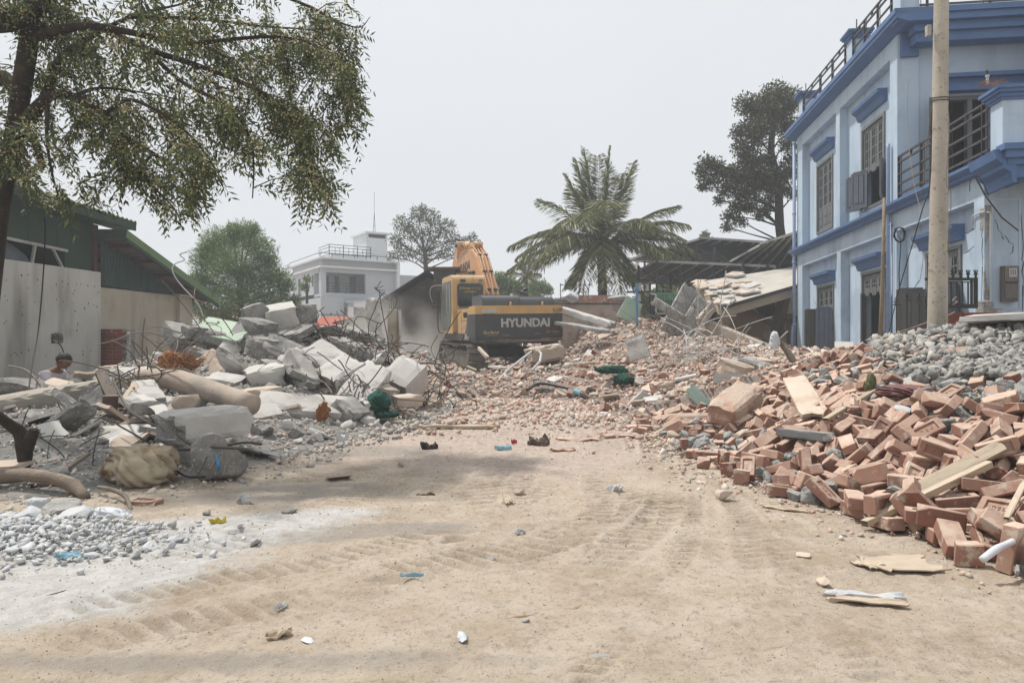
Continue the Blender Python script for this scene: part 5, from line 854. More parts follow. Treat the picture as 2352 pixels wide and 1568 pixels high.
m = MB(); c1 = c0+Vector((-.06,0,.02)); m.tube([c1, c1+Vector((0,0,.1))], .018, 8); m.tube([c1+Vector((0,0,.1)), c1+Vector((0,0,.13))], .028, 8); m.tube([c1+Vector((0,0,.13)), c1+Vector((-.01,0,.2))], .016, 8, 1); tag(m.build('pipe_stub', [m_whitepipe, m_railback]), 'short white pipe stub with dark cap beside the nest', 'pipe')
# low brick wall with a black steel gate panel on top
bw = root('brick_wall', (6.75, 9.9, 0), 'low red brick wall stub at the foot of the utility pole', 'brick wall')
rr = random.Random(5); gb = MB(); x0, x1 = W(2168,720,9.9).x-bw.location.x, W(2290,720,9.9).x-bw.location.x
bmh = MB().box((0,0,0), (.225,.11,.068)); tmp = bmh.build('brick', m_brickdark, bw, bevel=.004, norm=False); bme = tmp.data; first = True
for j in range(19):
    zz = 1.52-.036-.078*j; 
    if zz < .9: continue
    x = x0+(-.1 if j % 2 else 0)-(.12*j if j < 4 else .4)
    while x < x1:
        o = tmp if first else D.objects.new('brick', bme)
        if not first:
            COL.objects.link(o); o.parent = bw; mo = o.modifiers.new('edge', 'BEVEL'); mo.width = .004; mo.segments = 1
        first = False; o.location = (x+.11, rr.gauss(0,.006), zz+rr.gauss(0,.002)); o.rotation_euler = (0, 0, rr.gauss(0,.02)); x += .24
m = MB(); m.lohi((x0-.2,-.045,0),(x1,.05,1.475)); m.build('mortar', m_mortar, bw, norm=False)
gt = root('steel_gate_panel', (7.0, 9.9, 1.53), 'black steel gate panel with spear tips standing on the brick wall stub', 'gate')
M0 = sub(gt); gx0, gx1 = W(2172,0,9.9).x, W(2243,0,9.9).x; zt, zb = W(0,638,9.9).z, W(0,708,9.9).z; YY = 9.9
m = MB(); m.lohi((gx0-.3,YY-.02,zt-.04),(gx1,YY+.02,zt),0,M0); m.lohi((gx0-.3,YY-.02,zb-.0),(gx1-.04,YY+.02,zb+.06),0,M0); m.lohi((gx1-.04,YY-.02,zb),(gx1,YY+.02,zt-.04),0,M0); m.lohi((gx1-.09,YY-.018,zb+.06),(gx1-.07,YY+.018,zt-.04),0,M0); m.lohi((gx0,YY-.015,zt-.07),(gx1-.09,YY+.015,zt-.055),0,M0); m.build('gate_frame', m_railback, gt)
for k in range(8):
    xx = gx1-.13-.082*k; m = MB(); m.lohi((xx-.008,YY-.008,zb+.06),(xx+.008,YY+.008,zt-.07),0,M0); m.build('bar', m_railback, gt)
for k in range(5):
    xx = gx1-.02-.11*k; m = MB(); m.lohi((xx-.012,YY-.01,zt),(xx+.012,YY+.01,zt+.05),0,M0); m.lohi((xx-.03,YY-.006,zt+.045),(xx+.03,YY+.006,zt+.06),0,M0)
    for s_ in (-1,0,1): m.bar((xx+s_*.012,YY,zt+.055),(xx+s_*.028,YY,zt+.115),.014,.008,0,M0)
    m.build('spear_tip', m_railback, gt)
for k, (px, py) in enumerate(((2058,700),(2082,690),(2110,694),(2126,692),(2148,690))):
    c0 = W(px, py, 9.6+k*.1); m = MB(); m.tube([c0-Vector((0,0,.5)), c0+Vector((0,0,.12))], .012, 5)
    for zz, r_ in ((.0,.05),(.04,.04),(.075,.03)): m.tube([c0+Vector((-r_,0,zz)), c0+Vector((0,0,zz+.02)), c0+Vector((r_,0,zz))], .01, 5)
    tag(m.build('rusty_finial', m_darkbar), 'rusty spear finial of a buried fence poking up before the blue house', 'fence finial', 'rusty fence finials behind the brick pile')
m = MB(); c0 = W(2183,722,9.6); m.tube([c0+Vector((-.9,-.1,-.3)), c0, c0+Vector((.05,0,.03))], .018, 6); tag(m.build('stick', m_rebar), 'long pale rod leaning on the brick wall stub', 'rod')
m = MB(); c0 = W(2187,690,9.8); 
for k in range(6): m.box(c0+Vector((rr.gauss(0,.012),-.05,-.02*k+.04)), (.028,.015,.028), rot=Quaternion((1,rr.random(),rr.random()),rr.random()*2))
tag(m.build('rag', mat('red and white rag', [(150,50,52),(190,180,178)], 14, .2, 40, .9, rnd=0)), 'small red and white rag tied to the black gate panel', 'rag')
m = MB(); c0 = W(2258,690,10.3); m.lohi(c0+Vector((-.07,-.1,-.25)), c0+Vector((.09,.1,0))); tag(m.build('concrete_block', m_conc, bevel=.03), 'small square concrete block against the cracked house corner', 'concrete block')
# ---------------------------------------------------------------- left: stained boundary walls and the green shed house
m_wallgrey = mat('stained pale cement wall', [(196,192,184),(182,178,170),(166,160,150)], 1.2, .15, 50, .9, streak=((108,102,94),2.6,.75), rnd=0, world=True, patch=(.6,.72), bdist=.006)
m_wallcream = mat('stained cream cement wall', [(192,182,164),(180,170,152),(150,142,126)], 1.3, .15, 50, .9, streak=((108,104,94),2.4,.6), rnd=0, world=True, patch=(.58,.7), bdist=.006)
m_dgreen = mat('dark green painted boards', [(44,64,50),(50,72,56)], 2, .15, 40, .8, rnd=0, world=True)
m_teal = mat('teal painted wall', [(86,140,122),(96,148,130)], 2, .1, 40, .8, rnd=0)
m_greentrim = mat('green fascia', [(104,126,84),(112,134,92),(88,108,72)], 2, .1, 40, .7, rnd=0, world=True)
m_paleroof = mat('pale green roofing sheet', [(178,190,158),(164,178,144)], 2, .1, 30, .6, rnd=0, world=True, dust=.3, dustc=(190,186,168))
m_dsheet = mat('dark green cladding sheet', [(52,76,68),(40,62,56),(66,88,78)], 1.5, .2, 30, .7, streak=((30,40,36),4,.5), rnd=0, world=True)
m_tarp = mat('grey tarpaulin', [(104,112,120),(88,96,104)], 2, .3, 14, .6, rnd=0, world=True)
m_redbrown = mat('red brown painted post', [(84,46,42),(96,54,48)], 4, .1, 40, .7, rnd=0)
WX = lambda Y: -9.64-.13*(16-Y)
wl = root('boundary_wall', (WX(13), 13, 0), 'tall stained white cement wall below the dark green shed', 'wall')
M0 = sub(wl); m = MB()
def wallseg(m, pts, z0, z1, th=.2):
    for (a, b_) in zip(pts, pts[1:]):
        a, b_ = Vector((a[0], a[1], 0)), Vector((b_[0], b_[1], 0)); n_ = Vector((-(b_-a).y, (b_-a).x, 0)).normalized()*th
        m.add([a+Vector((0,0,z0)), b_+Vector((0,0,z0)), b_+n_+Vector((0,0,z0)), a+n_+Vector((0,0,z0)), a+Vector((0,0,z1)), b_+Vector((0,0,z1)), b_+n_+Vector((0,0,z1)), a+n_+Vector((0,0,z1))], [(0,1,2,3),(4,5,6,7),(0,1,5,4),(1,2,6,5),(2,3,7,6),(3,0,4,7)], 0, M0)
Yh = 14.72; wallseg(m, [(WX(9), 9), (WX(Yh-.16), Yh-.16)], 0, 2.72); wallseg(m, [(WX(Yh-.16), Yh-.16), (WX(Yh+.16), Yh+.16)], 0, 1.06); wallseg(m, [(WX(Yh-.16), Yh-.16), (WX(Yh+.16), Yh+.16)], 1.27, 2.72); wallseg(m, [(WX(Yh+.16), Yh+.16), (WX(16), 16)], 0, 2.72)
m.build('wall_body', m_wallgrey, wl)
m = MB(); rr = random.Random(2)
for k in range(16):
    c = Vector((WX(Yh)+.01, Yh, 1.18)); a = k*.4; e = c+Vector((.004, math.cos(a)*.19, math.sin(a)*.12)); m.bar(c+Vector((.0, math.cos(a)*rr.uniform(.09,.15), math.sin(a)*.075)), e, rr.uniform(.04,.07), .006, 0, M0)
m.build('hole_edge', m_conc, wl)['kind'] = 'stuff'
m = MB(); rr = random.Random(12)
for k in range(70):
    y = rr.uniform(12.5, 15.95); z = rr.choice((.9,1.45,1.9,2.35))+rr.gauss(0,.12); m.box((WX(y)+.004, y, z), (.006, rr.uniform(.01,.03), rr.uniform(.012,.04)), 0, M0)
m.build('pockmarks', m_crack, wl)['kind'] = 'stuff'
w2 = root('boundary_wall', (-10.25, 17, 0), 'stained cream cement wall with an end pilaster under the lean-to roof', 'wall'); M0 = sub(w2)
m = MB(); wallseg(m, [(-10.25,17),(-9.9,20.1)], 0, 2.45); wallseg(m, [(-9.78,20.1),(-9.72,20.75)], 0, 2.5, .4); wallseg(m, [(-10.0,16.2),(-10.25,17)], 0, 2.3, .25); m.build('wall_body', m_wallcream, w2)
m = MB(); m.box((-10.06,18.0,1.02),(.03,.32,.3),0,M0); m.build('niche', m_crack, w2)
m = MB(); [m.box((-10.035+rr.gauss(0,.01),18.0+rr.gauss(0,.08),1.0+rr.gauss(0,.07)),(.03,.06,.05),0,M0,rz=rr.random()) for _ in range(9)]; m.build('broken_filling', m_brick, w2)
# red brick pier between the walls
pr = root('brick_pier', (-9.55, 16.35, 0), 'red brick pier with a white mortar edge between the two cement walls', 'brick pier'); bme = None; rr = random.Random(9)
for j in range(17):
    z = 1.32-.085*j
    if z < .25: break
    for i in range(3):
        o = D.objects.new('brick', bme) if bme else None
        if o is None:
            mm = MB().box((0,0,0), (.225,.12,.072)); o = mm.build('brick', m_brickdark, pr, norm=False); bme = o.data
        else: COL.objects.link(o); o.parent = pr
        o.location = (-.3+i*.24+(.1 if j % 2 else 0)-.05, rr.gauss(0,.006), z+.04); o.rotation_euler = (0,0,rr.gauss(0,.02))
m = MB(); m.lohi((-.42,-.05,0),(.36,.3,1.385)); m.build('mortar', m_mortar, pr, norm=False)
m = MB()
for k in range(22): m.box((.39+rr.gauss(0,.01), -.05+rr.gauss(0,.01), .06*k+.03), (.07,.08,.05), rot=Quaternion((rr.random(),1,rr.random()),rr.random()))
m.build('mortar_smear', m_plaster, pr, norm=False)
# shed house
sh = root('green_shed_house', (-10.4, 14, 0), 'dark green shed house with pale corrugated roof above the white wall', 'house'); M0 = sub(sh)
m = MB(); m.lohi((-17,16.85,0),(-10.5,17.0,4.0),0,M0); m.lohi((-10.6,8,3.25),(-10.42,17.0,4.05),0,M0); m.lohi((-10.6,15.9,2.6),(-10.42,16.9,3.25),0,M0); m.lohi((-10.6,8,0),(-10.42,17,2.5),0,M0); m.build('wall', m_dgreen, sh)
m = MB()
for k in range(9): m.lohi((-10.41,9+k*.95,3.25),(-10.4,9.02+k*.95,4.0),0,M0)
m.build('board_joint', m_crack, sh)['kind'] = 'stuff'
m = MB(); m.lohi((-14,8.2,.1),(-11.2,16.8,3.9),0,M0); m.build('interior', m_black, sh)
m = MB(); m.lohi((-10.5,16.9,1.5),(-10.34,17.06,4.0),0,M0); m.build('corner_post', m_redbrown, sh)
fr = MB(); 
for y in (11.4,13.2,14.75): fr.bar((-10.44,y,2.4),(-10.44,y+.2,3.25),.05,.05,0,M0)
fr.bar((-10.43,9,3.25),(-10.43,16.0,3.22),.06,.06,0,M0); fr.bar((-10.43,15.5,3.2),(-10.43,16.05,2.55),.05,.05,0,M0); fr.build('window_frame', m_wallgrey, sh)
v = []; ny_, nz_ = 26, 10
for j in range(nz_):
    for i in range(ny_):
        y = 10.5+i*.21; z = 2.35+j*.088; top = 3.22-.35*abs(math.sin((y-11)*1.05))**2*(.9 if y > 13.3 else .5)-max(0,(y-14.9))*.55; zz = 2.35+(max(top,2.4)-2.35)*j/(nz_-1); v.append((-10.55+.05*noise.noise(Vector((y*1.3,z*1.5,0)))-.03*j*.3, y, zz))
f = [(j*ny_+i, j*ny_+i+1, (j+1)*ny_+i+1, (j+1)*ny_+i) for j in range(nz_-1) for i in range(ny_-1)]
m = MB(); m.add(v, f, 0, M0); m.build('tarpaulin', m_tarp, sh, smooth=True)
def corrugated(m, o, u, v_, pitch=.18, amp=.02, M=None, th=.0):
    """o corner, u across the ribs, v_ along the ribs"""
    o, u, v_ = Vector(o), Vector(u), Vector(v_); n_ = u.cross(v_).normalized(); k = max(2, int(u.length/pitch)); vs = []
    for i in range(k*4+1):
        a = i/(k*4); h = amp*(1 if i % 4 in (1, 2) else 0); p = o+u*a+n_*h; vs += [p, p+v_]
    m.add(vs, [(2*i, 2*i+1, 2*i+3, 2*i+2) for i in range(k*4)], 0, M); return m
m = MB(); corrugated(m, (-9.8,8,4.24), (-.12,10.1,0), (-3.2,0,.95), .2, .03, M0); corrugated(m, (-9.8,8,4.215), (-.12,10.1,0), (-3.2,0,.95), .2, .03, M0); m.build('roof', m_paleroof, sh)
m = MB(); m.bar((-9.86,8,4.12),(-9.96,18.05,4.12),.05,.2,0,M0); m.bar((-9.96,18.05,4.12),(-13,18.05,5.0),.05,.2,0,M0); m.lohi((-10.42,8,4.03),(-9.9,17.98,4.06),0,M0); m.build('eave', m_dgreen, sh)
m = MB(); m.bar((-13.02,8,5.22),(-13.1,18.2,5.22),.3,.05,0,M0); m.build('ridge_cap', m_greentrim, sh)
# lean-to behind with green verge
ln = root('lean_to', (-9.9, 17.2, 0), 'lean-to with bright green verge and corrugated dark green gable', 'shed'); M0 = sub(ln)
A = Vector((-9.6,17.0,3.78)); B = Vector((-9.25,21.5,2.36)); dv = (B-A)
m = MB(); m.bar(A+Vector((-.02,0,0)), B, .06, .2, 0, M0); m.build('verge', m_greentrim, ln)
m = MB(); m.bar(A+Vector((0,0,-.15)), B+Vector((0,0,-.15)), .04, .09, 0, M0); m.bar(A, A+Vector((-7,0,0)), .05, .22, 0, M0); m.build('fascia', m_dgreen, ln)
m_underside = mat('weathered sheet underside', [(132,120,108),(116,104,94)], 2, .1, 30, .8, rnd=0)
m = MB(); corrugated(m, A+Vector((-.03,.02,-.02)), dv, Vector((-6.5,0,0)), .3, .03, M0); m.build('roof', m_underside, ln)
m = MB(); corrugated(m, A+Vector((-.03,.02,.06)), dv, Vector((-6.5,0,0)), .3, .03, M0); m.build('roof_sheet', m_greentrim, ln)
for t in (.1,.3,.5,.7,.9):
    m = MB(); q = A+dv*t+Vector((0,0,-.1)); m.bar(q, q+Vector((-3,0,0)), .07, .09, 0, M0); m.build('purlin', m_redbrown, ln)
vs = []; k = 60
for i in range(k+1):
    t = i/k; y = 17.05+t*3.65; x = -10.28+.11*(y-17)+(.03 if i % 2 else 0)+.03*noise.noise(Vector((y*2,0,0))); zt = 3.66-(y-17)*.315; zb = 2.5-.05*t; vs += [(x,y,zb),(x-.02,y,zt)]
m = MB(); m.add(vs, [(2*i,2*i+1,2*i+3,2*i+2) for i in range(k)], 0, M0); m.build('gable_cladding', m_dsheet, ln)
m = MB(); m.lohi((-16,20.7,0),(-10,20.9,2.5),0,M0); m.build('wall', m_wallcream, ln)
m = MB(); m.lohi((-17.5,20,0),(-14.9,20.2,5.4),0); tag(m.build('teal_house', m_teal), 'sliver of a teal painted house wall behind the dark tree trunk', 'house')
th_ = D.objects['teal_house']; mm = MB(); mm.bar((-1.3,-.2,5.4),(1.6,-.2,5.9),.5,.12); mm.build('roof', m_redbrown, th_, norm=False)
# bits seen past the lean-to
m = MB(); m.lohi((-15.6,34,0),(-13.2,36,2.3)); fh = tag(m.build('yellow_house', mat('pale yellow wall', [(206,196,150),(196,186,140)], 2, .1, 20, .9, rnd=0)), 'pale yellow house end glimpsed beyond the green verge', 'house')
mm = MB(); corrugated(mm, (-1.6,-1.3,2.3), (3.2,0,0), (0,2.5,.5), .25, .03); m_pinkroof = mat('faded red roofing sheet', [(196,112,94),(184,102,86),(206,128,110)], 1.5, .1, 30, .7, rnd=0); mm.build('roof', m_pinkroof, fh, norm=False)
# ---------------------------------------------------------------- grey two-storey villa far behind
V0 = Vector((-13.4, 48, 0)); VA = math.atan2(.542, .84)
vl = root('grey_villa', V0, 'pale grey flat-roofed two-storey villa seen over the slab heap', 'house', rz=VA); vl.scale = (.56,1,1)
m_villa = mat('pale grey villa paint', [(186,192,198),(178,184,190)], .5, .05, 10, .8, rnd=0); m_villaw = mat('white villa trim', [(224,228,230),(214,218,222)], .5, .05, 10, .8, rnd=0)
m_vdark = mat('dark villa opening', [(66,70,76),(58,62,68)], 1, 0, 10, .5, rnd=0)
def vb(name, boxes, mt_, parent=None):
    m = MB(); [m.lohi(a, b_) for a, b_ in boxes]; return m.build(name, mt_, parent or vl, norm=False)
# local x along the front (to the right), y away along the side; openings left free
vb('wall', [((0,0,4.5),(.6,.3,6.3)),((5.8,0,4.5),(9.9,.3,6.3)),((.6,0,6.0),(5.8,.3,6.3)),((0,0,6.3),(9.9,.3,6.9)),((0,.3,4.5),(.3,.6,6.3)),((0,1.8,4.5),(.3,7.4,6.3)),((0,.3,6.0),(.3,1.8,6.3)),((0,.3,6.3),(.3,7.4,6.9)),((0,-.02,4.2),(9.9,.3,4.55)),
 ((-.2,-.2,0),(2.8,.3,4.2)),((2.8,0,3.5),(9.9,.3,4.2)),((-.2,.3,0),(.1,7.4,4.2)),((.3,1.8,0),(10,2.1,6.3)),((0,7.2,0),(10,7.4,6.9)),((9.7,.3,0),(9.9,7.4,6.9)),((9.9,2,0),(17,3,6.3)),((5.8,0,0),(9.9,.3,3.5))], m_villa)
vb('floor_slab', [((.1,.1,4.3),(9.8,2,4.5)),((.1,.1,6.85),(9.8,7.3,7.0))], m_villa)
vb('roof_cornice', [((-.5,-.5,6.9),(10.2,7.8,7.02)),((-.35,-.35,6.3),(10.1,0,6.42)),((-.35,0,6.3),(0,7.5,6.42)),((9.9,-.4,0),(10.3,0,6.9))], m_villaw)
vb('parapet', [((2.2,1.4,7.0),(9.9,1.7,7.55)),((1.4,.8,7.0),(9.9,1.4,7.25)),((1.4,1.4,7.0),(1.7,6,7.3))], m_villaw)
tw = vb('stair_tower', [((7.2,1.9,7.2),(10.2,4.8,9.0)),((6.9,1.6,9.3),(10.5,5,9.42)),((7.2,1.9,9.0),(7.5,4.8,9.3)),((10.0,1.9,9.0),(10.2,4.8,9.3)),((7.4,4.6,9.0),(10.1,4.8,9.3))], m_villaw)
vb('tower_vent', [((7.4,2.1,8.98),(10.1,4.7,9.28))], m_vdark, tw)
vb('porch', [((3.0,-.9,0),(3.6,-.6,3.9)),((3.0,-.9,3.55),(8.4,-.6,3.9)),((3.0,-.9,3.85),(8.4,0,3.95))], m_villaw)
for nm, bx in (('door', ((1.4,1.7,4.5),(1.9,1.8,5.9))), ('door', ((2.7,1.7,4.5),(3.3,1.8,5.9))), ('door', ((4.8,1.7,4.5),(5.6,1.8,5.95))), ('window', ((-.03,3.2,4.7),(.02,3.9,5.9))), ('window', ((-.03,5.2,4.6),(.02,5.8,5.9))), ('window', ((-.03,1.9,5.1),(.02,2.2,5.9))), ('window', ((-.23,1.2,2.2),(-.19,1.8,3.2))), ('window', ((-.23,3.3,2.2),(-.19,4.3,3.3))), ('window', ((1.0,-.23,3.0),(1.2,-.19,3.1))), ('door', ((3.7,-.03,1.2),(5.7,.02,3.1))), ('window', ((3.0,-.03,1.2),(3.3,.0,2.4))), ('window', ((7,-.03,4.95),(7.2,.0,5.1)))):
    vb(nm, [bx], m_vdark)
m = MB()
for z in (4.65,4.85,5.05,5.25): m.bar((.6,.1,z),(5.8,.1,z),.04)
for x in np.arange(.7,5.8,.85): m.bar((x,.1,4.55),(x,.1,5.25),.04)
m.build('balcony_railing', m_railback, vl, norm=False)
m = MB()
for z in (7.4,7.65,7.9,8.1):
    m.bar((1.5,.9,z),(7.2,.9,z),.04); m.bar((1.5,.9,z),(1.5,3.5,z),.04)
for x in (1.5,3.4,5.3,7.1): m.bar((x,.9,7.2),(x,.9,8.1),.07)
for x in (2.3,2.9,4.1,4.7,6.0,6.5): m.bar((x,.9,7.4),(x,.9,7.9),.04)
m.build('terrace_railing', m_railback, vl, norm=False)
m = MB(); m.bar((-.4,-.4,7.3),(10.2,-.4,7.3),.04); m.bar((-.4,-.4,7.3),(-.4,7.6,7.3),.04)
for x in np.arange(-.4,10.3,1.5): m.bar((x,-.4,7.0),(x,-.4,7.32),.06)
m.build('edge_rail', m_railback, vl, norm=False)
m = MB(); [m.bar((8.6+a*.15,2.3,9.4),(8.6,2.3,11.0),.04) for a in (-1,1)]; m.bar((8.6,2.3,11),(8.6,2.3,12.6),.03); m.bar((8.45,2.3,10),(8.75,2.3,10),.03); m.build('antenna', m_railback, vl, norm=False)
vb('wall_band', [((-.23,-.23,2.95),(2.82,-.2,3.0)),((-.23,-.23,2.1),(2.82,-.2,2.15))], m_vdark)
# red roof in front of the villa
rf = root('red_roofed_shed', (-7.5, 30, 0), 'low shed with faded red corrugated roof in front of the grey villa', 'shed'); m = MB(); corrugated(m, (-1.5,0,1.55), (2.5,0,.03), (.15,1.6,.68), .12, .02); m.build('roof', m_pinkroof, rf, norm=False)
m = MB(); m.lohi((-1.4,.05,0),(1.0,1.5,1.5)); m.build('wall', m_wallcream, rf, norm=False)
# dark barn with gable
bn = root('dark_barn', (-4.0, 28, 0), 'dark sooty barn with a low gable behind the dust', 'barn')
m_barn = mat('sooty boards', [(84,78,74),(72,66,62),(98,90,84)], 1.5, .3, 20, .9, rnd=0)
m = MB(); M_ = Matrix(((1,0,0,0),(0,0,1,0),(0,1,0,0),(0,0,0,1)))
m.prism([(-1.9,0),(-1.9,2.15),(.55,3.75),(2.6,2.4),(2.6,0)], 0, 5, 0, M_); m.build('wall', m_barn, bn, norm=False)
m = MB(); m.bar((-2.55,2.2,1.95),(.55,2.2,3.95),5.2,.07); m.bar((.55,2.2,3.95),(2.8,2.2,2.5),5.2,.07); m.bar((-3.4,2.4,1.85),(-1.9,2.4,2.25),4.6,.06); m.build('roof', mat('dark roofing', [(70,66,64),(82,78,74)], 1, .2, 20, .8, rnd=0), bn, norm=False)
for k in range(9):
    m = MB(); m.lohi((-1.8+.5*k,-.03,0),(-1.77+.5*k,-.004,2.1)); m.build('board_seam', m_crack, bn, norm=False)
wt = root('timber_tower', (-2.75, 27, 0), 'narrow dark timber tower with a flat cap behind the excavator cab', 'tower'); m = MB(); m.lohi((-.32,-.3,0),(.5,.3,3.9)); m.build('shaft', m_barn, wt, norm=False); m = MB(); m.lohi((-.6,-.45,3.9),(.7,.5,4.0)); m.build('cap', m_oldwood, wt, norm=False)
# ---------------------------------------------------------------- broken concrete posts
def rough_tube(pts, rs, n, seed, amp, sq=False):
    m = MB(); P = curve(pts, 16); k = len(P); R_ = np.interp(np.linspace(0,1,k), np.linspace(0,1,len(rs)), rs); m.tube(P, list(R_), n)
    m.v = [tuple(Vector(v)*1+Vector((noise.noise(Vector(v)*6+Vector((seed,0,0))), noise.noise(Vector(v)*6+Vector((0,seed,0))), noise.noise(Vector(v)*5+Vector((0,0,seed)))))*amp) for v in m.v]; return m
m = rough_tube([W(868,815,17), W(862,760,17), W(855,720,17), W(853,695,17), W(850,682,17)], [.22,.17,.14,.12,.05], 10, 1, .09); tag(m.build('broken_post', m_plaster), 'tall broken concrete post with a ragged top left of the excavator', 'concrete post')
o = D.objects['broken_post']; mm = MB()
for k in range(5): mm.bar((0,0,1.7),(.15+.05*k,-.05,1.9-.12*k),.015)
mm.build('rebar', m_rebar, o, norm=False)
p2 = root('concrete_post', W(905,800,18.5)*1-Vector((0,0,.9)), 'square cream concrete post with bars sticking out of its top', 'concrete post'); m = MB(); m.lohi((-.16,-.12,0),(.1,.12,1.95)); m.lohi((.1,-.1,0),(.14,.1,1.9)); m.build('shaft', m_wallcream, p2, norm=False, bevel=.02)
for k in range(6):
    m = MB(); m.bar((-.12+.05*k,0,1.9),(-.13+.055*k,0,2.1+.07*((k*3) % 4)),.012); m.build('rebar', m_rebar, p2, norm=False)
tag(MB().tube([W(921,800,18.3), W(918,712,18.3)], [.03,.04], 6).build('iron_pipe', m_plaster), 'thin pale pipe standing beside the cream concrete post', 'pipe')
# ---------------------------------------------------------------- cream wall remains behind the excavator
rw = root('ruined_wall', W(1360,760,24)*1-Vector((0,0,1.2)), 'low cream painted wall remains with a brick lintel on top', 'wall'); M0 = sub(rw)
a, b_ = W(1288,700,24), W(1432,700,24); zb = .4
m = MB(); M_ = M0 @ Matrix(((1,0,0,0),(0,0,1,24.0),(0,1,0,0),(0,0,0,1)))
m.prism([(a.x,zb),(a.x+.02,1.9),(a.x+.1,2.38),(b_.x-.4,2.4),(b_.x-.38,2.2),(b_.x-.05,1.95),(b_.x+.1,1.5),(b_.x+.2,zb)], 0, .3, 0, M_); m.build('wall_body', m_tanplaster, rw)
m = MB(); c0 = W(1430,684,24); m.lohi((a.x-1.6,23.9,2.42),(c0.x+.2,24.5,2.6),0,M0); m.build('lintel', m_conc, rw, bevel=.03); m = MB(); m.lohi((a.x+.15,23.85,2.46),(b_.x-.25,24.4,2.72),0,M0); m.build('brick_course', m_brick, rw)
rr = random.Random(6); SACKW = None
m = MB(); bm_ = W(1308,680,23.8)
o = place(lump_mesh(91, (.62,.4,.42), m_sack, .12, 3), 'rubble_sack', bm_+Vector((0,0,.0)), Quaternion((0,1,0),.5), 'white plastic sack on the ruined wall behind the excavator', 'sack', None)
o = place(lump_mesh(92, (.95,.3,.18), m_whitechip, .1, 2), 'cement_bag', W(1416,683,23.9), Quaternion((0,0,1),.05), 'flattened pale bag lying along the ruined wall top', 'bag', None)
m = MB(); tt = W(1462,668,22.5); m.tube([tt-Vector((0,0,1.2)), tt+Vector((0,0,.25))], .045, 8); m.tube([tt+Vector((-.08,0,.05)), tt+Vector((.08,0,.05))], .05, 8); m.lohi(tt+Vector((-.16,-.03,-.22)), tt+Vector((-.04,.03,-.18))); tag(m.build('blue_standpipe', mat('blue plastic pipe', [(104,156,190),(90,142,176)], 5, .05, 40, .4, rnd=0), smooth=False), 'blue plastic standpipe upright beside the ruined wall', 'pipe')
# ---------------------------------------------------------------- collapsed house next to the blue one
m_slab = mat('dusty roof slab', [(204,198,188),(190,184,174),(172,166,158)], 1.5, .3, 20, .95, rnd=0, patch=(.56,.66)); m_slabside = mat('yellowed slab edge', [(190,176,150),(176,166,148),(158,152,144)], 2, .4, 20, .95, rnd=0)
ch = root('collapsed_house', (8.6, 22, 0), 'collapsed house with its tilted roof slab fallen on broken walls', 'house'); M0 = sub(ch)
FL, FR, BRr, BL = Vector((6.3,20.5,2.15)), Vector((10.2,21.9,3.22)), Vector((11.4,25,4.0)), Vector((6.5,24.2,3.2)); dn = Vector((.02,.03,-.34))
m = MB(); m.add([FL,FR,BRr,BL,FL+dn,FR+dn,BRr+dn,BL+dn], [(0,1,2,3)], 0, M0); m.add([FL,FR,BRr,BL,FL+dn,FR+dn,BRr+dn,BL+dn], [(4,5,6,7),(0,1,5,4),(1,2,6,5),(2,3,7,6),(3,0,4,7)], 1, M0); m.build('roof_slab', [m_slab, m_slabside], ch)
m = MB(); e = Vector((0,-.05,0)); m.bar(FL+e+Vector((0,0,-.04)), FR+e+Vector((0,0,-.04)), .06, .1, 0, M0); m.build('slab_lip', m_darkbar, ch)
rr = random.Random(21); tile = SL[2]
for k in range(24):
    u, v_ = rr.random()**1.6*.35, rr.random(); p = FL.lerp(FR, u).lerp(BL.lerp(BRr, u), v_)+Vector((0,0,.04)); o = D.objects.new('screed_piece', SL[k % 4]); COL.objects.link(o); o.parent = ch; o.location = p-ch.location; o.rotation_euler = ((FR-FL).cross(BL-FL).normalized().to_track_quat('Z', 'Y') @ Quaternion((0,0,1), rr.uniform(0,6)) @ Quaternion((1,0,0), rr.gauss(0,.07))).to_euler(); s_ = rr.uniform(1.,1.9); o.scale = (s_,s_,s_)
m_inner = mat('cream inner wall', [(212,198,170),(196,182,156),(160,136,112)], 1.2, .4, 14, .95, rnd=0, patch=(.52,.6)); m_drk = mat('dark brown boards', [(58,50,44),(46,40,36)], 2, .4, 20, .95, rnd=0)  # very dark brown backing for the fallen house and the awning
m = MB(); m.prism([(6.9,.3),(6.95,1.9),(8.0,2.25),(8.3,1.9),(8.9,2.0),(9.2,1.5),(9.9,1.4),(10.1,.3)], 0, .2, 0, M0 @ Matrix(((1,0,0,0),(0,0,1,22.6),(0,1,0,0),(0,0,0,1)))); m.prism([(9.2,1.9),(9.0,2.8),(9.9,3.0),(10.9,3.2),(10.9,.3),(9.9,.3),(9.6,1.4)], 0, .2, 0, M0 @ Matrix(((1,0,0,0),(0,0,1,23.4),(0,1,0,0),(0,0,0,1)))); m.build('inner_wall', m_inner, ch)
m = MB(); m.lohi((6.6,24.6,.3),(12,24.8,3.0),0,M0); m.build('rear_wall', m_drk, ch)
m = MB(); m.bar(W(1776,800,21.9), W(1806,655,22.2), .3, .24, 0, M0); m.bar(W(1815,820,21.6), W(1812,720,21.6), .16,.16,0,M0); m.build('leaning_column', m_oldwood, ch)
m = MB(); m.bar(W(1700,700,22.3), W(1800,762,21.9), .14, .16, 0, M0); m.build('fallen_beam', m_oldwood, ch)
m = MB(); m.bar(W(1626,752,20.2), W(1752,805,19.0), .35, .42, 0, M0); m.build('cream_beam', m_tanplaster, ch, bevel=.03)
m = MB(); m.bar(W(1600,742,19.8), W(1632,700,20.2), .3, .34, 0, M0); m.build('corner_block', m_tanplaster, ch, bevel=.04)
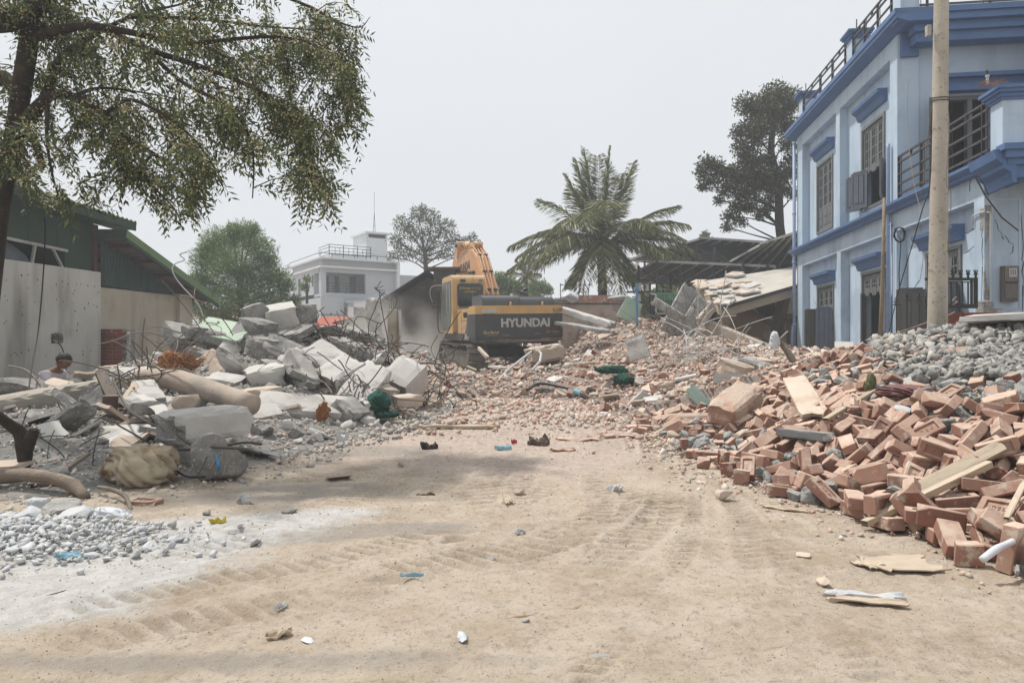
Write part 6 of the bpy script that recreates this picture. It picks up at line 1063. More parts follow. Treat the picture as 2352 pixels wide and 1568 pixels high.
m = MB(); m.lohi(W(1812,825,21.4), W(1832,728,21.6),0,M0); m.lohi(W(1806,732,21.3), W(1836,726,21.6),0,M0); m.build('carved_post', m_oldwood, ch)
def slab_obj(name, label, cat, p0, p1, w_, h_, mt_, up=(0,0,1), bevel=.02, seed=0, group=None, amp=.03, mats=None):
    """a broken slab or beam: long axis p0-p1, ragged ends, chipped edges"""
    p0, p1 = Vector(p0), Vector(p1); d = p1-p0; L = d.length; x = d/L; u = Vector(up); y = u.cross(x).normalized(); z = x.cross(y)
    nx_ = max(4, int(L/.09)); nx_ = min(nx_, 22); nyy = 5; nzz = 5; bm = bmesh.new(); bmesh.ops.create_cube(bm, size=1)
    def cutn(ax, n_):
        for i in range(1, n_):
            c = Vector((0,0,0)); c[ax] = -.5+i/n_; nn = Vector((0,0,0)); nn[ax] = 1
            bmesh.ops.bisect_plane(bm, geom=bm.verts[:]+bm.edges[:]+bm.faces[:], plane_co=c, plane_no=nn)
    cutn(0, nx_); cutn(1, nyy); cutn(2, nzz); so = Vector((seed*2.3, seed*1.1, seed*.7))
    for v in bm.verts:
        c = v.co.copy(); P = Vector((c.x*L, c.y*w_, c.z*h_)); ed = sorted([.5-abs(c.x), .5-abs(c.y), .5-abs(c.z)])
        end = abs(c.x) > .499; rg = noise.noise(P*7+so); r2 = noise.noise(P*16+so)
        q = P.copy()
        if end: q.x += (rg*.5+r2*.3-.1)*min(.22, L*.16, max(w_,h_)*.8)*(1 if c.x > 0 else -1); q.y *= .97+.06*rg; q.z *= .97+.06*r2
        if ed[0] < .001 and ed[1] < .001:
            k = max(0, noise.noise(P*5+so*2)+.1)*amp*1.6+amp*.3; q.y -= math.copysign(min(k, w_*.2), c.y) if abs(c.y) > .499 else 0; q.z -= math.copysign(min(k, h_*.25), c.z) if abs(c.z) > .499 else 0
        else: q += Vector((0, r2*amp*.15, rg*amp*.15))
        v.co = q
    mm_ = list(mt_) if isinstance(mt_, (list, tuple)) else [mt_, m_conc]
    bm.normal_update()
    for f in bm.faces:
        c = f.calc_center_median(); f.material_index = 1 if (abs(f.normal.x) > .55 or (abs(c.y) > w_*.42 and abs(c.z) > h_*.42)) else 0
    me = D.meshes.new(name); bm.to_mesh(me); bm.free(); [me.materials.append(q) for q in mm_]
    o = D.objects.new(name, me); COL.objects.link(o); o.location = (p0+p1)/2; o.rotation_euler = Matrix((x,y,z)).transposed().to_euler(); return tag(o, label, cat, group)
slab_obj('leaning_slab', 'grey concrete panel leaning steeply before the collapsed roof slab', 'concrete panel', W(1535,765,20), W(1588,662,20.6), .6, .14, m_conc, up=(.3,-1,.2), seed=3)
slab_obj('leaning_slab', 'broad grey concrete panel with a sharp ridge leaning beside the roof slab', 'concrete panel', W(1568,772,19.6), W(1618,688,20.1), .5, .2, m_conc, up=(.2,-1,.5), seed=4)
slab_obj('concrete_beam', 'short grey beam jutting up below the green awning', 'concrete beam', W(1500,690,20), W(1570,735,19.5), .25, .25, m_conc, seed=5)
slab_obj('painted_slab', 'pale green painted wall piece standing right of the ruined wall', 'wall piece', W(1432,735,23), W(1458,690,23), .6, .15, m_greenpaint, up=(0,-1,0), seed=6)
slab_obj('wall_slab', 'long white plastered slab slanting behind the excavator counterweight', 'wall slab', W(1290,712,21.5), W(1410,748,20.2), .4, .22, m_plaster, seed=7)
slab_obj('wall_slab', 'dark edged floor slab below the white slanting slab', 'wall slab', W(1285,742,20.5), W(1400,762,19.5), .8, .12, m_conc, seed=8)
slab_obj('tilted_slab', 'pale panel standing on edge in the middle heap', 'wall panel', W(1440,805,14.5), W(1486,790,14.3), .5, .07, m_plaster, up=(.2,-1,.3), seed=9)
# ---------------------------------------------------------------- solar roof structure and green awning
sp_ = root('solar_panel_roof', (9, 30, 0), 'open steel frame carrying rows of tilted solar panels behind the ruins', 'solar roof'); M0 = sub(sp_)
m_pv = mat('underside of solar panels', [(84,92,96),(74,82,86)], 1, .05, 10, .6, rnd=0); m_steel = mat('dark grey steel frame', [(58,64,68),(66,72,76)], 4, .05, 40, .6, rnd=0)
def panelrow(c, label=None):
    c = [Vector(q) for q in c]; n_ = (c[1]-c[0]).cross(c[3]-c[0]).normalized()*.05
    m = MB(); m.add(c+[q+n_ for q in c], [(0,1,2,3),(4,5,6,7),(0,1,5,4),(1,2,6,5),(2,3,7,6),(3,0,4,7)], 0, M0); o = m.build('panel_row', m_pv, sp_)
    m = MB(); m.bar(c[0], c[1], .05, .09, 0, M0); m.bar(c[3], c[2], .05, .09, 0, M0)
    for i in range(9):
        a = c[0].lerp(c[1], i/8); b_ = c[3].lerp(c[2], i/8); m.bar(a-Vector((0,0,.05)), b_-Vector((0,0,.05)), .04, .08, 0, M0)
    m.build('frame', m_wallgrey, o); return c
r1 = panelrow([W(1442,594,32), W(1752,622,30), W(1812,560,26), W(1606,546,28)])
r2 = panelrow([W(1420,644,30), W(1700,664,28), W(1780,612,25.5), W(1500,600,27)])
r3 = panelrow([W(1655,610,28), W(1860,622,27), W(1900,512,24), W(1744,560,25)])
for px, Y_, z1 in ((1508,26.5,596),(1522,30,600),(1540,28,575),(1562,26.8,590),(1590,30,560),(1600,27.5,565),(1640,26.5,568),(1668,29,590),(1706,25.8,600),(1720,28,590),(1762,25.5,608),(1790,27,590),(1466,28,610),(1492,29.5,610)):
    m = MB(); a = W(px, z1, Y_); m.lohi((a.x-.04,Y_-.04,.3),(a.x+.04,Y_+.04,a.z),0,M0); m.build('column', m_steel, sp_)
m = MB()
for a, b_ in (((1440,598,28),(1750,626,26)),((1442,640,28),(1700,664,25)),((1466,612,28),(1560,690,27)),((1500,600,29),(1590,680,27)),((1540,580,28),(1610,620,27)),((1600,570,27),(1690,612,26)),((1500,628,28),(1780,650,26)),((1640,575,26.5),(1700,620,26)),((1706,604,26),(1780,650,25.5)),((1606,550,31),(1500,640,28)),((1700,560,28),(1560,650,27))): m.bar(W(*a), W(*b_), .035, .045, 0, M0)
m.build('truss', m_steel, sp_)
hz = root('shed_roof', (9,31,0), 'faded teal sheet roof with a round vent under the solar panels', 'shed'); M0 = sub(hz)
m = MB(); m.add([W(1560,672,30), W(1840,668,28), W(1840,612,33), W(1700,628,33)], [(0,1,2,3)], 0, M0); m.build('roof', mat('faded teal sheet', [(98,116,110),(88,106,100)], 1, .1, 10, .7, rnd=0), hz); m = MB(); m.add([W(1560,672,30), W(1840,668,28), Vector((11.9,28,0)), Vector((7.4,30,0))], [(0,1,2,3)], 0, M0); m.build('wall', m_dgreen, hz)
m = MB(); c = W(1570,640,29.5); m.tube([c+Vector((-.1,0,0)), c+Vector((.6,.1,.0))], .18, 12, 0, M0); m.build('vent_drum', m_wallgrey, hz, smooth=True)
aw = root('green_awning', (7.2, 26, 0), 'ribbed green canopy with curved front edge below the solar frame', 'awning'); M0 = sub(aw)
m_awn = mat('ribbed green sheet', [(70,112,84),(58,98,74)], 2, .05, 20, .5, rnd=0); a, b_ = W(1506,0,25).x, W(1640,0,25).x; n_ = 44; vs = []
for i in range(n_+1):
    x = a+(b_-a)*i/n_; off = .03 if i % 2 else 0
    for yy, zz in ((26.4,2.95),(25.6,2.93),(25.15,2.82),(25.0,2.6),(25.0,2.15)): vs.append((x, yy-off, zz+off*.5))
m = MB(); m.add(vs, [(5*i+j, 5*i+j+1, 5*i+j+6, 5*i+j+5) for i in range(n_) for j in range(4)], 0, M0); m.build('canopy', m_awn, aw)
m = MB(); m.bar((a,25,2.12),(b_,25,2.12),.05,.05,0,M0); m.bar((a,25,2.1),(a,25,2.8),.05,.05,0,M0); m.bar((a,25.0,2.8),(a,26.4,3.0),.05,.05,0,M0); m.build('edge', m_whitepipe, aw); m = MB(); m.lohi((a+.2,26.5,0),(b_,26.7,2.9),0,M0); m.build('wall', m_drk, aw)
# far poles, far houses
for px, y0, y1, Y_, r_, lab in ((1462,600,745,36,.14,'slim white concrete pole behind the palm fronds'),(1468,650,790,26,.09,'white concrete pole with crossarms left of the green awning'),(1488,580,700,40,.12,'far pale pole leaning beyond the solar frame')):
    m = MB(); t_ = W(px,y0,Y_); m.tube([Vector((t_.x+(.25 if px==1462 else 0),Y_,0)), t_], [r_*1.2,r_*.8], 8); o = tag(m.build('utility_pole', m_pole, smooth=True), lab, 'utility pole')
    if px == 1468:
        for z in (.35,.75): mm = MB(); mm.bar((-.5,-.1,t_.z-z),(.55,-.1,t_.z-z),.07,.07); mm.build('crossarm', m_steel, o, norm=False)
b2 = root('far_house', (3.0, 42, 0), 'low unfinished far house with bars on its roof beneath the palm', 'house'); m = MB(); m.lohi((-.1,0,0),(5.5,5,3.6)); m.build('wall', mat('brown grey far wall', [(134,126,120),(124,116,110)], 1, .1, 10, .9, rnd=0), b2, norm=False); m = MB(); m.lohi((-.4,-.3,3.6),(5.8,5.3,3.75)); m.build('roof', m_barn, b2, norm=False)
for x in (.4,2.2,4): m = MB(); m.lohi((x,-.03,2.3),(x+.7,-.0,3.3)); m.build('window', m_vdark, b2, norm=False)
for k in range(7): m = MB(); m.bar((.0+k*.28,.3,3.7),(.0+k*.3,.3,4.7+.25*(k % 2)),.05); m.bar((k*.28,.3,4.6),(k*.28+.2,.3,4.6),.06); m.build('roof_bar', m_steel, b2, norm=False)
tag(MB().lohi((0,0,0),(1.1,.05,.5)).build('blue_tarpaulin', mat('blue sheet', [(90,130,180),(80,120,170)], 2, .1, 10, .6, rnd=0), loc=None), 'small blue sheet far behind the excavator hood', 'tarpaulin').location = (1.6,40,2.6)
# ---------------------------------------------------------------- excavator (local x right, y forward, z up)
m_yel = mat('faded yellow machine paint', [(216,174,112),(204,160,98),(196,158,112)], 3, .08, 40, .5, dust=.5, dustc=(206,190,164), rnd=0, spec=.4, patch=(.58,.7))
m_org = mat('sun bleached orange machine paint', [(218,160,108),(206,146,94),(190,146,112)], 3, .08, 40, .55, dust=.35, dustc=(214,196,168), rnd=0, streak=((190,160,130),3,.4), spec=.4)
m_dkg = mat('dark grey machine paint', [(52,56,58),(60,64,66),(70,70,68)], 3, .08, 40, .55, dust=.45, dustc=(140,134,126), rnd=0, spec=.4)
m_hood = mat('grey plastic hood', [(74,80,84),(82,88,92)], 4, .06, 40, .55, dust=.5, dustc=(132,134,134), rnd=0)
m_chip = mat('chipped paint down to tan primer', [(150,128,100),(168,150,124),(110,80,60)], 9, .1, 40, .8, rnd=0)
m_letter = mat('worn white lettering', [(196,196,190),(180,180,174)], 12, 0, 40, .7, rnd=0); m_yletter = mat('yellow window lettering', [(220,170,50)], 4, 0, 4, .6, rnd=0)
m_steeltrk = mat('dusty worn track steel', [(120,114,106),(98,94,88),(140,132,120)], 6, .3, 40, .7, metallic=.25, dust=.6, dustc=(170,160,146), rnd=.06)
m_chrome = mat('polished cylinder rod', [(210,212,214)], 4, 0, 4, .2, metallic=.9, rnd=0)
EXL = Vector((-.52, 22.75, .17)); ex = root('excavator', EXL, 'yellow tracked excavator seen from behind, dark counterweight and raised orange boom', 'excavator', rot=(R(1.2), R(-1.3), R(17)))
def ep(mb, name, mats, parent=None, **k): return mb.build(name, mats, parent or ex, norm=False, **k)
def side(m, poly, x0, x1, mi=0):   # polygon in (y, z) extruded along x
    return m.prism([(a, b_) for a, b_ in poly], x0, x1, mi, Matrix(((0,0,1,0),(1,0,0,0),(0,1,0,0),(0,0,0,1))))
# tracks
def track(cx):
    r_ = .43; zc = .47; y0, y1 = -1.85, 1.85; pts = []; n = 48; per = 2*(y1-y0)+2*math.pi*r_
    m = MB(); side(m, [(y0-.25,.2),(y1+.25,.2),(y1+.1,.7),(y0-.1,.7)], cx-.18, cx+.18); tr = ep(m, 'track_frame', m_steeltrk, bevel=.03)
    sh_ = MB(); sh_.lohi((-.3,-.088,-.012),(.3,.088,.012)); sh_.lohi((-.3,-.075,.012),(.3,-.055,.045)); sh_.lohi((-.3,.0,.012),(.3,.02,.035)); sh_.lohi((-.3,.065,.012),(.3,.082,.035)); me = None
    for i in range(n):
        s = per*i/n; L0 = y1-y0
        if s < L0: y, z, a = y0+s, zc+r_, 0
        elif s < L0+math.pi*r_: t = (s-L0)/r_; y, z, a = y1+r_*math.sin(t), zc+r_*math.cos(t), -t
        elif s < 2*L0+math.pi*r_: y, z, a = y1-(s-L0-math.pi*r_), zc-r_, math.pi
        else: t = (s-2*L0-math.pi*r_)/r_; y, z, a = y0-r_*math.sin(t), zc-r_*math.cos(t), math.pi-t
        sag = -.03*math.sin(math.pi*(y-y0)/L0) if a == 0 else 0
        if me is None: o = sh_.build('track_shoe', m_steeltrk, tr, norm=False); me = o.data
        else: o = D.objects.new('track_shoe', me); COL.objects.link(o); o.parent = tr
        o.location = (cx, y, z+sag); o.rotation_euler = (a, 0, 0)
    for y, rr_ in ((y0,.33),(y1,.3)):
        m = MB(); m.tube([(cx-.2,y,zc),(cx+.2,y,zc)], rr_, 20); m.tube([(cx-.24,y,zc),(cx+.24,y,zc)], .14, 12)
        for k in range(12): a = k*math.pi/6; m.box((cx, y+math.cos(a)*(rr_+.02), zc+math.sin(a)*(rr_+.02)), (.12,.07,.07), rot=Quaternion((1,0,0), a))
        m.build('sprocket', m_steeltrk, tr, norm=False)
    for k in range(8): m = MB(); y = y0+.35+k*.43; m.tube([(cx-.2,y,.16),(cx+.2,y,.16)], .1, 12); m.build('roller', m_steeltrk, tr, norm=False)
track(-1.19); track(1.19)
m = MB(); m.lohi((-.95,-.8,.45),(.95,.8,.75)); m.tube([(0,0,.7),(0,0,1.0)], .62, 24); m.lohi((-1.1,-1.1,.5),(-.6,1.1,.66)); m.lohi((.6,-1.1,.5),(1.1,1.1,.66)); ep(m, 'undercarriage', m_dkg)
m = MB(); m.lohi((-1.33,-2.2,1.0),(1.33,1.6,1.22)); ep(m, 'deck', m_dkg, bevel=.02)
# counterweight: dark body, lighter top lip, chipped lower edge
def cwpoly(e=0.0):
    p = []; w_ = 1.36-e
    for t in np.linspace(0, 1, 13): x = -w_+2*w_*t; p.append((x, -2.83+e+.09*(abs(x)/w_)**3.2+(.1 if abs(x) > w_-.01 else 0)))
    return p+[(w_, -1.75), (-w_, -1.75)]
m = MB(); m.prism(cwpoly(.0), 1.14, 1.80); m.prism(cwpoly(.012), 1.80, 1.805); cwt = ep(m, 'counterweight', m_dkg, bevel=.015)
m = MB(); m.prism(cwpoly(.0), 1.806, 2.0); m.prism(cwpoly(.03), 2.0, 2.05); m.build('top_lip', m_yel, cwt, norm=False, bevel=.035)
m = MB(); m.prism(cwpoly(-.008), 1.10, 1.135); m.prism(cwpoly(.02), 1.0, 1.10); m.prism(cwpoly(.12), .93, 1.0); m.build('lower_edge', [m_dkg], cwt, norm=False, bevel=.01)
rr = random.Random(17)
def ywall(x, e=0): w_ = 1.36; return -2.83+.09*(abs(x)/w_)**3.2-e
m = MB()
for x0, x1, z0, z1 in ((-1.05,-.35,1.17,1.2),(-1.15,-.7,1.2,1.34),(.4,1.2,1.2,1.225),(.75,1.2,1.25,1.3),(-.9,.2,1.03,1.06),(-.75,1.2,.985,1.02),(.6,1.3,1.03,1.09),(-1.25,-1.1,1.0,1.03),(1.24,1.32,1.3,1.5),(.1,.9,1.005,1.04)):
    k = 9; ps = [(x0+(x1-x0)*i/k, z0+rr.random()*(z1-z0)*.35) for i in range(k+1)]+[(x1-(x1-x0)*i/k, z1-rr.random()*(z1-z0)*.5) for i in range(k+1)]
    y_ = -2.838 if z0 > 1.13 else -2.825; m.add([(a, ywall(a, .006 if z0 > 1.13 else -.014 if z0 > 1 else -.0), b_) for a, b_ in ps], [tuple(range(len(ps)))], 0)
m.build('scraped_paint', m_chip, cwt, norm=False)
m = MB(); m.add([(a, ywall(a,.007), b_) for a, b_ in ((.72,1.35),(1.2,1.37),(1.2,1.4),(.74,1.38))], [(0,1,2,3)]); m.build('red_mark', mat('red paint scrape', [(150,50,44)], 4, 0, 4, .7, rnd=0), cwt, norm=False)
m = MB(); m.lohi((-1.17,-2.80,1.83),(-.78,-2.86,1.94)); m.build('reflector', m_letter, cwt, norm=False); m = MB(); m.lohi((1.0,-2.78,1.86),(1.28,-2.86,1.96)); m.build('reflector', m_chip, cwt, norm=False)
for x in (.1-.35, .75): m = MB(); m.tube([(x,-2.55,2.04),(x,-2.55,2.13),(x+.02,-2.55,2.15)], .03, 8); m.build('lifting_eye', m_yel, cwt, norm=False, smooth=True)
def text(body, size, M, mt_, parent, ext=.004, name='lettering', bold=0.0, sx=1.0):
    cu = D.curves.new('lettering', 'FONT'); cu.body = body; cu.size = size; cu.extrude = ext; cu.offset = bold; cu.align_x = 'CENTER'; cu.align_y = 'CENTER'
    t = D.objects.new('lettering', cu); COL.objects.link(t); bpy.context.view_layer.update(); me = D.meshes.new_from_object(t.evaluated_get(bpy.context.evaluated_depsgraph_get())); D.objects.remove(t); me.transform(M @ Matrix.Diagonal((sx,1,1,1)))
    me.materials.clear(); me.materials.append(mt_); o = D.objects.new(name, me); COL.objects.link(o); o.parent = parent; return o
BK = lambda x, y, z: Matrix.Translation((x,y,z)) @ Matrix.Rotation(R(90), 4, 'X')
text('HYUNDAI', .34, BK(.12,-2.842,1.53), m_letter, cwt, .004, bold=.014, sx=1.0)
LS = lambda x, y, z, a=0: Matrix.Translation((x,y,z)) @ Matrix.Rotation(R(-90), 4, 'Z') @ Matrix.Rotation(R(90), 4, 'X') @ Matrix.Rotation(a, 4, 'Z')
# side bodies
m = MB(); side(m, [(-1.75,1.22),(-.1,1.22),(-.1,1.98),(-1.75,2.0)], -1.32, -.4); lb = ep(m, 'side_panel', m_yel, bevel=.03)
m = MB(); side(m, [(-1.76,1.225),(-1.2,1.225),(-1.55,1.74),(-1.76,1.74)], -1.328, -1.318); m.build('louvre_panel', m_dkg, lb, norm=False)
m = MB(); [m.lohi((-1.336,-1.73,1.3+.045*k),(-1.328,-1.5+(.0 if k > 7 else .2-.028*k),1.315+.045*k)) for k in range(10)]; m.build('louvres', m_chip, lb, norm=False)
m = MB(); [m.bar((-1.33,-1.55+.08*k,1.72),(-1.33,-1.5+.08*k,1.88),.012,.03) for k in range(7)]; m.build('vent_slots', m_railback, lb, norm=False)
m = MB(); [m.lohi((-1.331,-1.15+.12*k,1.4),(-1.32,-1.08+.12*k,1.52)) for k in (0,1,3,4)]; m.build('decal', m_letter, lb, norm=False)
m = MB(); m.lohi((-1.325,-.72,1.22),(-1.319,-.7,1.97)); m.lohi((-1.325,-1.72,1.62),(-1.319,-.72,1.635)); m.build('panel_seam', m_railback, lb, norm=False)
m = MB(); m.lohi((-1.36,-1.9,1.0),(-1.3,1.7,1.24)); skirt = ep(m, 'side_skirt', m_dkg, bevel=.015)
text('220', .2, LS(-1.368,-1.45,1.13), m_letter, skirt, .003, bold=.008); text('LC-9S', .12, LS(-1.368,-1.76,1.1), m_letter, skirt, .003)
m = MB(); side(m, [(-1.75,1.22),(1.5,1.22),(1.5,1.75),(.3,1.98),(-1.75,2.0)], .4, 1.32); ep(m, 'side_panel', m_yel, bevel=.03)
# hood, exhaust
m = MB(); side(m, [(-2.32,2.02),(-2.3,2.27),(-2.2,2.36),(-1.2,2.38),(-1.02,2.3),(-1.0,2.0)], -1.05, .12); hd = ep(m, 'engine_hood', m_hood, bevel=.08)
m = MB(); side(m, [(-2.32,2.02),(-2.3,2.24),(-2.2,2.32),(-1.2,2.34),(-1.02,2.26),(-1.0,2.0)], .13, 1.2); ep(m, 'engine_hood', m_hood, bevel=.08)
m = MB(); m.lohi((-.95,-1.9,2.375),(-.2,-1.4,2.40)); m.lohi((.3,-1.9,2.335),(1.0,-1.4,2.36)); m.build('hood_ridge', m_hood, hd, norm=False, bevel=.02)
m = MB(); m.lohi((-.45,-2.0,2.0),(1.0,-1.0,2.02)); m.lohi((-.35,-1.0,1.9),(.4,-.4,2.3)); ep(m, 'tank_cover', m_dkg, bevel=.03)
m = MB(); m.tube([(.55,-1.3,2.3),(.55,-1.3,2.52),(.6,-1.32,2.58),(.68,-1.36,2.6)], .055, 10); m.tube([(.35,-1.5,2.36),(.62,-1.5,2.4)], .07, 10); ep(m, 'exhaust', m_railback, smooth=True)
m = MB(); rr = random.Random(3); [m.box((.42+rr.gauss(0,.06),-1.45,2.44+abs(rr.gauss(0,.03))), (.14,.12,.05), rot=Quaternion((rr.random(),rr.random(),1),rr.random()*3)) for _ in range(7)]; ep(m, 'rag_bundle', m_darkbar)
# cab
m = MB(); cz = 3.12; side(m, [(-.02,1.22),(1.75,1.22),(1.82,1.9),(1.62,3.02),(1.5,cz),(.12,cz+.02),(-.02,cz-.1)], -1.46, -.34); cab = ep(m, 'cab', m_yel, bevel=.09)
m_cabdk = mat('grey cab door paint', [(92,96,94),(104,108,106)], 3, .05, 30, .5, dust=.3, rnd=0)
m = MB(); side(m, [(.12,2.95),(1.5,2.95),(1.7,1.9),(1.66,1.3),(1.2,1.3),(.62,1.34),(.3,1.55),(.14,1.9)], -1.476, -1.455); dr = m.build('cab_door', m_cabdk, cab, norm=False, bevel=.008)
m = MB(); side(m, [(.26,2.8),(.72,2.8),(.74,1.95),(.3,1.95)], -1.484, -1.476); side(m, [(.84,2.8),(1.36,2.8),(1.54,1.9),(.86,1.85)], -1.484, -1.476); m.build('door_window', mat('dusty cab glass', [(96,98,94),(82,86,84)], 3, .02, 8, .35, rnd=0), dr, norm=False)
m = MB(); [side(m, q, -1.49, -1.476) for q in ([(.22,2.84),(.26,2.84),(.3,1.9),(.26,1.9)], [(.76,2.84),(.8,2.84),(.8,1.86),(.76,1.86)])]; m.build('window_rail', m_letter, dr, norm=False)
def rrect(x0, x1, z0, z1, r_, n=5):
    p = []
    for cx, cz_, a0 in ((x1-r_,z1-r_,0),(x0+r_,z1-r_,90),(x0+r_,z0+r_,180),(x1-r_,z0+r_,270)): p += [(cx+r_*math.cos(R(a0+90*i/n)), cz_+r_*math.sin(R(a0+90*i/n))) for i in range(n+1)]
    return p
XZ = lambda y: Matrix(((1,0,0,0),(0,0,1,y),(0,1,0,0),(0,0,0,1)))
m_cabglass = mat('dark cab glass', [(36,44,46),(44,52,54)], 3, .02, 8, .12, rnd=0, spec=.6)
m = MB(); m.prism(rrect(-1.27,-.45,2.1,2.83,.09), -.045, -.02, 0, XZ(0)); wn = m.build('rear_window', m_cabglass, cab, norm=False)
m = MB(); a = rrect(-1.29,-.43,2.08,2.85,.1); n_ = len(a); m.tube([(q[0],-.03,q[1]) for q in a]+[(a[0][0],-.03,a[0][1])], .012, 5); m.build('window_seal', m_cabdk, cab, norm=False)
text('SI Group', .095, BK(-1.04,-.05,2.70), m_yletter, wn, .001, bold=.002); text(''.join(map(chr, (4102, 4145, 4140, 4096, 4154, 4124, 4143, 4117, 4154, 4123, 4145, 4152))), .06, BK(-.7,-.05,2.695), m_yletter, wn, .001); text('09-97668218', .07, BK(-.86,-.05,2.58), m_yletter, wn, .001, bold=.001)
m = MB(); m.lohi((-1.19,-.1,2.9),(-1.02,-.0,3.0)); m.build('work_light', m_dkg, cab, norm=False, bevel=.02); m = MB(); m.lohi((-.56,-.035,2.9),(-.44,-.0,3.0)); m.build('tail_light', m_chip, cab, norm=False)
m = MB(); m.tube([(-.75,-.03,cz+.0),(-.76,-.04,2.7),(-.79,-.05,2.3)], .006, 4); m.build('roof_wire', m_wire, cab, norm=False)
m = MB(); m.lohi((-1.2,.2,cz+.02),(-.5,1.4,cz+.05)); m.build('roof_hatch', m_yel, cab, norm=False, bevel=.015)
m = MB(); m.tube(curve([(-1.4,1.5,1.25),(-1.62,1.6,1.3),(-1.62,1.62,2.1),(-1.55,1.65,2.7),(-1.38,1.6,2.85)], 20), .018, 6); m.build('mirror_arm', m_railback, cab, norm=False, smooth=True)
m = MB(); m.tube(curve([(-1.42,1.7,2.9),(-1.78,1.8,2.85),(-1.86,1.8,2.6),(-1.78,1.8,2.3)], 16), .012, 5); m.build('handrail', m_letter, cab, norm=False); m = MB(); m.lohi((-1.72,1.72,2.35),(-1.52,1.76,2.75)); m.lohi((-1.82,1.7,2.1),(-1.6,1.74,2.2)); m.build('mirror', m_dkg, cab, norm=False, bevel=.02)
# boom, arm, bucket
def limb(cl, x0, x1):
    up = []; dn_ = []
    for i, (y, z, h) in enumerate(cl):
        a = cl[max(i-1,0)]; b_ = cl[min(i+1,len(cl)-1)]; t = Vector((b_[0]-a[0], b_[1]-a[1])).normalized(); n_ = Vector((-t.y, t.x)); up.append((y+n_.x*h, z+n_.y*h)); dn_.append((y-n_.x*h, z-n_.y*h))
    m = MB(); side(m, up+dn_[::-1], x0, x1); return m, up
bx = .02
cl = [(.05,1.55,.16),(.5,2.1,.3),(1.2,2.85,.40),(1.9,3.5,.46),(2.6,3.86,.44),(3.3,3.95,.38),(4.2,3.88,.31),(5.1,3.75,.22),(5.6,3.65,.15)]
m, upc = limb(cl, bx-.22, bx+.24); bo = ep(m, 'boom', m_org, bevel=.02)
for k, dx in enumerate((-.15,-.05,.07,.17)):
    path = [(bx+dx, y-.05, z+.05) for y, z in upc[:5]]+[(bx+dx, upc[5][0], upc[5][1]+.05)]; path[0] = (bx+dx*.6+.05, path[0][1]-.0, path[0][2]-.05); path[1] = (bx+dx*.75+(.05 if k % 2 else -.04), path[1][1], path[1][2])
    m = MB(); m.tube(curve(path, 30), .022, 6); m.build('hydraulic_pipe', m_org, bo, norm=False, smooth=True)
for i, f in ((1,.4),(2,.2),(3,.1)):
    y = upc[i][0]*(1-f)+upc[i+1][0]*f; z = upc[i][1]*(1-f)+upc[i+1][1]*f
    for x0 in (-.17,.05): m = MB(); m.lohi((bx+x0,y-.11,z-.0),(bx+x0+.14,y-.03,z+.09)); m.build('pipe_clamp', m_dkg, bo, norm=False)
m = MB(); 
for k in range(6): m.tube(curve([(bx-.12+.06*k,2.35,4.34),(bx-.1+.06*k,2.8,4.58+.03*(k % 3)),(bx-.1+.05*k,3.4,4.5),(bx-.05+.04*k,3.9,4.26)], 12), .018, 5)
m.build('hoses', m_railback, bo, norm=False)
text('HYUNDAI', .42, Matrix.Translation((bx-.226,3.6,3.68)) @ Matrix.Rotation(R(-90),4,'Z') @ Matrix.Rotation(R(90),4,'X') @ Matrix.Rotation(R(2),4,'Z'), m_dkg, bo, .003, bold=.012)
for s_ in (-1, 1):
    m = MB(); m.tube([(bx+s_*.36,.75,1.2),(bx+s_*.36,1.35,2.35)], .085, 12); m.build('boom_cylinder', m_org, bo, norm=False, smooth=True); m = MB(); m.tube([(bx+s_*.36,1.35,2.35),(bx+s_*.36,2.0,3.35)], .05, 10); m.build('cylinder_rod', m_chrome, bo, norm=False, smooth=True)
    m = MB(); m.tube([(bx+s_*.2,2.0,3.35),(bx+s_*.46,2.0,3.35)], .09, 12); m.build('pin', m_dkg, bo, norm=False, smooth=True)
m = MB(); m.tube([(bx,2.3,4.34),(bx,2.45,4.42),(bx,4.0,4.6)], .12, 14); m.build('arm_cylinder', m_yel, bo, norm=False, smooth=True); m = MB(); m.tube([(bx,3.15,4.5),(bx,3.2,4.5)], .135, 14); m.tube([(bx,3.95,4.6),(bx,4.05,4.6)], .135, 14); m.build('cylinder_band', m_yel, bo, norm=False, smooth=True)
m = MB(); m.tube([(bx,4.0,4.6),(bx,5.0,4.68)], .06, 10); m.build('cylinder_rod', m_chrome, bo, norm=False, smooth=True)
m = MB(); [m.lohi((bx-.16,2.18,4.1),(bx-.12,2.4,4.48)) if s_ < 0 else m.lohi((bx+.12,2.18,4.1),(bx+.16,2.4,4.48)) for s_ in (-1,1)]; m.build('bracket', m_org, bo, norm=False)
m = MB(); side(m, [(4.85,4.55),(4.9,4.8),(5.15,4.85),(5.95,4.0),(6.75,1.5),(6.5,1.4),(5.5,3.4),(5.3,3.95)], bx-.17, bx+.19); ar = ep(m, 'arm', m_org, bevel=.02)
for py_, pz_, pr_ in ((5.55,3.7,.12),(5.0,4.68,.08)): MB().tube([(bx-.24,py_,pz_),(bx+.26,py_,pz_)], pr_, 12).build('pin', m_dkg, ar, norm=False, smooth=True)
m = MB(); m.tube(curve([(bx-.2,5.1,4.7),(bx-.26,5.0,4.3),(bx-.26,4.6,4.02),(bx-.25,3.9,4.25),(bx-.24,3.0,4.3)], 24), .018, 5); m.build('hose', m_letter, ar, norm=False)
m = MB(); side(m, [(6.3,1.5),(6.9,1.6),(7.0,1.0),(6.7,.35),(6.1,.25),(5.9,.4),(6.45,.6)], bx-.5, bx+.52); bu = ep(m, 'bucket', m_dkg, bevel=.02)
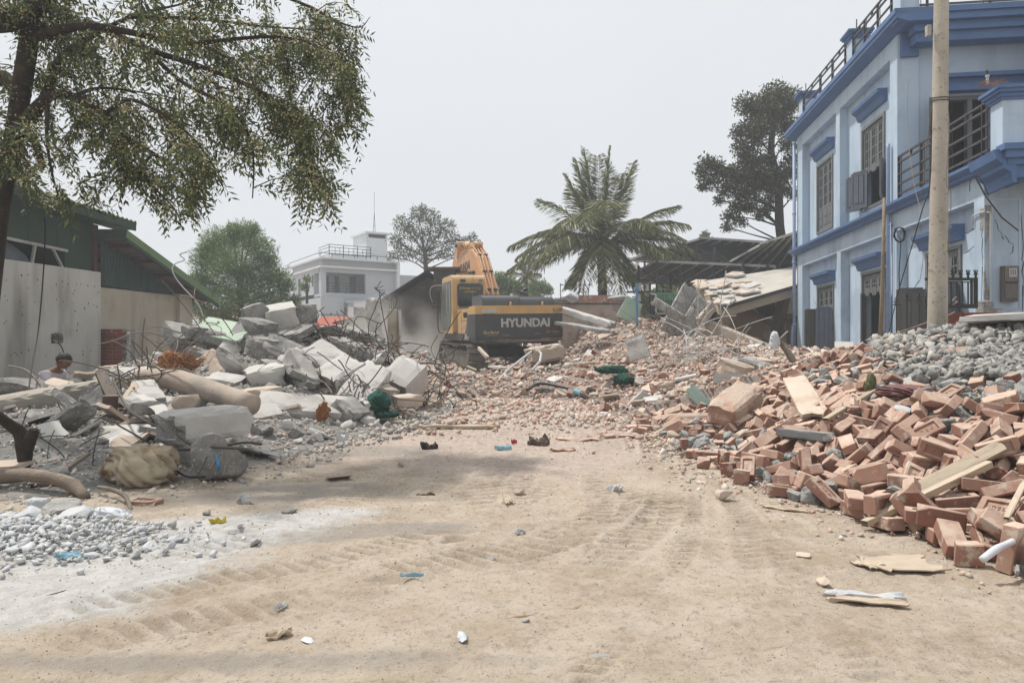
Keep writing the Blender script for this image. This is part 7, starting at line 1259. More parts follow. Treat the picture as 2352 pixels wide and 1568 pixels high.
for k in range(5): m = MB(); m.bar((bx-.42+.21*k,5.95,.35),(bx-.42+.21*k,5.72,.42),.06,.05); m.build('tooth', m_steeltrk, bu, norm=False)
# ---------------------------------------------------------------- haze and drifting dust
hzb = MB().lohi((-90,-25,-1),(90,150,13.5)); mhz = D.materials.new('haze'); mhz.use_nodes = True; N = mhz.node_tree.nodes; N.clear(); vo = N.new('ShaderNodeVolumePrincipled'); ou = N.new('ShaderNodeOutputMaterial')
vo.inputs['Density'].default_value = .0032; vo.inputs['Color'].default_value = (.86,.91,.97,1); vo.inputs['Anisotropy'].default_value = .2; mhz.node_tree.links.new(vo.outputs[0], ou.inputs['Volume']); tag(hzb.build('haze', mhz, loc=(0,0,0)), kind='stuff')
dustmat = D.materials.new('dust cloud'); dustmat.use_nodes = True; N = dustmat.node_tree.nodes; L = dustmat.node_tree.links; N.clear(); vo = N.new('ShaderNodeVolumePrincipled'); ou = N.new('ShaderNodeOutputMaterial'); tcn = N.new('ShaderNodeTexCoord')
vo.inputs['Color'].default_value = (.88,.85,.80,1); ns = N.new('ShaderNodeTexNoise'); ns.inputs['Scale'].default_value = 2.2; ns.inputs['Detail'].default_value = 3; L.new(tcn.outputs['Generated'], ns.inputs['Vector'])
le = N.new('ShaderNodeVectorMath'); le.operation = 'DISTANCE'; L.new(tcn.outputs['Generated'], le.inputs[0]); le.inputs[1].default_value = (.52,.5,.18)
m1 = N.new('ShaderNodeMapRange'); m1.inputs['From Min'].default_value = .5; m1.inputs['From Max'].default_value = .08; L.new(le.outputs['Value'], m1.inputs['Value'])
m2 = N.new('ShaderNodeMapRange'); m2.inputs['From Min'].default_value = .36; m2.inputs['From Max'].default_value = .66; L.new(ns.outputs['Fac'], m2.inputs['Value'])
mu = N.new('ShaderNodeMath'); mu.operation = 'MULTIPLY'; L.new(m1.outputs[0], mu.inputs[0]); L.new(m2.outputs[0], mu.inputs[1]); mu2 = N.new('ShaderNodeMath'); mu2.operation = 'MULTIPLY'; L.new(mu.outputs[0], mu2.inputs[0]); mu2.inputs[1].default_value = 3.0
L.new(mu2.outputs[0], vo.inputs['Density']); L.new(vo.outputs[0], ou.inputs['Volume'])
tag(MB().lohi((-7.2,24.2,-.3),(-2.0,27.6,4.6)).build('dust_cloud', dustmat), 'pale dust drifting left of the excavator over the dark barn', 'dust', kind='stuff')
# ---------------------------------------------------------------- trees
m_leaf = matisl('neem leaves', [(0,(80,92,52)),(.25,(60,73,42)),(.5,(100,110,64)),(.72,(70,84,48)),(.88,(132,134,86))], rough=.5, bump=0, trans=.35, spec=.4)
m_flower = matisl('cream blossom', [(0,(204,194,150)),(.4,(182,172,128)),(.7,(216,208,172)),(.9,(160,146,104))], rough=.9, bump=0, trans=.3)
m_leafmid = matisl('mid green leaves', [(0,(102,126,66)),(.3,(82,104,54)),(.6,(120,140,78)),(.85,(140,154,92))], rough=.7, bump=0, trans=.3)
m_leafdark = matisl('dark leaves', [(0,(78,80,58)),(.35,(60,62,48)),(.65,(96,98,68)),(.88,(126,122,90))], rough=.6, bump=0, trans=.25)
m_leafgrey = matisl('dusty grey green leaves', [(0,(98,102,78)),(.4,(80,84,66)),(.75,(118,118,92))], rough=.8, bump=0, trans=.3)
m_leafbrown = matisl('dry brownish leaves', [(0,(120,108,74)),(.4,(96,92,62)),(.75,(136,128,86))], rough=.8, bump=0, trans=.3)
m_frond = matisl('palm leaflets', [(0,(102,110,72)),(.3,(124,128,84)),(.5,(82,92,60)),(.7,(150,150,106)),(.86,(178,174,132))], rough=.45, bump=0, trans=.25, spec=.5)
m_rach = mat('palm rachis', [(122,120,70),(104,98,60)], 4, 0, 20, .6, rnd=0)
def quads(cen, d1, d2, L_, Wd):
    """diamond leaves: centre base, direction d1 (length), d2 (width)"""
    a = cen; t = cen+d1*L_[:,None]; mid = cen+d1*(L_*.45)[:,None]; s1 = mid+d2*(Wd*.5)[:,None]; s2 = mid-d2*(Wd*.5)[:,None]
    return np.stack([a, s1, t, s2], 1).reshape(-1,3)
def unit(v): return v/np.maximum(np.linalg.norm(v, axis=-1, keepdims=True), 1e-6)
def leafmesh(name, V, mt_, parent): 
    f = np.arange(len(V)).reshape(-1,4); o = raw_mesh(name, V, f, mt_, loc=tuple(parent.location)); o.location = (0,0,0); o.parent = parent; o['kind'] = 'stuff'; return o
rg = np.random.default_rng(31)
def compound(P, Dr, n_pair=6, ln=.2, lf=.055, wd=.016, droop=.8):
    """pinnate leaves from base points P along directions Dr -> leaflet quads"""
    n = len(P); V = []; s = rg.uniform(.75, 1.2, n); side = unit(np.cross(Dr, rg.normal(0,1,(n,3))+np.array([0,0,.6])))
    for k in range(n_pair):
        t = (k+1)/n_pair; c = P+Dr*(ln*s*t)[:,None]+np.array([0,0,-1])*(droop*ln*.45*s*t*t)[:,None]
        for sg in (-1, 1):
            d = unit(side*sg*.85+Dr*.55+np.array([0,0,-.55*droop])+rg.normal(0,.16,(n,3))); w_ = unit(np.cross(d, rg.normal(0,1,(n,3)))); sz = s*(1-.35*abs(t-.5))
            V.append(quads(c, d, w_, lf*sz*rg.uniform(.6,1.35,n), wd*sz*rg.uniform(.7,1.4,n)))
    return np.concatenate(V)
# foreground neem
nm = root('neem_tree', (-5.6, 6.5, 0), 'large neem tree in cream blossom overhanging from the dark trunk at the frame edge', 'tree'); M0 = sub(nm)
BRN = [([(-60,900,6.6),(-22,600,6.6),(0,470,6.5),(30,330,6.5),(50,200,6.5),(68,80,6.5),(80,-80,6.5),(70,-300,6.5)], [.13,.11,.085,.08,.085,.08,.06,.03]),
 ([(-120,20,6.2),(-20,45,6.3),(40,42,6.4),(80,25,6.5),(150,-40,6.6)], [.14,.12,.1,.07,.05]), ([(-40,190,6.6),(10,180,6.6),(45,230,6.5)], [.09,.07,.05]),
 ([(38,290,6.45),(60,300,6.4),(82,330,6.35),(97,385,6.3)], [.05,.045,.035,.028]), ([(30,350,6.5),(50,310,6.5),(75,270,6.5)], [.025,.03,.03]),
 ([(70,280,6.5),(112,205,6.6),(128,150,6.7),(175,105,6.9),(300,40,7.3),(420,10,7.6)], [.05,.045,.04,.03,.02,.01]),
 ([(60,270,6.4),(110,225,6.3),(160,220,6.3),(240,262,6.4),(295,320,6.5),(350,352,6.6),(420,400,6.8),(440,470,6.8)], [.05,.045,.04,.035,.03,.02,.012,.006]),
 ([(165,222,6.3),(230,203,6.6),(320,212,7),(420,230,7.3)], [.02,.015,.01,.006]),
 ([(70,90,6.5),(180,60,6.3),(300,75,6.3),(420,100,6.5),(490,96,6.8),(600,85,7),(690,92,7.1),(755,122,7.1),(780,170,7.1),(783,215,7.0)], [.05,.04,.03,.025,.02,.018,.014,.01,.007,.004]),
 ([(300,40,6.8),(420,42,7),(510,50,7.2),(610,62,7.4),(700,68,7.5),(745,78,7.5)], [.02,.018,.015,.012,.008,.004]), ([(480,-60,7.4),(600,-25,7.4),(700,12,7.4),(770,48,7.4),(825,64,7.4),(850,40,7.4)], [.025,.02,.016,.01,.007,.003]),
 ([(200,50,6.6),(330,110,6.5),(450,150,6.5),(560,192,6.6),(640,240,6.6),(682,300,6.6),(704,380,6.5),(722,440,6.4),(755,500,6.3)], [.035,.03,.025,.02,.018,.014,.01,.007,.004]),
 ([(560,195,6.6),(600,215,6.9),(665,262,7),(700,330,7),(735,400,7)], [.014,.012,.01,.007,.004]), ([(330,110,6.5),(420,190,6.2),(500,232,6.1),(562,290,6.1),(582,370,6.1),(580,455,6.0)], [.025,.02,.016,.012,.009,.005]),
 ([(240,262,6.4),(300,230,6.0),(400,280,5.9),(470,350,5.9),(520,430,5.9)], [.02,.016,.012,.008,.004]), ([(110,225,6.3),(108,320,6.1),(125,420,6.0),(150,480,6.0)], [.02,.014,.009,.004]),
 ([(560,150,7),(620,130,7.2),(690,150,7.3),(740,210,7.3),(790,225,7.3)], [.012,.01,.008,.005,.003]), ([(600,215,6.9),(660,270,7.2),(735,305,7.3),(770,300,7.3)], [.008,.006,.004,.002]), ([(100,-20,6),(260,-60,6),(420,-80,6.2),(560,-70,6.5)], [.05,.04,.025,.01]),
 ([(240,262,6.4),(260,330,6.5),(290,400,6.5),(360,470,6.5)], [.02,.014,.01,.004]), ([(350,352,6.6),(330,400,6.5),(400,480,6.4),(420,530,6.4)], [.012,.01,.007,.003])]
tw_ = MB(); An = []; Ad = []; wts = []
rr = random.Random(77)
for bi, (pts, rs) in enumerate(BRN):
    P = curve([W(*p) for p in pts], 26); k = len(P); R_ = list(np.interp(np.linspace(0,1,k), np.linspace(0,1,len(rs)), rs))
    m = MB(); m.tube(P, R_, 9 if rs[0] > .04 else 6, 0, M0); m.build('trunk' if bi == 0 else 'limb', m_bark, nm, smooth=True)
    if bi in (2,3,4): continue
    total = sum((P[i+1]-P[i]).length for i in range(k-1)); start = .35 if bi in (0,1) else .12
    nt_ = int(total*(9.5 if bi else 6))
    for _ in range(nt_):
        t = start+(1-start)*rr.random(); i = min(k-2, int(t*(k-1))); p = P[i].lerp(P[i+1], rr.random()); tv = (P[i+1]-P[i]).normalized()
        if p.z < 2.05: continue
        d = (tv*.5+Vector((rr.gauss(.15,.6), rr.gauss(0,.6), rr.gauss(-.05,.5)))).normalized(); ln = rr.uniform(.25,.75); q = [p]
        for s in range(4):
            d = (d+Vector((0,0,-.22))).normalized(); q.append(q[-1]+d*ln/4)
        if q[-1].z < 1.95: continue
        e_ = q[-1]; ex_ = CX+FPX*e_.x/e_.y
        if ex_ > 845 or CY-(e_.z-CAMH)*FPX/e_.y > np.interp(ex_, [-400,0,100,200,300,400,500,560,640,700,760,830], [560,500,480,500,430,520,500,470,430,540,520,260]): continue
        tw_.tube(q, [.006,.005,.004,.003,.002], 4, 0, M0, cap=False)
        for s in range(1, 5):
            for _ in range(3 if s < 4 else 4): An.append(list(q[s].lerp(q[s-1], rr.random()))); dd = (d+Vector((rr.gauss(0,.8), rr.gauss(0,.8), rr.gauss(-.2,.5)))).normalized(); Ad.append(list(dd))
o = tw_.build('twigs', m_bark, nm); o['kind'] = 'stuff'
An = np.array(An); Ad = np.array(Ad); px = CX+FPX*An[:,0]/An[:,1]; py = CY-(An[:,2]-CAMH)*FPX/An[:,1]
lim = np.interp(px, [-400,0,100,200,300,400,500,560,640,700,760,830], [560,500,480,500,430,520,500,470,430,540,520,260]); k = (py < lim-20+RNG.normal(0,12,len(px))) & (px < 850); An, Ad = An[k], Ad[k]
print('neem leaves', len(An))
leafmesh('foliage', compound(An[::1], Ad[::1], 5, .2, .078, .021), m_leaf, nm)
sel = rg.random(len(An)) < .6; B = An[sel]; n = len(B); V = []
for q in range(14):
    c = B+rg.normal(0,.045,(n,3))+np.array([0,0,-.03]); d = unit(rg.normal(0,1,(n,3))); w_ = unit(np.cross(d, rg.normal(0,1,(n,3)))); V.append(quads(c, d, w_, rg.uniform(.011,.026,n), rg.uniform(.011,.024,n)))
leafmesh('blossom', np.concatenate(V), m_flower, nm)
# general leafy tree: base, limbs to clusters, leaf quads in clusters
def tree(name, base, top_r, label, clusters, nleaf, lsize, mt_, bark, Yc, depth=1.0, cat='tree', group=None, lw=.5, upright=0.0, trunkpts=None, seed=1, twigs=0, shell=.55, lb=.3):
    base = Vector(base); t = root(name, base, label, cat, group=group); M0 = sub(t); rr = random.Random(seed); g = np.random.default_rng(seed)
    tp = [Vector(p) for p in trunkpts] if trunkpts else [base, base+Vector((0,0,1.5))]
    C_ = [(W(px, py, Yc+dy), rp*Yc/FPX) for px, py, rp, dy in clusters]
    m = MB(); P = curve(tp, 14); m.tube(P, list(np.linspace(top_r*1.3, top_r*.6, len(P))), 9, 0, M0); m.build('trunk', bark, t, smooth=True)
    m = MB(); 
    for c, r_ in C_:
        s = min(P, key=lambda p: (p-c).length+.8*abs(c.z-p.z-.8) if p.z < c.z+.3 else 99); mid = s.lerp(c, .5)+Vector((rr.gauss(0,.15), rr.gauss(0,.15), rr.gauss(.1,.1)))*(c-s).length*.4
        m.tube(curve([s, mid, c], 8), list(np.linspace(top_r*lb, top_r*lb*.25, len(curve([s, mid, c], 8)))), 5, 0, M0, cap=False)
        for _ in range(5+twigs):
            e = c+Vector((rr.gauss(0,1), rr.gauss(0,1)*depth, rr.gauss(0.1,1))).normalized()*r_*rr.uniform(.6,1.05); mm_ = s.lerp(c, .8).lerp(e, .5)+Vector((rr.gauss(0,.06),0,rr.gauss(0,.06)))
            m.tube([s.lerp(c, rr.uniform(.6,1)), mm_, e], [top_r*.05, top_r*.035, top_r*.015], 4, 0, M0, cap=False)
    m.build('branches', bark, t)['kind'] = 'stuff'
    tot = sum(r_**2 for _, r_ in C_); V = []
    for c, r_ in C_:
        n = max(6, int(nleaf*r_**2/tot)); d = unit(g.normal(0,1,(n,3))); rad = r_*(shell+(1.08-shell)*g.random(n)**.6)*(.75+.35*g.random(n)); P_ = np.array(list(c))+d*rad[:,None]*np.array([1,depth,.88])
        dd = unit(g.normal(0,1,(n,3))+np.array([0,0,upright])+d*.5); ww = unit(np.cross(dd, g.normal(0,1,(n,3)))); L2 = lsize*g.uniform(.6,1.3,n); V.append(quads(P_, dd, ww, L2, L2*lw*g.uniform(.7,1.2,n)))
    leafmesh('foliage', np.concatenate(V), mt_, t); return t
zc = lambda L_, sc=.3953, ox=2400, oy=280: [((ox+a*sc)/1.55, (oy+b_*sc)/1.55, r_*sc/1.55, dy) for a, b_, r_, dy in L_]
cl = zc([(900,140,85,0),(1000,190,90,.5),(830,200,70,-.4),(650,240,75,0),(740,300,80,.3),(850,330,85,0),(980,340,80,.3),(1060,240,50,0),(590,480,60,0),(700,460,75,.3),(800,420,70,-.4),(1010,440,70,0),(610,620,65,0),(740,560,70,0),(640,720,55,0),(1020,600,60,.3),(720,760,80,0),(840,720,50,0),
  (290,760,55,0),(240,850,45,0),(370,800,60,0),(300,930,60,0),(430,860,60,.3),(520,850,60,0),(560,930,70,0),(640,860,70,0),(720,920,80,.4),(820,900,80,0),(920,880,85,0),(1040,850,60,0),(460,1000,55,0),(600,1040,60,0),(700,1020,60,0),(880,980,60,0),(1000,1000,50,0),
  (560,1150,50,0),(640,1160,45,0),(500,1240,50,0),(600,1290,40,0),(470,1340,35,0),(700,1150,45,0),(760,1230,38,0),(820,1180,35,0),(860,1080,45,0),(1050,720,50,0),(1080,1040,45,0),(240,980,30,0),(400,1100,35,0),(1060,480,40,0)])
cl = [(a, b_, r_*1.6, d*1.8) for a, b_, r_, d in cl]
tree('old_tree', W(1795,784,27)*1-Vector((0,0,.9)), .17, 'tall dark sparse tree rising between the solar frame and the blue house', cl, 30000, .12, m_leafdark, m_bark, 27, 1.0, trunkpts=[W(1815,784,27)-Vector((0,0,1)), W(1808,640,27), W(1800,590,27), W(1790,520,27), W(1788,455,27), W(1783,400,27), W(1770,350,27), W(1775,290,27), W(1780,250,27)], seed=4, twigs=3, shell=.0, lb=.25)
m = MB(); q0 = W(1800,600,26.6); m.tube([q0, W(1785,568,26.5), W(1765,560,26.5)], [.09,.05,.03], 6); m.tube([q0, W(1780,575,26.5), W(1778,545,26.5)], [.07,.05,.03], 6); tag(m.build('branch_stub', m_bark), 'leafless forked stub sticking out beside the dark tree trunk', 'branch')
cl = [(1812,640,16,0),(1800,680,14,0),(1820,660,14,0),(1790,650,10,0),(1825,610,10,0)]
tree('creeper_bush', W(1815,700,26)-Vector((0,0,2)), .05, 'dark bushy growth at the foot of the tall dark tree', cl, 2500, .12, m_leafdark, m_bark, 26, seed=8, trunkpts=[W(1815,740,26)-Vector((0,0,1.5)), W(1815,660,26)])
# soft feathery green tree, left
cl = [(500,560,44,0),(560,545,44,.5),(600,575,36,0),(470,600,36,0),(530,610,52,-.6),(590,630,46,0),(640,640,34,0),(480,660,46,0),(550,680,52,-.5),(620,690,44,0),(660,700,30,0),(460,710,30,0),(510,725,44,0),(590,735,44,0),(650,735,34,0),(455,640,22,0),(535,530,20,0),(580,528,18,0),(475,575,22,0),(620,600,22,0),(660,660,18,0),(680,690,14,0),(440,690,18,0)]
tree('feathery_tree', W(560,784,27)-Vector((0,0,1.1)), .16, 'rounded feathery green tree behind the slab heap', cl, 46000, .16, m_leafmid, m_bark, 27, .9, lw=.16, upright=.4, trunkpts=[W(560,850,27), W(555,740,27), W(550,640,27)], seed=5, twigs=4, shell=.15)
# grey lacy tree behind excavator
cl = [(960,492,22,0),(990,500,24,0),(925,515,24,0),(1025,520,22,0),(950,535,28,0),(995,540,28,.5),(910,555,20,0),(1040,550,22,0),(1070,560,18,0),(930,580,24,0),(975,580,28,0),(1020,580,22,0),(1055,585,18,0),(1085,545,12,0),(900,590,14,0),(970,478,10,0),(1095,570,10,0)]
tree('lacy_tree', W(985,784,38)-Vector((0,0,1.1)), .16, 'lacy grey half-bare tree behind the excavator boom', cl, 7500, .15, m_leafgrey, mat('grey far bark', [(96,90,84),(82,78,74)], 3, .1, 20, .9, rnd=0), 38, 1, lw=.35, trunkpts=[W(985,880,38), W(982,680,38), W(978,620,38), W(975,580,38)], seed=6, twigs=9, shell=.3)
# hedge of trees beyond
for i, (cl, y_, lab, mt_, n) in enumerate([([(1150,640,18,0),(1172,655,20,0),(1155,670,20,0),(1190,665,18,0)], 40, 'pale green leafy tree close to the raised boom of the excavator', m_leafmid, 2600),
   ([(1225,655,16,0),(1245,660,18,0),(1258,668,14,0),(1232,672,16,0)], 46, 'small round green tree above the excavator hood', m_leafmid, 1800), ([(1195,672,16,0),(1212,668,16,0)], 50, 'far dull green tree behind the excavator hood', m_leafgrey, 2500),
   ([(1500,690,24,0),(1525,670,20,0),(1480,705,22,0),(1510,720,24,0)], 34, 'fresh green bush below the poles left of the awning', m_leafmid, 5000), ([(1480,640,22,0),(1520,610,22,0),(1560,640,26,0),(1590,620,20,0),(1540,660,24,0),(1600,655,18,0)], 40, 'sparse brownish tree behind the solar frame', m_leafbrown, 3200),
   ([(1620,540,9,0),(1612,548,8,0),(1634,552,7,0)], 45, 'tiny tree top peeping over the solar panels', m_leafgrey, 500), ([(1480,520,14,0),(1500,540,12,0)], 48, 'faint tree top behind the right palm fronds', m_leafgrey, 900), ([(705,640,8,0),(700,660,10,0),(412,740,24,0),(430,760,20,0)], 38, 'dull green growth under the lean-to end', m_leafmid, 1800)]):
    tree('distant_tree', W(cl[0][0],784,y_)-Vector((0,0,1.1)), .1, lab, cl, n, .2, mt_, m_bark, y_, seed=20+i, lw=.4, trunkpts=[W(cl[0][0],830,y_), W(cl[0][0],cl[0][1]+10,y_)], shell=.2, group='trees beyond the ruins')
cl = [(x, 772+((x*7) % 13), 22, (x*3) % 5) for x in range(-260, 2600, 34)]
tree('tree_line', (0,85,0), .1, 'low belt of far trees along the horizon', [(a, 768+b_*.2, 20, c) for a, b_, r_, c in cl], 16000, .5, m_leafgrey, m_bark, 85, seed=44, lw=.6, trunkpts=[(0,85,0),(0,85,.4)], shell=.1)['kind'] = 'stuff'
# palms
def palm(name, base, crown_, fronds, label, Yc, sc=1.0, seed=3, r_=.16):
    t = root(name, base, label, 'palm tree'); M0 = sub(t); g = np.random.default_rng(seed); base, c = Vector(base), Vector(crown_)
    m = MB(); P = [base, base.lerp(c, .5)+Vector((.05,0,0)), c-Vector((0,0,.2))]; P = curve(P, 22); m.tube(P, [r_*(1.15-.35*i/len(P))*(1.08 if i % 2 else 1) for i in range(len(P))], 12, 0, M0); m.build('trunk', m_bark, t, smooth=True)
    m = MB()
    for k in range(26): a = k*2.4; m.tube([c+Vector((math.cos(a)*.1, math.sin(a)*.1, -.5+.02*k)), c+Vector((math.cos(a)*.3*sc, math.sin(a)*.3*sc, -.1+.02*k))], [.05*sc,.02*sc], 4, 0, M0)
    m.build('crown_fibre', m_oldwood, t)
    rc = MB(); 
    for fx, fy, dy, lift in fronds:
        tip = W(fx, fy, Yc+dy); L = (tip-c).length; mid = c.lerp(tip, .5)+Vector((0,0,lift*L)); P = curve([c, c.lerp(mid, .5)+Vector((0,0,lift*L*.35)), mid, mid.lerp(tip,.5)+Vector((0,0,lift*L*.3)), tip], 44)
        m = MB(); m.tube(P, [.03*sc*(1-.85*i/len(P)) for i in range(len(P))], 4, 0, M0); fr = m.build('frond', m_rach, t)
        A = np.array([list(p) for p in P]); A = A[5:]; T = unit(np.gradient(A, axis=0)); k = len(A); pos = np.repeat(np.arange(k), 3); f_ = np.tile([0,.33,.66], k); nxt = np.minimum(pos+1, k-1); Pp = A[pos]*(1-f_[:,None])+A[nxt]*f_[:,None]; Tt = T[pos]; u = np.linspace(0, 1, len(Pp))
        sd_ = unit(np.cross(Tt, np.array([0,0,1.0]))+1e-4); upv = np.cross(sd_, Tt); Ls = sc*(.25+.75*np.sin(np.pi*np.clip(u*.85+.12,0,1)))*1.08; V = []
        vertical = abs(T[len(T)//3][2])
        for sg in (-1, 1):
            dr = unit(sd_*sg*(.75)+Tt*.55+upv*.15+np.array([0,0,-1])*(.75*(1-vertical*.75))+g.normal(0,.1,Pp.shape)); w_ = unit(np.cross(dr, Tt+g.normal(0,.3,Pp.shape)))
            n = len(Pp); half = Pp+dr*(Ls*.5)[:,None]; d2 = unit(dr+np.array([0,0,-1])*.45*(1-vertical*.5)); V.append(quads(Pp, dr, w_, Ls*.55, np.full(n,.052*sc))); V.append(quads(half-dr*(Ls*.06)[:,None], d2, w_, Ls*.55, np.full(n,.042*sc)))
        f = np.concatenate(V); o = raw_mesh('leaflets', f, np.arange(len(f)).reshape(-1,4), m_frond, loc=tuple(t.location)); o.location = (0,0,0); o.parent = fr; o['kind'] = 'stuff'
    return t
zf = lambda a, b_: ((1750+a*.3826)/1.55, (500+b_*.3826)/1.55)
FR = [(440,550,-.5,.10),(170,980,0,.16),(160,1200,-1,.14),(310,1270,-1.5,.16),(450,850,1,.13),(690,340,.3,.03),(790,200,.6,.02),(865,100,.4,0),(1100,90,0,0),(1000,175,-.4,.0),(1310,220,.5,.02),(1720,610,0,.09),(1820,780,-.6,.14),(1830,940,1,.16),(1910,1040,.5,.15),(1890,1180,-.8,.15),(1430,1500,0,.1),(830,1400,-1.6,.22),(690,1420,-.3,.14),(1190,1420,-1.8,.25),(890,730,-2.6,.3),(1080,600,-2.2,.3),(250,1070,1.2,.17),(600,800,-2.4,.22),(1500,790,-2.6,.2),(1600,1060,-2,.16),(450,1100,-2.6,.2),(980,150,1,0),(1200,330,1.2,.04),(760,450,1.5,.05),(1050,1380,-2.4,.3),(1300,1300,1.5,.2)]
palm('coconut_palm', W(1381,784,28)-Vector((0,0,1.1)), W(1381,572,28), [zf(a, b_)+(dy, l_) for a, b_, dy, l_ in FR], 'big coconut palm with drooping fronds behind the ruined wall', 28, 1.0, 3, .2)
palm('small_palm', W(1205,784,44)-Vector((0,0,1.1)), W(1207,635,44), [(1170,625,0,.1),(1185,600,0,.08),(1200,590,0,.02),(1225,600,0,.08),(1240,628,0,.1),(1180,655,0,.15),(1232,655,0,.15),(1212,592,1,0)], 'small distant palm left of the big coconut palm', 44, .7, 5, .15)
palm('small_palm', W(701,784,60)-Vector((0,0,1.1)), W(701,640,60), [(690,640,0,.1),(696,628,0,.05),(706,628,0,.05),(713,640,0,.1),(692,650,0,.15),(711,650,0,.15)], 'tiny palm far away between the feathery tree and the villa', 60, .6, 6, .15)
# ---------------------------------------------------------------- named pieces of the slab heap on the near side
rd = random.Random(99)
bpy.context.view_layer.update(); DG = bpy.context.evaluated_depsgraph_get(); D.objects['haze'].hide_viewport = True; bpy.context.view_layer.update(); DG = bpy.context.evaluated_depsgraph_get()
def HIT(px, py, up=.02):
    """the spot on top of the pile seen in that direction"""
    h = S.ray_cast(DG, Vector((0,0,CAMH)), Vector(((px-CX)/FPX, 1, -(py-CY)/FPX)).normalized()); return h[1]+Vector((0,-.03,up)) if h[0] else G(px, py)
MW = [m_plaster, m_conc]; MGR = [m_conc, m_conclump]
SB = slab_obj
SB('concrete_block', 'massive square concrete block with one torn end, topmost of the nearest pair', 'concrete block', W(372,985,5.7), W(552,962,6.45), .34, .28, [m_plaster, m_conc], seed=11, amp=.035)
SB('concrete_block', 'big concrete block lying underneath the massive torn block', 'concrete block', W(400,1052,5.75), W(478,1046,6.2), .4, .27, [m_plaster, m_conc], seed=12)
o = place(lump_mesh(201, (.42,.36,.40), [m_conc], .04, 3, 0), 'concrete_boulder', W(500,1052,5.4)+Vector((0,0,.0)), Quaternion((0,0,1),.4), 'faceted concrete boulder with two bars and a blue tube end, at the heap foot', 'concrete boulder', None)
for a, b_, r_, mt_, lb, nm, ct in (((455,1088,5.2),(476,1048,5.25),.008,m_rebar,'short bent bar low on the faceted concrete boulder','steel_bar','steel bar'),((482,1078,5.1),(506,1040,5.2),.009,m_rebar,'straight bar sticking out of the faceted boulder face','steel_bar','steel bar'),((512,1092,5.15),(520,1070,5.2),.008,m_rebar,'little bar stub at the boulder foot','steel_bar','steel bar')):
    tag(MB().tube([W(*a), W(*b_)], r_, 6).build(nm, mt_), lb, ct)
m_bluep = mat('blue plastic conduit', [(40,120,160),(34,104,142)], 5, .05, 30, .4, rnd=0)
tag(MB().tube(curve([W(496,1045,5.12), W(500,1060,5.05), W(502,1070,5.0), W(503,1078,5.0)], 8), .012, 8).build('blue_tube', m_bluep, smooth=True), 'bright blue tube end poking from the faceted boulder', 'tube')
SB('concrete_block', 'small grey block resting left on the big torn block', 'concrete block', W(300,937,6.5), W(374,934,6.7), .2, .13, MGR, seed=13)
place(lump_mesh(202, (.3,.2,.19), [m_tanplaster], .08, 3, 5), 'rubble_stone', W(432,922,6.7), Quaternion((0,0,1),.3), 'tan angular stone sitting by the fallen round column', 'stone', None)
# fallen round column
m = rough_tube([W(322,862,8.1), W(400,872,7.9), W(470,893,7.6), W(580,930,7.2)], [.07,.11,.12,.12,.115,.115], 18, 5, .012)
m_col = mat('tan plastered column', [(190,174,158),(174,158,144),(150,142,134)], 3, .4, 30, .9, dust=.3, rnd=0, patch=(.54,.64)); tag(m.build('round_column', m_col, smooth=True), 'fallen round tan column with its torn end up on the debris', 'column')
SB('long_slab_beam', 'long weathered concrete beam lying across in front of the crouching man', 'concrete beam', W(-60,950,6.6), W(284,886,8.6), .3, .25, [mat('grey stained beam', [(176,170,158),(158,152,142),(150,146,140)], 2, .3, 30, .9, rnd=0, dust=.2), m_conc], seed=14, amp=.05)
place(lump_mesh(203, (.95,.5,.3), [m_conc], .2, 3, 1), 'concrete_lump', W(40,892,8.0), Quaternion((0,0,1),.1), 'mounded rough concrete lump behind the long beam at the frame edge', 'concrete lump', None)
m = MB(); m.bar(W(20,985,6.3), W(228,928,7.3), .12, .02); tag(m.build('metal_strip', mat('dull zinc strip', [(120,124,128),(98,100,104)], 3, .2, 30, .5, metallic=.4, rnd=0)), 'dull zinc strip running below the long concrete beam', 'metal strip')
SB('timber_plank', 'upright brown plank leaning on the end of the long beam', 'plank', W(233,858,7.6), W(256,912,7.4), .12, .05, [m_oldwood,m_oldwood], seed=15, amp=.005)
SB('timber_plank', 'light brown plank slanting down from the beam end', 'plank', W(318,878,7.5), W(282,925,7.0), .1, .03, [m_wood,m_wood], seed=16, amp=.005)
SB('wooden_box', 'small brown wooden box wedged under the long beam end', 'box', W(236,922,7.1), W(284,921,7.2), .2, .13, [m_oldwood,m_oldwood], seed=17, amp=.004)
SB('roof_slab_piece', 'flat pale slab tilted towards the camera among dark branches', 'concrete slab', W(185,1018,6.3), W(320,1010,6.2), .5, .08, [m_plaster,m_conc], up=(-.25,-.45,1), seed=18)
SB('roof_slab_piece', 'flat grey slab lying low beside the dark stump', 'concrete slab', W(-20,1052,6.2), W(108,1058,6.3), .5, .08, [m_plaster,m_conc], up=(0,-.1,1), seed=19)
SB('roof_slab_piece', 'small cracked slab close behind the dark stump', 'concrete slab', W(108,1058,6.1), W(190,1050,6.2), .35, .09, [m_conc,m_conc], up=(.1,-.2,1), seed=20)
m = MB(); 
sv = []; 
for i, p in enumerate(curve([W(312,907,7), W(352,925,6.6), W(380,965,6.2), W(410,1000,5.95), W(445,1036,5.7)], 20)):
    wv = .07+.012*math.sin(i*1.3); sv += [p+Vector((-wv,0,.02*math.sin(i))), p+Vector((wv,.02,.01*math.cos(i*2)))]
m.add(sv, [(2*i,2*i+1,2*i+3,2*i+2) for i in range(len(sv)//2-1)]); tag(m.build('white_strip', m_plaster, smooth=True), 'long curling white strip hanging across the gap before the torn block', 'strip')
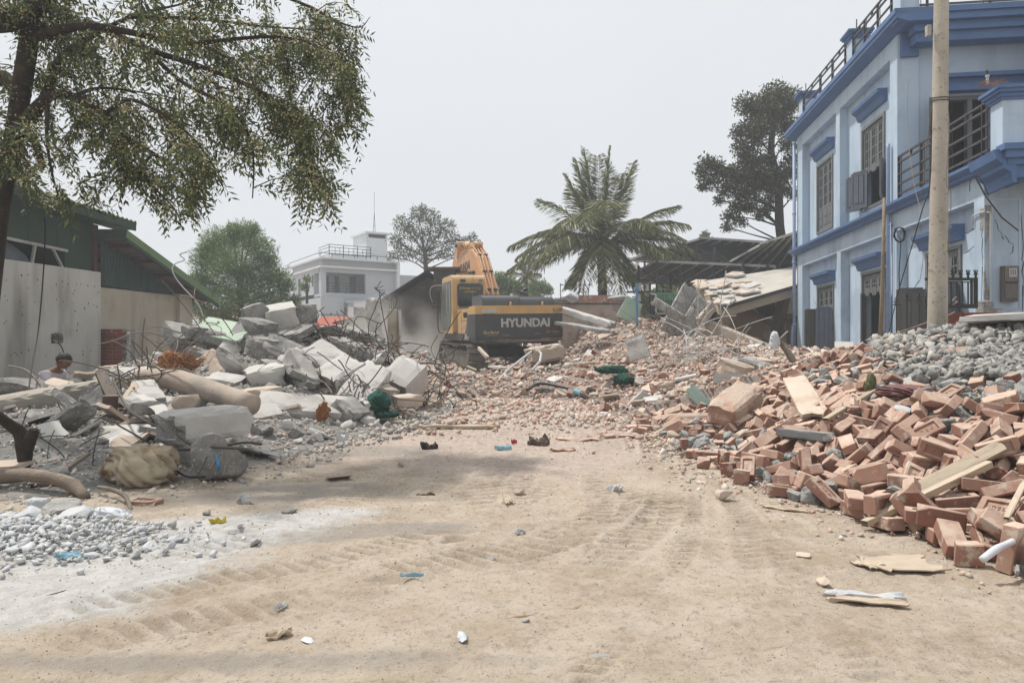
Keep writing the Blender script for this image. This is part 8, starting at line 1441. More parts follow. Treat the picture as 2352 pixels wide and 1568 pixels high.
# heap of painted and white slabs
hs_ = root('hollow_wall_section', W(530,790,11.5), 'torn hollow wall section with pale green and white paint inside', 'wall section'); M0 = sub(hs_)
for nm, a, b_, wv, hv, mm_, up, sd_ in (('upper_edge', (430,762,11.4),(600,800,11.2),.3,.26,MGR,(0,0,1),31),('lower_edge', (436,808,11.2),(585,858,10.9),.3,.24,MGR,(0,0,1),32),('torn_end', (596,775,11.1),(580,856,10.9),.34,.3,MGR,(0,-1,0),33),('white_panel', (450,800,11.45),(575,830,11.3),.06,.5,[m_whitepipe,m_plaster],(0,-.3,1),34),('green_strip', (440,775,11.38),(588,812,11.2),.05,.13,[m_oldgreen,m_oldgreen],(0,-.3,1),35)):
    o = SB(nm, None, None, W(*a), W(*b_), wv, hv, mm_, up=up, seed=sd_, amp=.06 if 'edge' in nm or 'torn' in nm else .012); o.parent = hs_; o.location = o.location-hs_.location
SB('painted_slab', 'pale green and white roof plate lying on top of the hollow wall section', 'painted slab', W(455,745,11.6), W(570,768,11.2), .55, .06, [m_greenpaint,m_plaster], up=(-.1,-.5,1), seed=36)
for i, (a, b_, wv, hv, mm_, up, lb) in enumerate([
 ((560,738,11.8),(612,722,12),.35,.3,MGR,(0,0,1),'grey rough lump above the hollow wall section, left of the skyline block'),
 ((610,742,12),(680,728,12.2),.42,.34,MW,(0,-.3,1),'large chipped block balanced on the heap skyline'),
 ((678,728,12.3),(728,726,12.4),.3,.28,MGR,(0,0,1),'rough lump on the skyline wrapped by dark bars'),
 ((566,770,11.6),(612,785,11.4),.4,.45,MGR,(0,0,1),'tall rough lump in the middle of the heap crest'),
 ((590,805,10.9),(640,815,10.8),.3,.3,MGR,(0,0,1),'dark round lump under the heap crest'),
 ((735,778,12.6),(778,772,12.6),.3,.26,MGR,(0,0,1),'rough lump tangled in bars right of the skyline'),
 ((780,772,12.9),(835,790,12.7),.32,.28,MGR,(0,0,1),'long rough lump in dark bars near the ragged post'),
 ((770,800,12.2),(905,858,11.6),.34,.3,MGR,(0,0,1),'long rough beam sloping down right under the bar tangle'),
 ((640,775,11.9),(735,862,11.2),.22,.22,[m_conc,m_conc],(0,-.2,1),'grey square column slanting down the heap middle'),
 ((715,805,10.9),(806,868,10.3),.34,.14,MW,(-.1,-.8,1),'white slab sliding down beneath the bar tangle'),
 ((660,830,10.0),(705,915,9.6),.38,.22,MW,(-.75,-.5,.4),'steep white faced slab with a rough grey side'),
 ((465,828,10.2),(500,885,9.9),.34,.12,[m_tanplaster,m_conc],(-.2,-.8,.5),'beige slab leaning below the hollow wall section'),
 ((505,845,10.3),(552,880,10),.3,.12,[m_tanplaster,m_conc],(-.2,-.8,.5),'short beige slab next to the leaning beige slab'),
 ((478,880,9.3),(556,892,9.2),.28,.14,MW,(0,-.2,1),'low white beam piece in front of the beige slabs'),
 ((562,882,9.3),(645,865,9.6),.3,.24,MW,(0,-.2,1),'thick white beam piece left of the steep slab'),
 ((748,895,9.8),(818,850,10.2),.36,.3,MW,(.1,-.5,1),'white topped block tilted behind the long front beam'),
 ((800,945,9.2),(868,862,10.2),.34,.26,MW,(.3,-.4,1),'white beam rising away beside the green cloth'),
 ((828,952,9.1),(885,940,9.3),.3,.24,MW,(0,-.1,1),'block bristling with bars under the green cloth'),
 ((905,905,10.6),(955,855,10.9),.4,.42,MW,(.3,-.4,1),'tall white faced block at the right foot of the heap'),
 ((880,870,10.9),(905,862,11),.3,.2,[m_tanplaster,m_conc],(0,0,1),'small beige block between the white blocks'),
 ((592,945,8.4),(795,958,8.7),.34,.22,MW,(0,-.5,1),'long white beam lying at the front of the heap'),
 ((780,940,8.7),(820,975,8.6),.3,.24,MGR,(0,0,1),'rough round lump at the end of the long white beam'),
 ((905,930,9.6),(960,925,9.8),.25,.14,[m_tanplaster,m_conc],(0,0,1),'flat beige brick block right of the green cloth'),
 ((325,895,7.6),(352,940,7.2),.2,.14,MW,(0,0,1),'white chip block by the plank end'),
 ((560,925,8.7),(640,915,9),.25,.2,[m_tanplaster,m_conc],(0,0,1),'dark side beige block behind the column end'),
 ((395,760,11.9),(432,800,11.6),.3,.25,MGR,(0,0,1),'rough lump at the far left of the heap crest'),
 ((700,890,10.2),(760,905,10),.3,.14,MW,(-.1,-.5,1),'white flat piece between the steep slab and the tilted block'),
 ((860,905,9.9),(905,915,9.8),.28,.16,[m_tanplaster,m_conc],(0,0,1),'beige capstone beside the tall white block')]):
    SB('concrete_chunk' if mm_ is MGR else 'wall_block', lb, 'concrete piece', W(*a)+Vector((0,0,.05)), W(*b_)+Vector((0,0,.05)), wv*1.3, hv*1.25, mm_, up=up, seed=50+i, amp=.028)
q = random.Random(404)
for i in range(30):
    far_ = i < 18; y = q.uniform(9.3,13) if far_ else q.uniform(5.6,7.6); x = q.uniform(-.44,-.2)*y if far_ else q.uniform(-.72,-.42)*y; c = Vector((x, y, float(hmap(x, y))+(.16 if far_ else .08))); L = q.uniform(.4,.85) if far_ else q.uniform(.25,.5); a = q.uniform(0,6.28); d = Vector((math.cos(a), math.sin(a)*.6, q.uniform(-.75,.75)))*L/2
    SB('broken_slab', 'jagged grey slab piece jammed in the heap between the bigger blocks' if far_ else 'small jagged slab piece in the shaded debris by the stump', 'broken slab', c-d, c+d, q.uniform(.25,.5)*(1 if far_ else .7), q.uniform(.09,.2)*(1 if far_ else .6), MGR if i % 3 else MW, up=(q.gauss(0,.5), q.gauss(-.2,.5), 1), seed=300+i, amp=.06, group='jammed slab pieces' if far_ else 'small slab pieces near the stump')
# twisted reinforcing bars
def tangle(label, centers, n, ln, r_, mt_, seed, wild=.5, group=None):
    q = random.Random(seed); m = MB()
    for _ in range(n):
        px, py, Y_, sp = q.choice(centers); p = W(px+q.gauss(0,sp), py+q.gauss(0,sp*.6), Y_+q.gauss(0,.15)); d = Vector((q.gauss(0,1), q.gauss(0,.6), q.gauss(.1,.8))).normalized(); P = [p]; ax = Vector((q.gauss(0,1), q.gauss(0,1), q.gauss(0,1))).normalized(); k = q.gauss(0,wild); L = ln*q.uniform(.4,1.3)
        for s in range(9):
            d = (Matrix.Rotation(k*.55, 3, ax) @ d+Vector((0,0,-.05))).normalized(); P.append(P[-1]+d*L/9)
            hz_ = float(hmap(P[-1].x, P[-1].y))
            if P[-1].z < hz_: P[-1].z = hz_+.02; d.z = abs(d.z)
            if q.random() < .15: ax = Vector((q.gauss(0,1), q.gauss(0,1), q.gauss(0,1))).normalized()
        m.tube(P, r_, 5, cap=False)
    return tag(m.build('rebar_tangle', mt_, smooth=True), label, 'steel bars', group, kind='stuff')
tangle('thick dark tangle of bent bars round the heap crest', [(705,765,12.2,20),(740,785,12.2,18),(790,795,12.3,22)], 70, .8, .009, m_darkbar, 1, .9)
tangle('bent bars spilling down the right slope of the slab heap', [(830,800,11.8,24),(880,840,11.4,26),(920,850,11.2,25)], 55, 1.0, .008, m_darkbar, 2, .7)
tangle('bars among the white slabs', [(690,880,9.8,25),(760,880,9.6,30),(820,910,9.2,25)], 46, .9, .009, m_rebar, 3, .6)
tangle('looping bars at the right foot of the slab heap', [(960,860,11.5,18),(990,890,11.2,20),(1010,905,11,16)], 30, 1.1, .009, m_darkbar, 4, .9)
tangle('bars sprouting from the torn column end', [(330,850,8,16),(350,870,7.9,20),(310,880,7.8,20)], 26, .75, .008, m_rebar, 5, .3)
tangle('thin bars over the hollow wall section', [(480,770,11.2,30),(560,800,11,30),(420,790,11.2,20)], 24, 1.2, .008, m_rebar, 6, .5)
tangle('fan of pale bent bars before the collapsed house', [(1530,745,18,18),(1560,760,17.5,22),(1500,760,18,22),(1590,735,18,14)], 60, 1.1, .007, m_rebar, 7, .5)
tangle('pale bars lying over the middle heap below the collapsed house', [(1600,830,13.5,36),(1680,840,13,34),(1560,820,14,30)], 46, 1.6, .009, m_plaster, 8, .3)
tangle('short bars and roots in the near debris', [(230,960,6.4,40),(130,1000,5.9,40),(200,1060,5.6,35),(60,1040,5.9,30)], 20, .45, .005, m_darkbar, 9, .2)
for i, (pts, r_, mt_, lb) in enumerate([
 ([W(406,996,5.62),W(440,1020,5.5),W(490,1026,5.3),W(560,1030,5.2),W(600,1040,5.1)], .012, m_darkbar, 'dark ribbed bar curving out of the torn block over the boulder'),
 ([W(410,1032,5.5),W(480,1028,5.4),W(560,1016,5.3),W(600,1020,5.4)], .011, m_darkbar, 'second dark bar crossing before the faceted boulder'),
 ([W(258,868,7.0),W(275,905,6.6),W(300,945,6.2),W(352,975,5.9),W(362,974,5.8)], .012, m_darkbar, 'thick dark cable-like bar arching from the plank to the torn block'),
 ([W(270,975,6.2),W(330,1010,5.8),W(360,1040,5.6),W(420,1090,5.2),W(470,1095,5.1)], .008, m_cable, 'thin black cable draped below the torn block'),
 ([W(20,840,8.5),W(60,850,8.2),W(95,885,7.9),W(130,950,7.4)], .012, m_rebar, 'brown bar arching over the lump at the frame edge'),
 ([W(135,838,11.2),W(150,850,11.2),W(190,870,11.0)], .008, m_darkbar, 'thin bent bar behind the crouching man'),
 ([W(1000,826,15.5),W(990,800,15.8),W(1005,770,15.8)], .01, m_darkbar, 'short bar standing left of the excavator track')]):
    tag(MB().tube(curve(pts, 24), r_, 6).build('steel_bar', mt_, smooth=True), lb, 'steel bar')
cable('thin pale wire standing over the slab heap before the green verge', [W(470,740,11.3), W(455,698,11.4), W(412,650,11.5), W(396,620,11.5), W(404,605,11.5), W(424,597,11.5), W(413,585,11.5), W(430,578,11.5)], .011, m_plaster, 'wire', 'wire')
cable('black cable hanging from the shed past the white wall to the dark stump', [W(103,500,8.5), W(104,540,8.6), W(99,640,8.8), W(88,760,8.6), W(72,850,7.9), W(66,920,7.2), W(78,962,6.6), W(105,985,6.2)], .008)
cable('thin cable hanging from the hole in the white wall', [W(133,785,14.0), W(145,805,13.8), W(152,850,13.6), W(160,880,13.5)], .012)
# canvas bundle, woven sack, green cloths
def clothlump(name, label, cat, c, d, mt_, seed, fold=.12, rz=0, res=5):
    bm = bmesh.new(); bmesh.ops.create_icosphere(bm, subdivisions=res, radius=.5); so = Vector((seed*2.1, seed, seed*.3)); ax = Vector((1, .3, .6)).normalized()
    for v in bm.verts:
        p = v.co*2; u = p.dot(ax)*4.2+noise.noise(p*.9+so)*2.2; f = abs(math.sin(u*2.2+noise.noise(p*2+so)*.9))**.6; q = p*(1+fold*(f-.5)*1.3+.22*noise.noise(p*1.3+so)+.05*noise.noise(p*5+so)); q.z = max(q.z, -.75); v.co = Vector((q.x*d[0]/2, q.y*d[1]/2, q.z*d[2]/2))
    me = mesh_of(bm, name, mt_, True); o = D.objects.new(name, me); COL.objects.link(o); o.location = c; o.rotation_euler = (0,0,rz); return tag(o, label, cat)
clothlump('canvas_bundle', 'crumpled dirty canvas bundle in front of the concrete blocks', 'canvas bundle', W(320,1072,5.25), (.52,.4,.34), m_cloth, 3, .2)
clothlump('woven_sack', 'torn white woven sack with frayed edges on the white rubble', 'sack', W(246,1196,4.3)+Vector((0,0,.0)), (.34,.22,.15), m_sack, 7, .16)
m = MB(); 
for k in range(60):
    p = W(rd.choice((215,222,290,296,240))+rd.gauss(0,6), 1180+rd.gauss(0,10), 4.22); m.bar(p, p+Vector((rd.gauss(0,.02), -.01, rd.uniform(-.06,.05))), .002)
m.build('frayed_threads', m_sack, D.objects['woven_sack'], loc=None).location = (0,0,0)
D.objects['frayed_threads'].data.transform(Matrix.Translation(-D.objects['woven_sack'].location)); D.objects['frayed_threads']['kind'] = 'stuff'
clothlump('green_cloth', 'dark green cloth draped over the block bristling with bars', 'cloth', W(868,925,9.1), (.3,.3,.3), m_green, 9, .2); clothlump('green_cloth', 'dark green cloth tail trailing on the ground by the slab heap', 'cloth', W(888,952,9.0), (.3,.2,.1), m_green, 12, .2)
clothlump('green_netting', 'dark green netting crumpled on the middle heap', 'netting', W(1405,850,12.6), (.55,.32,.16), m_green, 14, .3); clothlump('green_netting', 'green netting tail hanging towards the brick fragments', 'netting', W(1432,872,12.1), (.34,.3,.2), m_green, 15, .25)
place(lump_mesh(210, (.5,.3,.3), [m_straw], .3, 3, 0), 'palm_fibre', W(405,836,10.1), Quaternion((0,1,0),.5), 'bundle of brown dry palm fibre by the column', 'palm fibre', None)
m = MB()
for k in range(260): p = W(408+rd.gauss(0,22), 835+rd.gauss(0,8), 10.0+rd.gauss(0,.1)); d = Vector((rd.gauss(.5,.6), rd.gauss(0,.4), rd.gauss(-.1,.5))).normalized()*.22; m.bar(p, p+d, .008)
fb = m.build('fibres', m_straw, None, loc=(0,0,0)); fb.parent = D.objects['palm_fibre']; fb.matrix_parent_inverse = (Matrix.Translation(D.objects['palm_fibre'].location) @ D.objects['palm_fibre'].rotation_quaternion.to_matrix().to_4x4()).inverted(); fb['kind'] = 'stuff'
m = MB()
for k in range(60): p = W(740+rd.gauss(0,5), 948+rd.gauss(0,9), 8.3); m.box(p, (.06,.04,.05), rot=Quaternion((rd.random(),rd.random(),rd.random()),rd.random()*3))
tag(m.build('rusty_cluster', m_straw), 'rusty brown clump stuck on the long white beam', 'rusty clump', kind='stuff')
# logs, stump, branches
def wood(name, label, cat, pts, rs, mt_=m_greybark, n=10, amp=.012, seed=1):
    m = rough_tube([W(*p) for p in pts], rs, n, seed, amp); return tag(m.build(name, mt_, smooth=True), label, cat)
wood('fallen_log', 'thick curved dead log lying in front of the canvas bundle', 'log', [(-60,1098,4.9),(20,1094,4.95),(70,1092,4.95),(125,1100,4.9),(170,1115,4.85),(198,1142,4.75)], [.05,.052,.05,.045,.05,.03], seed=2)
wood('fallen_log', 'dark charred log beneath the thick curved log', 'log', [(70,1120,5.0),(120,1124,5.05),(165,1130,5.05)], [.035,.05,.04], m_bark, seed=3)
wood('fallen_branch', 'smooth dead branch lying under the logs at the frame edge', 'branch', [(-40,1162,4.7),(40,1158,4.72),(110,1150,4.8),(170,1135,4.85)], [.022,.024,.022,.02], seed=4)
wood('tree_stump', 'dark forked stump standing among slabs at the frame edge', 'stump', [(62,1110,5.3),(58,1060,5.3),(56,1020,5.3),(40,990,5.3),(10,968,5.2),(-40,940,5.0)], [.055,.05,.06,.05,.04,.04], m_bark, seed=5, amp=.025)
wood('stump_fork', 'short dark fork of the stump', 'stump', [(58,1030,5.3),(70,1000,5.3),(74,985,5.3)], [.05,.045,.03], m_bark, seed=6, amp=.02)
for i, (pts, rs, lb) in enumerate([([(205,1040,5.5),(170,1065,5.4),(130,1090,5.2)], [.016,.02,.022], 'pale straight branch slanting behind the thick log'),
  ([(225,1118,4.9),(262,1125,4.75),(290,1142,4.6),(302,1172,4.45)], [.012,.016,.016,.012], 'bent dead branch between the log and the single brick'),
  ([(600,1020,7.2),(632,1056,6.6)], [.02,.02], 'short stick propped beside the concrete blocks'),
  ([(170,1255,3.95),(210,1275,3.75),(260,1294,3.6),(340,1306,3.45),(352,1304,3.4)], [.009,.008,.006,.004,.003], 'thin dead twig lying across the white powder'),
  ([(92,1372,2.95),(140,1360,3.0),(190,1345,3.1),(234,1325,3.2)], [.005,.006,.006,.004], 'dark bent bar-like stick lying alone on the white powder'),
  ([(360,1172,4.5),(330,1165,4.55),(292,1150,4.7)], [.004,.005,.005], 'thin dark wire behind the single brick')]):
    wood('dead_branch', lb, 'branch', pts, rs, m_greybark if i < 4 else m_bark, 7, .004, 30+i)
SB('timber_lath', 'thin sawn lath pointing from the logs to the woven sack', 'lath', W(130,1150,4.75), W(210,1188,4.5), .035, .012, [m_wood,m_wood], seed=71, amp=.002)
place(BR[4], 'single_brick', W(331,1158,4.62)+Vector((0,0,-.0)), Quaternion((0,0,1),-.25) @ Quaternion((1,0,0),.06), 'single red brick lying alone between the branches and the lot', 'brick', None)
SB('stone_slab', 'narrow grey stone slab above the white rubble', 'slab', W(28,1188,4.6), W(110,1186,4.6), .12, .05, MGR, seed=72)
for i, (px, py, Y_, d, mt_, lb) in enumerate([(90,1205,4.35,(.2,.16,.12),m_whitechip,'white powdered lump at the top of the white rubble'),(135,1208,4.3,(.26,.18,.14),m_conc,'grey white faced chunk left of the woven sack'),(185,1222,4.2,(.26,.2,.1),m_whitechip,'broad pale slab chunk touching the woven sack'),(60,1236,4.1,(.24,.16,.12),m_whitechip,'rounded white lump among powdery rubble'),(10,1240,4.1,(.2,.16,.1),m_whitechip,'white lump cut by the frame edge'),(210,1310,3.45,(.07,.05,.04),m_whitechip,'small clean white stone below the sack'),(412,1262,3.75,(.16,.1,.05),m_whitechip,'flat white stone right of the sack'),(344,1278,3.6,(.14,.09,.04),m_whitechip,'flat white stone before the twig end'),
   (560,1165,4.6,(.13,.1,.09),m_conclump,'lone grey lump on the sandy ground'),(665,1180,4.4,(.1,.06,.04),m_conclump,'flat grey pebble chunk on the sand'),(475,1192,4.3,(.06,.05,.05),m_conclump,'small upright grey chip on the sand'),(1196,1225,3.9,(.13,.07,.05),m_conclump,'grey pockmarked lump beside the curved tyre tracks'),(1207,1432,2.66,(.035,.03,.02),m_conclump,'tiny grey pebble below the dry palm sheath stick'),(1843,1282,3.45,(.11,.07,.02),m_tanplaster,'flat rectangular mortar flake on the sand before the bricks'),(1190,1134,4.9,(.1,.07,.05),m_tanplaster,'brown lump beside the short lath'),(1890,1343,3.1,(.1,.08,.06),m_tanplaster,'tan wedge shaped stone near the torn plywood'),(1062,1476,2.5,(.1,.05,.03),m_sack,'crumpled clear plastic scrap near the camera'),(705,1468,2.5,(.07,.04,.015),m_sack,'crumpled pale plastic scrap near the frame bottom'),(1375,1510,2.38,(.09,.05,.012),m_conclump,'patch of grey crumbs pressed in the sand')]):
    o = place(lump_mesh(220+i, d, [mt_], .12, 2 if d[0] < .15 else 3, 3), 'ground_stone', W(px, py, Y_), Quaternion((0,0,1), i*.7), lb, 'stone', None); o.location.z = max(o.location.z, float(relief(np.array([o.location.x]), np.array([o.location.y]))[0])+d[2]*.3)
# flat and small litter on the lot
def litter(name, label, cat, px, py, sx_, sy_, mt_, rz=0, lift=.01, th=.006, seed=0, curl=.02):
    g = G(px, py); q = random.Random(seed+px); n = 8; bm = bmesh.new(); bmesh.ops.create_grid(bm, x_segments=n, y_segments=n, size=.5)
    for v in bm.verts:
        e = max(abs(v.co.x), abs(v.co.y)) > .49; v.co = Vector((v.co.x*sx_*(1+(q.uniform(-.25,.12) if e else 0)), v.co.y*sy_*(1+(q.uniform(-.25,.12) if e else 0)), curl*noise.noise(Vector((v.co.x*3, v.co.y*3, seed+px)))))
    r_ = bmesh.ops.extrude_face_region(bm, geom=bm.faces[:])
    for v in r_['geom']:
        if isinstance(v, bmesh.types.BMVert): v.co.z += th
    bmesh.ops.recalc_face_normals(bm, faces=bm.faces); o = D.objects.new(name, mesh_of(bm, name, mt_)); COL.objects.link(o); o.location = (g.x, g.y, float(relief(np.array([g.x]), np.array([g.y]))[0])+lift); o.rotation_euler = (0,0,rz); return tag(o, label, cat)
m_paper = mat('white scrap', [(214,214,214),(196,198,200)], 10, .3, 50, .7, rnd=0); m_bluecl = mat('pale blue scrap', [(150,190,206),(120,168,190)], 8, .3, 40, .6, rnd=0)
litter('plywood_sheet', 'torn flat plywood sheet on the sand before the brick pile', 'plywood', 2068, 1298, .34, .24, m_wood, .05, seed=3, curl=.008); litter('plywood_strip', 'narrow torn end of the plywood sheet', 'plywood', 1990, 1300, .1, .12, m_wood, .4, seed=4)
litter('white_board_flake', 'torn white layered board flake nearest the camera on the sand', 'board', 1985, 1372, .3, .09, m_paper, -.25, seed=5, curl=.03, th=.01); litter('white_board_flake', 'thin grey splinters under the torn white board flake', 'board', 1992, 1386, .32, .06, m_wood, -.2, seed=6, curl=.02)
litter('thin_lath', 'splintered thin lath at the foot of the brick pile', 'lath', 1800, 1172, .3, .05, m_wood, -.6, seed=8); litter('wood_lath', 'short pale lath standing out on the packed sand', 'lath', 1163, 1148, .05, .28, m_wood, .1, seed=9)
litter('long_plank', 'long thin planks lying flat across the far lot', 'plank', 1050, 984, .95, .1, m_wood, -.03, th=.03, seed=10); litter('long_plank', 'thin plank lying flat left of the far planks', 'plank', 905, 972, .5, .08, m_wood, .05, th=.03, seed=11)
litter('blue_scrap', 'pale blue plastic scrap lying alone on the sand', 'plastic scrap', 945, 1328, .10, .012, m_bluecl, .08, th=.008, seed=12, curl=.01); litter('blue_scrap', 'pale blue crumpled scrap in the middle of the far lot', 'plastic scrap', 1155, 1030, .16, .05, m_bluecl, .1, seed=13, th=.03)
litter('blue_flake', 'blue painted flake on the white rubble', 'paint flake', 155, 1292, .12, .05, m_bluecl, .2, seed=14, lift=.03)
litter('black_rag', 'black crumpled rag on the dusty far lot', 'rag', 985, 1029, .16, .08, m_railback, .3, th=.03, seed=15, curl=.08); litter('brown_rag', 'brown and black crumpled cloth in the middle of the lot', 'rag', 1237, 1020, .2, .14, m_oldwood, -.5, th=.04, seed=16, curl=.12)
litter('white_cup', 'white and blue crumpled bag by the slab heap foot', 'plastic bag', 785, 1018, .1, .1, m_paper, .5, th=.08, seed=17, curl=.05); litter('red_scrap', 'small red plastic scrap on the far lot', 'plastic scrap', 1180, 1018, .06, .05, mat('red plastic', [(170,44,56)], 4, 0, 4, .5, rnd=0), .2, th=.03, seed=18)
litter('dark_chip', 'thin dark splinter on the sand left of the tracks', 'splinter', 978, 1136, .13, .015, m_oldwood, .05, seed=19); litter('paper_scrap', 'tiny white paper scrap on the sand left', 'paper scrap', 646, 1398, .05, .02, m_paper, .3, seed=20); litter('paper_scrap', 'white paper scrap right of the lump by the tracks', 'paper scrap', 1120, 1281, .07, .03, m_paper, .2, seed=21)
litter('paper_scrap', 'crumpled white plastic scrap in the right wheel track', 'paper scrap', 1412, 1128, .12, .06, m_paper, .2, seed=22, curl=.04); litter('yellow_leaf', 'small yellow leaf scrap by the grey chip', 'leaf', 500, 1200, .09, .05, mat('yellow scrap', [(190,170,60)], 4, 0, 4, .7, rnd=0), .3, seed=23, curl=.04)
litter('grey_patch', 'dull flat board scrap on the sand left', 'board', 640, 1460, .09, .03, m_wood, .5, seed=24)
for i, (px, py, w_) in enumerate([(1330,1010,.5),(1420,1006,.4),(1290,1032,.25)]): litter('brick_dust_patch', ('patch of crushed red brick in the far lot','second patch of crushed red brick farther right','small patch of crushed brick by the brown cloth')[i], 'brick crumbs', px, py, w_, .12, m_brick, .1*i, seed=30+i, th=.012, curl=.03)
wood('palm_sheath', 'long dry curved palm sheath lying on the near sand', 'dry stick', [(1148,1428,2.70),(1180,1420,2.72),(1240,1410,2.76),(1290,1408,2.77),(1320,1400,2.8),(1346,1388,2.86)], [.008,.011,.006,.004,.012,.008], mat('dry sheath', [(170,148,120),(150,130,104)], 8, .4, 60, .9, rnd=0), 7, .004, 40)
# named pieces on and before the brick pile
SB('long_plank', 'long weathered plank with a blackened edge lying up across the bricks', 'plank', HIT(1985,1192,.03), HIT(2290,1045,.06), .085, .035, [m_wood,m_railback], up=(-.2,-.6,1), seed=81, amp=.004)
SB('long_plank', 'narrow grey plank lying along the blackened plank', 'plank', HIT(1960,1205,.03)+Vector((0,-.07,0)), HIT(2245,1070,.04)+Vector((0,-.09,0)), .05, .04, [m_wood,m_oldwood], seed=82, amp=.003)
SB('split_lath', 'short split lath leaning on bricks at the frame edge', 'lath', HIT(2300,1195), HIT(2345,1110), .03, .02, [m_wood,m_oldwood], seed=83, amp=.003)
wood('white_stick', 'white painted knobbly stick leaning on the bricks at the corner', 'stick', [(2255,1285,3.12),(2285,1262,3.14),(2310,1248,3.18),(2380,1215,3.28)], [.016,.018,.015,.018], m_sack, 9, .006, 41)
litter('white_bag', 'white plastic bag corner beside the last bricks', 'plastic bag', 2345, 1318, .14, .08, m_paper, .3, th=.03, seed=40, curl=.07)
SB('masonry_block', 'large beige masonry block with brick showing, tilted before the pile', 'masonry block', HIT(1652,978,.1), HIT(1652,978,.1)+Vector((.5,.45,.26)), .36, .27, [m_mason,m_brick], up=(-.3,-.6,1), seed=84, amp=.05)
SB('masonry_block', 'low beige masonry block lying left of the tilted block', 'masonry block', W(1520,972,8.4), W(1655,968,8.3), .3, .22, [m_mason,m_brick], seed=85, amp=.05)
SB('plaster_plate', 'flat beige plaster plate standing tilted on the bricks', 'plaster plate', HIT(1812,885,.05)+Vector((0,-.1,.05)), HIT(1848,965,.05)+Vector((0,-.2,.02)), .26, .06, [m_tanplaster,m_tanplaster], up=(-.35,-1,.35), seed=86, amp=.02)
SB('grey_box_section', 'dark grey box section lying on the grey rubble before the bricks', 'box section', HIT(1792,1000,.04), HIT(1905,1014,.04), .12, .07, mat('dark grey coated metal', [(104,110,116),(92,98,104)], 4, .1, 30, .6, dust=.5, rnd=0), seed=87, amp=.003)
SB('charred_plank', 'charred plank pair lying flat at the left foot of the brick pile', 'plank', W(1520,1056,6.5), W(1670,1030,7.0), .1, .05, [m_railback,m_oldwood], seed=88, amp=.004)
SB('timber_plank', 'tan timber plank lying in front of the charred planks', 'plank', W(1575,1074,6.1), W(1720,1042,6.5), .08, .03, [m_wood,m_wood], seed=89, amp=.003)
SB('timber_plank', 'brown thin plank lying on the bricks behind the plaster plate', 'plank', HIT(1890,968), HIT(1995,905), .05, .03, [m_wood,m_oldwood], seed=90, amp=.003)
SB('white_tile', 'bright white tile chip among the bricks', 'tile', HIT(2048,938), HIT(2085,948), .07, .015, m_paper, up=(-.2,-.7,1), seed=91, amp=.01)
clothlump('maroon_cloth', 'dusty maroon cloth caught between bricks below the grey rubble', 'cloth', HIT(2080,905), (.5,.3,.12), mat('dusty maroon cloth', [(140,104,100),(120,86,84)], 6, .4, 60, .9, rnd=0), 18, .3)
clothlump('olive_cloth', 'olive cloth strip hanging between two bricks', 'cloth', HIT(1995,890), (.09,.09,.22), mat('olive cloth', [(110,112,80),(92,96,70)], 6, .4, 60, .9, rnd=0), 19, .3)
place(lump_mesh(250, (.16,.12,.09), [m_tanplaster], .12, 2, 3), 'masonry_stub', G(1658,1150)+Vector((0,0,.045)), Quaternion((0,0,1),.2), 'yellow topped broken masonry stub alone on the sand left of the bricks', 'masonry stub', None)
SB('concrete_slab', 'big flat concrete slab lying on top of the grey rubble at the frame edge', 'concrete slab', W(2215,735,8.0), W(2480,722,7.4), .8, .1, [m_plaster,m_conc], seed=92, amp=.03)
SB('roof_tile_stack', 'grey corrugated sheet piece between the masonry blocks', 'sheet', W(1640,868,10.2), W(1770,880,9.8), .4, .05, mat('grey weathered sheet', [(120,114,108),(104,98,94)], 3, .2, 20, .8, rnd=0, stretch=(1,8,1)), up=(0,-.5,1), seed=93, amp=.02)
SB('masonry_block', 'pinkish masonry block standing in the middle heap before the bars', 'masonry block', W(1660,890,10.3), W(1672,848,10.4), .3, .26, [m_mason,m_brick], up=(0,-1,.2), seed=94, amp=.05)
SB('concrete_beam', 'rough concrete beam with a mesh of bars left of the blue house corner', 'concrete beam', W(1700,835,11.4), W(1770,860,11.1), .4, .3, MGR, seed=95, amp=.06); SB('masonry_block', 'beige block in front of the rough beam with bars', 'masonry block', W(1650,836,11), W(1725,858,10.8), .35, .25, [m_tanplaster,m_conc], seed=96, amp=.04)
SB('masonry_block', 'big beige masonry chunk on top of the middle heap', 'masonry block', W(1215,818,15.6), W(1290,806,15.9), .5, .38, [m_tanplaster,m_tanplaster], seed=97, amp=.08)
SB('masonry_block', 'brown faced masonry block at the front of the middle heap', 'masonry block', W(1500,893,10.6), W(1545,888,10.7), .25, .2, [m_mason,m_brick], seed=98, amp=.04)
SB('green_metal_sheet', 'bent grey green metal sheet standing at the edge of the lot', 'metal sheet', W(1582,890,9.6), W(1625,935,9.0), .16, .03, mat('grey green metal', [(104,122,114),(92,108,102)], 4, .1, 30, .6, rnd=0), up=(-.5,-1,.2), seed=99, amp=.008)
wood('bare_branch', 'pale forked branch standing up beside the blue house corner', 'branch', [(1840,858,10.6),(1815,820,10.7),(1795,790,10.8),(1780,772,10.8)], [.05,.05,.045,.04], m_greybark, 8, .02, 42)
clothlump('white_helmet', 'white plastic bag hooked on the standing branch', 'plastic bag', W(1778,785,10.7), (.14,.12,.3), m_sack, 21, .2)
SB('pink_pole', 'broken pinkish timber pole leaning near the excavator track', 'pole', W(1098,798,17.5), W(1120,822,17.0), .09, .09, [m_tanplaster,m_wood], seed=101, amp=.01)
m = MB(); m.tube([W(1145,872,14.5), W(1165,850,14.8), W(1230,800,15.6), W(1243,812,15.2), W(1240,830,14.9), W(1222,850,14.3)], .03, 5); tag(m.build('bent_metal_strip', m_whitepipe), 'shiny bent metal strip arching over the middle heap', 'metal strip')
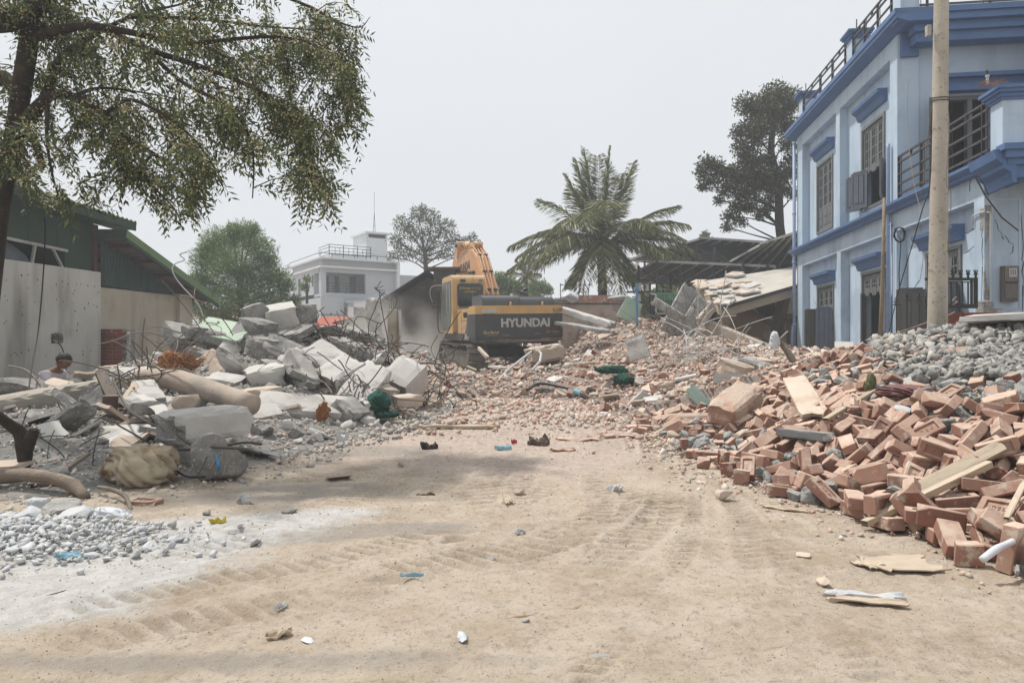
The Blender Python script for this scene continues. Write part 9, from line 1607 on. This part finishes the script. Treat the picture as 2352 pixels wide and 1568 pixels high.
m = MB(); m.tube(curve([W(1210,895,12.6), W(1240,880,12.9), W(1300,890,12.6), W(1350,905,12.2)], 16), .03, 6); tag(m.build('dark_hose', m_railback, smooth=True), 'dark flattened hose lying on the front of the middle heap', 'hose')
tag(MB().tube([W(1318,898,12.2), W(1335,902,12.1)], .05, 10).build('blue_can', m_bluecl), 'small blue can lying in the middle heap', 'can'); tag(MB().tube([W(1380,950,10.2), W(1398,952,10.1)], .04, 10).build('white_can', m_paper), 'small white tube lying on the far lot', 'tube')
ld = root('ladder_mesh', W(1600,808,14.2), 'flattened steel lattice of bars lying before the collapsed house', 'steel lattice'); M0 = sub(ld)
for k, (a, b_) in enumerate((((1540,815,14.4),(1690,808,14)),((1545,828,13.8),(1700,822,13.4)),((1530,840,13.2),(1680,850,12.8)))): MB().tube([W(*a), W(*b_)], .014, 5, 0, M0).build('bar', m_rebar, ld)
for k in range(14): x = 1548+k*11; MB().tube([W(x,812,14.3), W(x+3,829,13.7)], .01, 4, 0, M0).build('crossbar', m_rebar, ld)
# ---------------------------------------------------------------- crouching man behind the long beam
pm = root('person', W(100,884,10.4)-Vector((0,0,.36)), 'dark haired man in a pale striped shirt crouching with his head bowed', 'person'); B0 = pm.location.copy()
m_skin = mat('tanned skin', [(132,92,68),(120,82,60)], 6, .05, 60, .6, rnd=0); m_shirt = mat('pale striped shirt', [(196,190,196),(180,172,180)], 10, .2, 60, .9, rnd=0, stretch=(6,1,1)); m_hair = mat('black hair', [(16,14,13),(26,22,20)], 20, .4, 90, .6, rnd=0); m_trs = mat('dark trousers', [(52,50,56),(44,42,48)], 6, .2, 60, .9, rnd=0)
def skin(name, pts, edges, rad, mt_, parent, rootv=0, sub_=2):
    me = D.meshes.new(name); me.from_pydata([Vector(p) for p in pts], edges, []); me.materials.append(mt_); o = D.objects.new(name, me); COL.objects.link(o); o.parent = parent
    mo = o.modifiers.new('skin', 'SKIN'); mo.use_smooth_shade = True
    for i, r_ in enumerate(rad): me.skin_vertices[0].data[i].radius = (r_, r_) if not hasattr(r_, '__len__') else r_
    me.skin_vertices[0].data[rootv].use_root = True; o.modifiers.new('smooth', 'SUBSURF').levels = sub_; o.modifiers['smooth'].render_levels = sub_; return o
# facing +x, squatting: pelvis, spine, neck, legs folded, arms reaching to the ground
bp = [(0,0,.2),(.05,0,.34),(.1,0,.46),(.16,0,.56),(.2,0,.6),(.25,0,.63),(.02,.11,.2),(.32,.15,.38),(.18,.15,.08),(.3,.15,.02),(.02,-.11,.2),(.32,-.15,.38),(.18,-.15,.08),(.3,-.15,.02),(.16,.17,.53),(.26,.22,.34),(.42,.14,.26),(.16,-.17,.53),(.26,-.22,.34),(.42,-.14,.26)]
be = [(0,1),(1,2),(2,3),(3,4),(4,5),(0,6),(6,7),(7,8),(8,9),(0,10),(10,11),(11,12),(12,13),(3,14),(14,15),(15,16),(3,17),(17,18),(18,19)]
skin('body', bp, be, [.12,.12,.13,.11,.055,.05,.09,.07,.05,.04,.09,.07,.05,.04,.065,.045,.035,.065,.045,.035], m_skin, pm)
skin('shirt', [(-.02,0,.22),(.05,0,.35),(.1,0,.47),(.155,0,.55),(.155,.175,.53),(.235,.22,.4),(.155,-.175,.53),(.235,-.22,.4)], [(0,1),(1,2),(2,3),(3,4),(4,5),(3,6),(6,7)], [.14,.14,.15,.12,.085,.065,.085,.065], m_shirt, pm)
skin('trousers', [(0,0,.18),(.02,.11,.2),(.31,.15,.37),(.19,.15,.12),(.02,-.11,.2),(.31,-.15,.37),(.19,-.15,.12)], [(0,1),(1,2),(2,3),(0,4),(4,5),(5,6)], [.13,.105,.09,.065,.105,.09,.065], m_trs, pm)
bm = bmesh.new(); bmesh.ops.create_icosphere(bm, subdivisions=3, radius=1)
for v in bm.verts:
    p = v.co; p = Vector((p.x*.105, p.y*.08, p.z*.118)); 
    if p.x > .03 and p.z < 0: p.x *= .93; p.y *= .85
    if p.x > .085 and abs(p.y) < .02: p.x += .022*max(0, 1-abs(p.z+.01)/.03)
    if p.x > .08 and abs(p.z+.055) < .012: p.x += .006
    v.co = p
hd_ = D.objects.new('head', mesh_of(bm, 'head', m_skin, True)); COL.objects.link(hd_); hd_.parent = pm; hd_.location = (.31,0,.72); hd_.rotation_euler = (0, R(38), 0)
for s_ in (-1, 1): MB().tube([(0,s_*.078,.01),(-.005,s_*.098,.0)], [.026,.018], 8).build('ear', m_skin, hd_, norm=False, smooth=True); MB().tube([(.088,s_*.032,.018),(.097,s_*.032,.018)], .011, 8).build('eye', m_hair, hd_, norm=False)
MB().bar((.098,-.022,-.058),(.098,.022,-.058),.006).build('mouth', m_crack, hd_, norm=False)
bm = bmesh.new(); bmesh.ops.create_icosphere(bm, subdivisions=4, radius=1); bmesh.ops.delete(bm, geom=[v for v in bm.verts if (v.co.x > .35 and v.co.z < .42) or v.co.z < -.35], context='VERTS')
for v in bm.verts: v.co = Vector((v.co.x*.118-.006, v.co.y*.094, v.co.z*.128+.006))*(1+.05*noise.noise(v.co*4)+.03*noise.noise(v.co*14))
hr = D.objects.new('hair', mesh_of(bm, 'hair', m_hair, True)); COL.objects.link(hr); hr.parent = hd_
for s_ in (-1, 1):
    for k in range(5):
        b_ = Vector((.44,s_*.14+(k-2)*.014 if k < 4 else s_*.11,.245)); L = (.07,.08,.075,.06,.05)[k]; d = Vector((.6,0,-.8)) if k < 4 else Vector((.5,-s_*.6,-.5))
        MB().tube([b_, b_+d*L*.5, b_+d*L*.8+Vector((-.005,0,-.02))], [.009,.008,.006], 6).build('finger', m_skin, pm, norm=False, smooth=True)

D.objects['haze'].hide_viewport = False
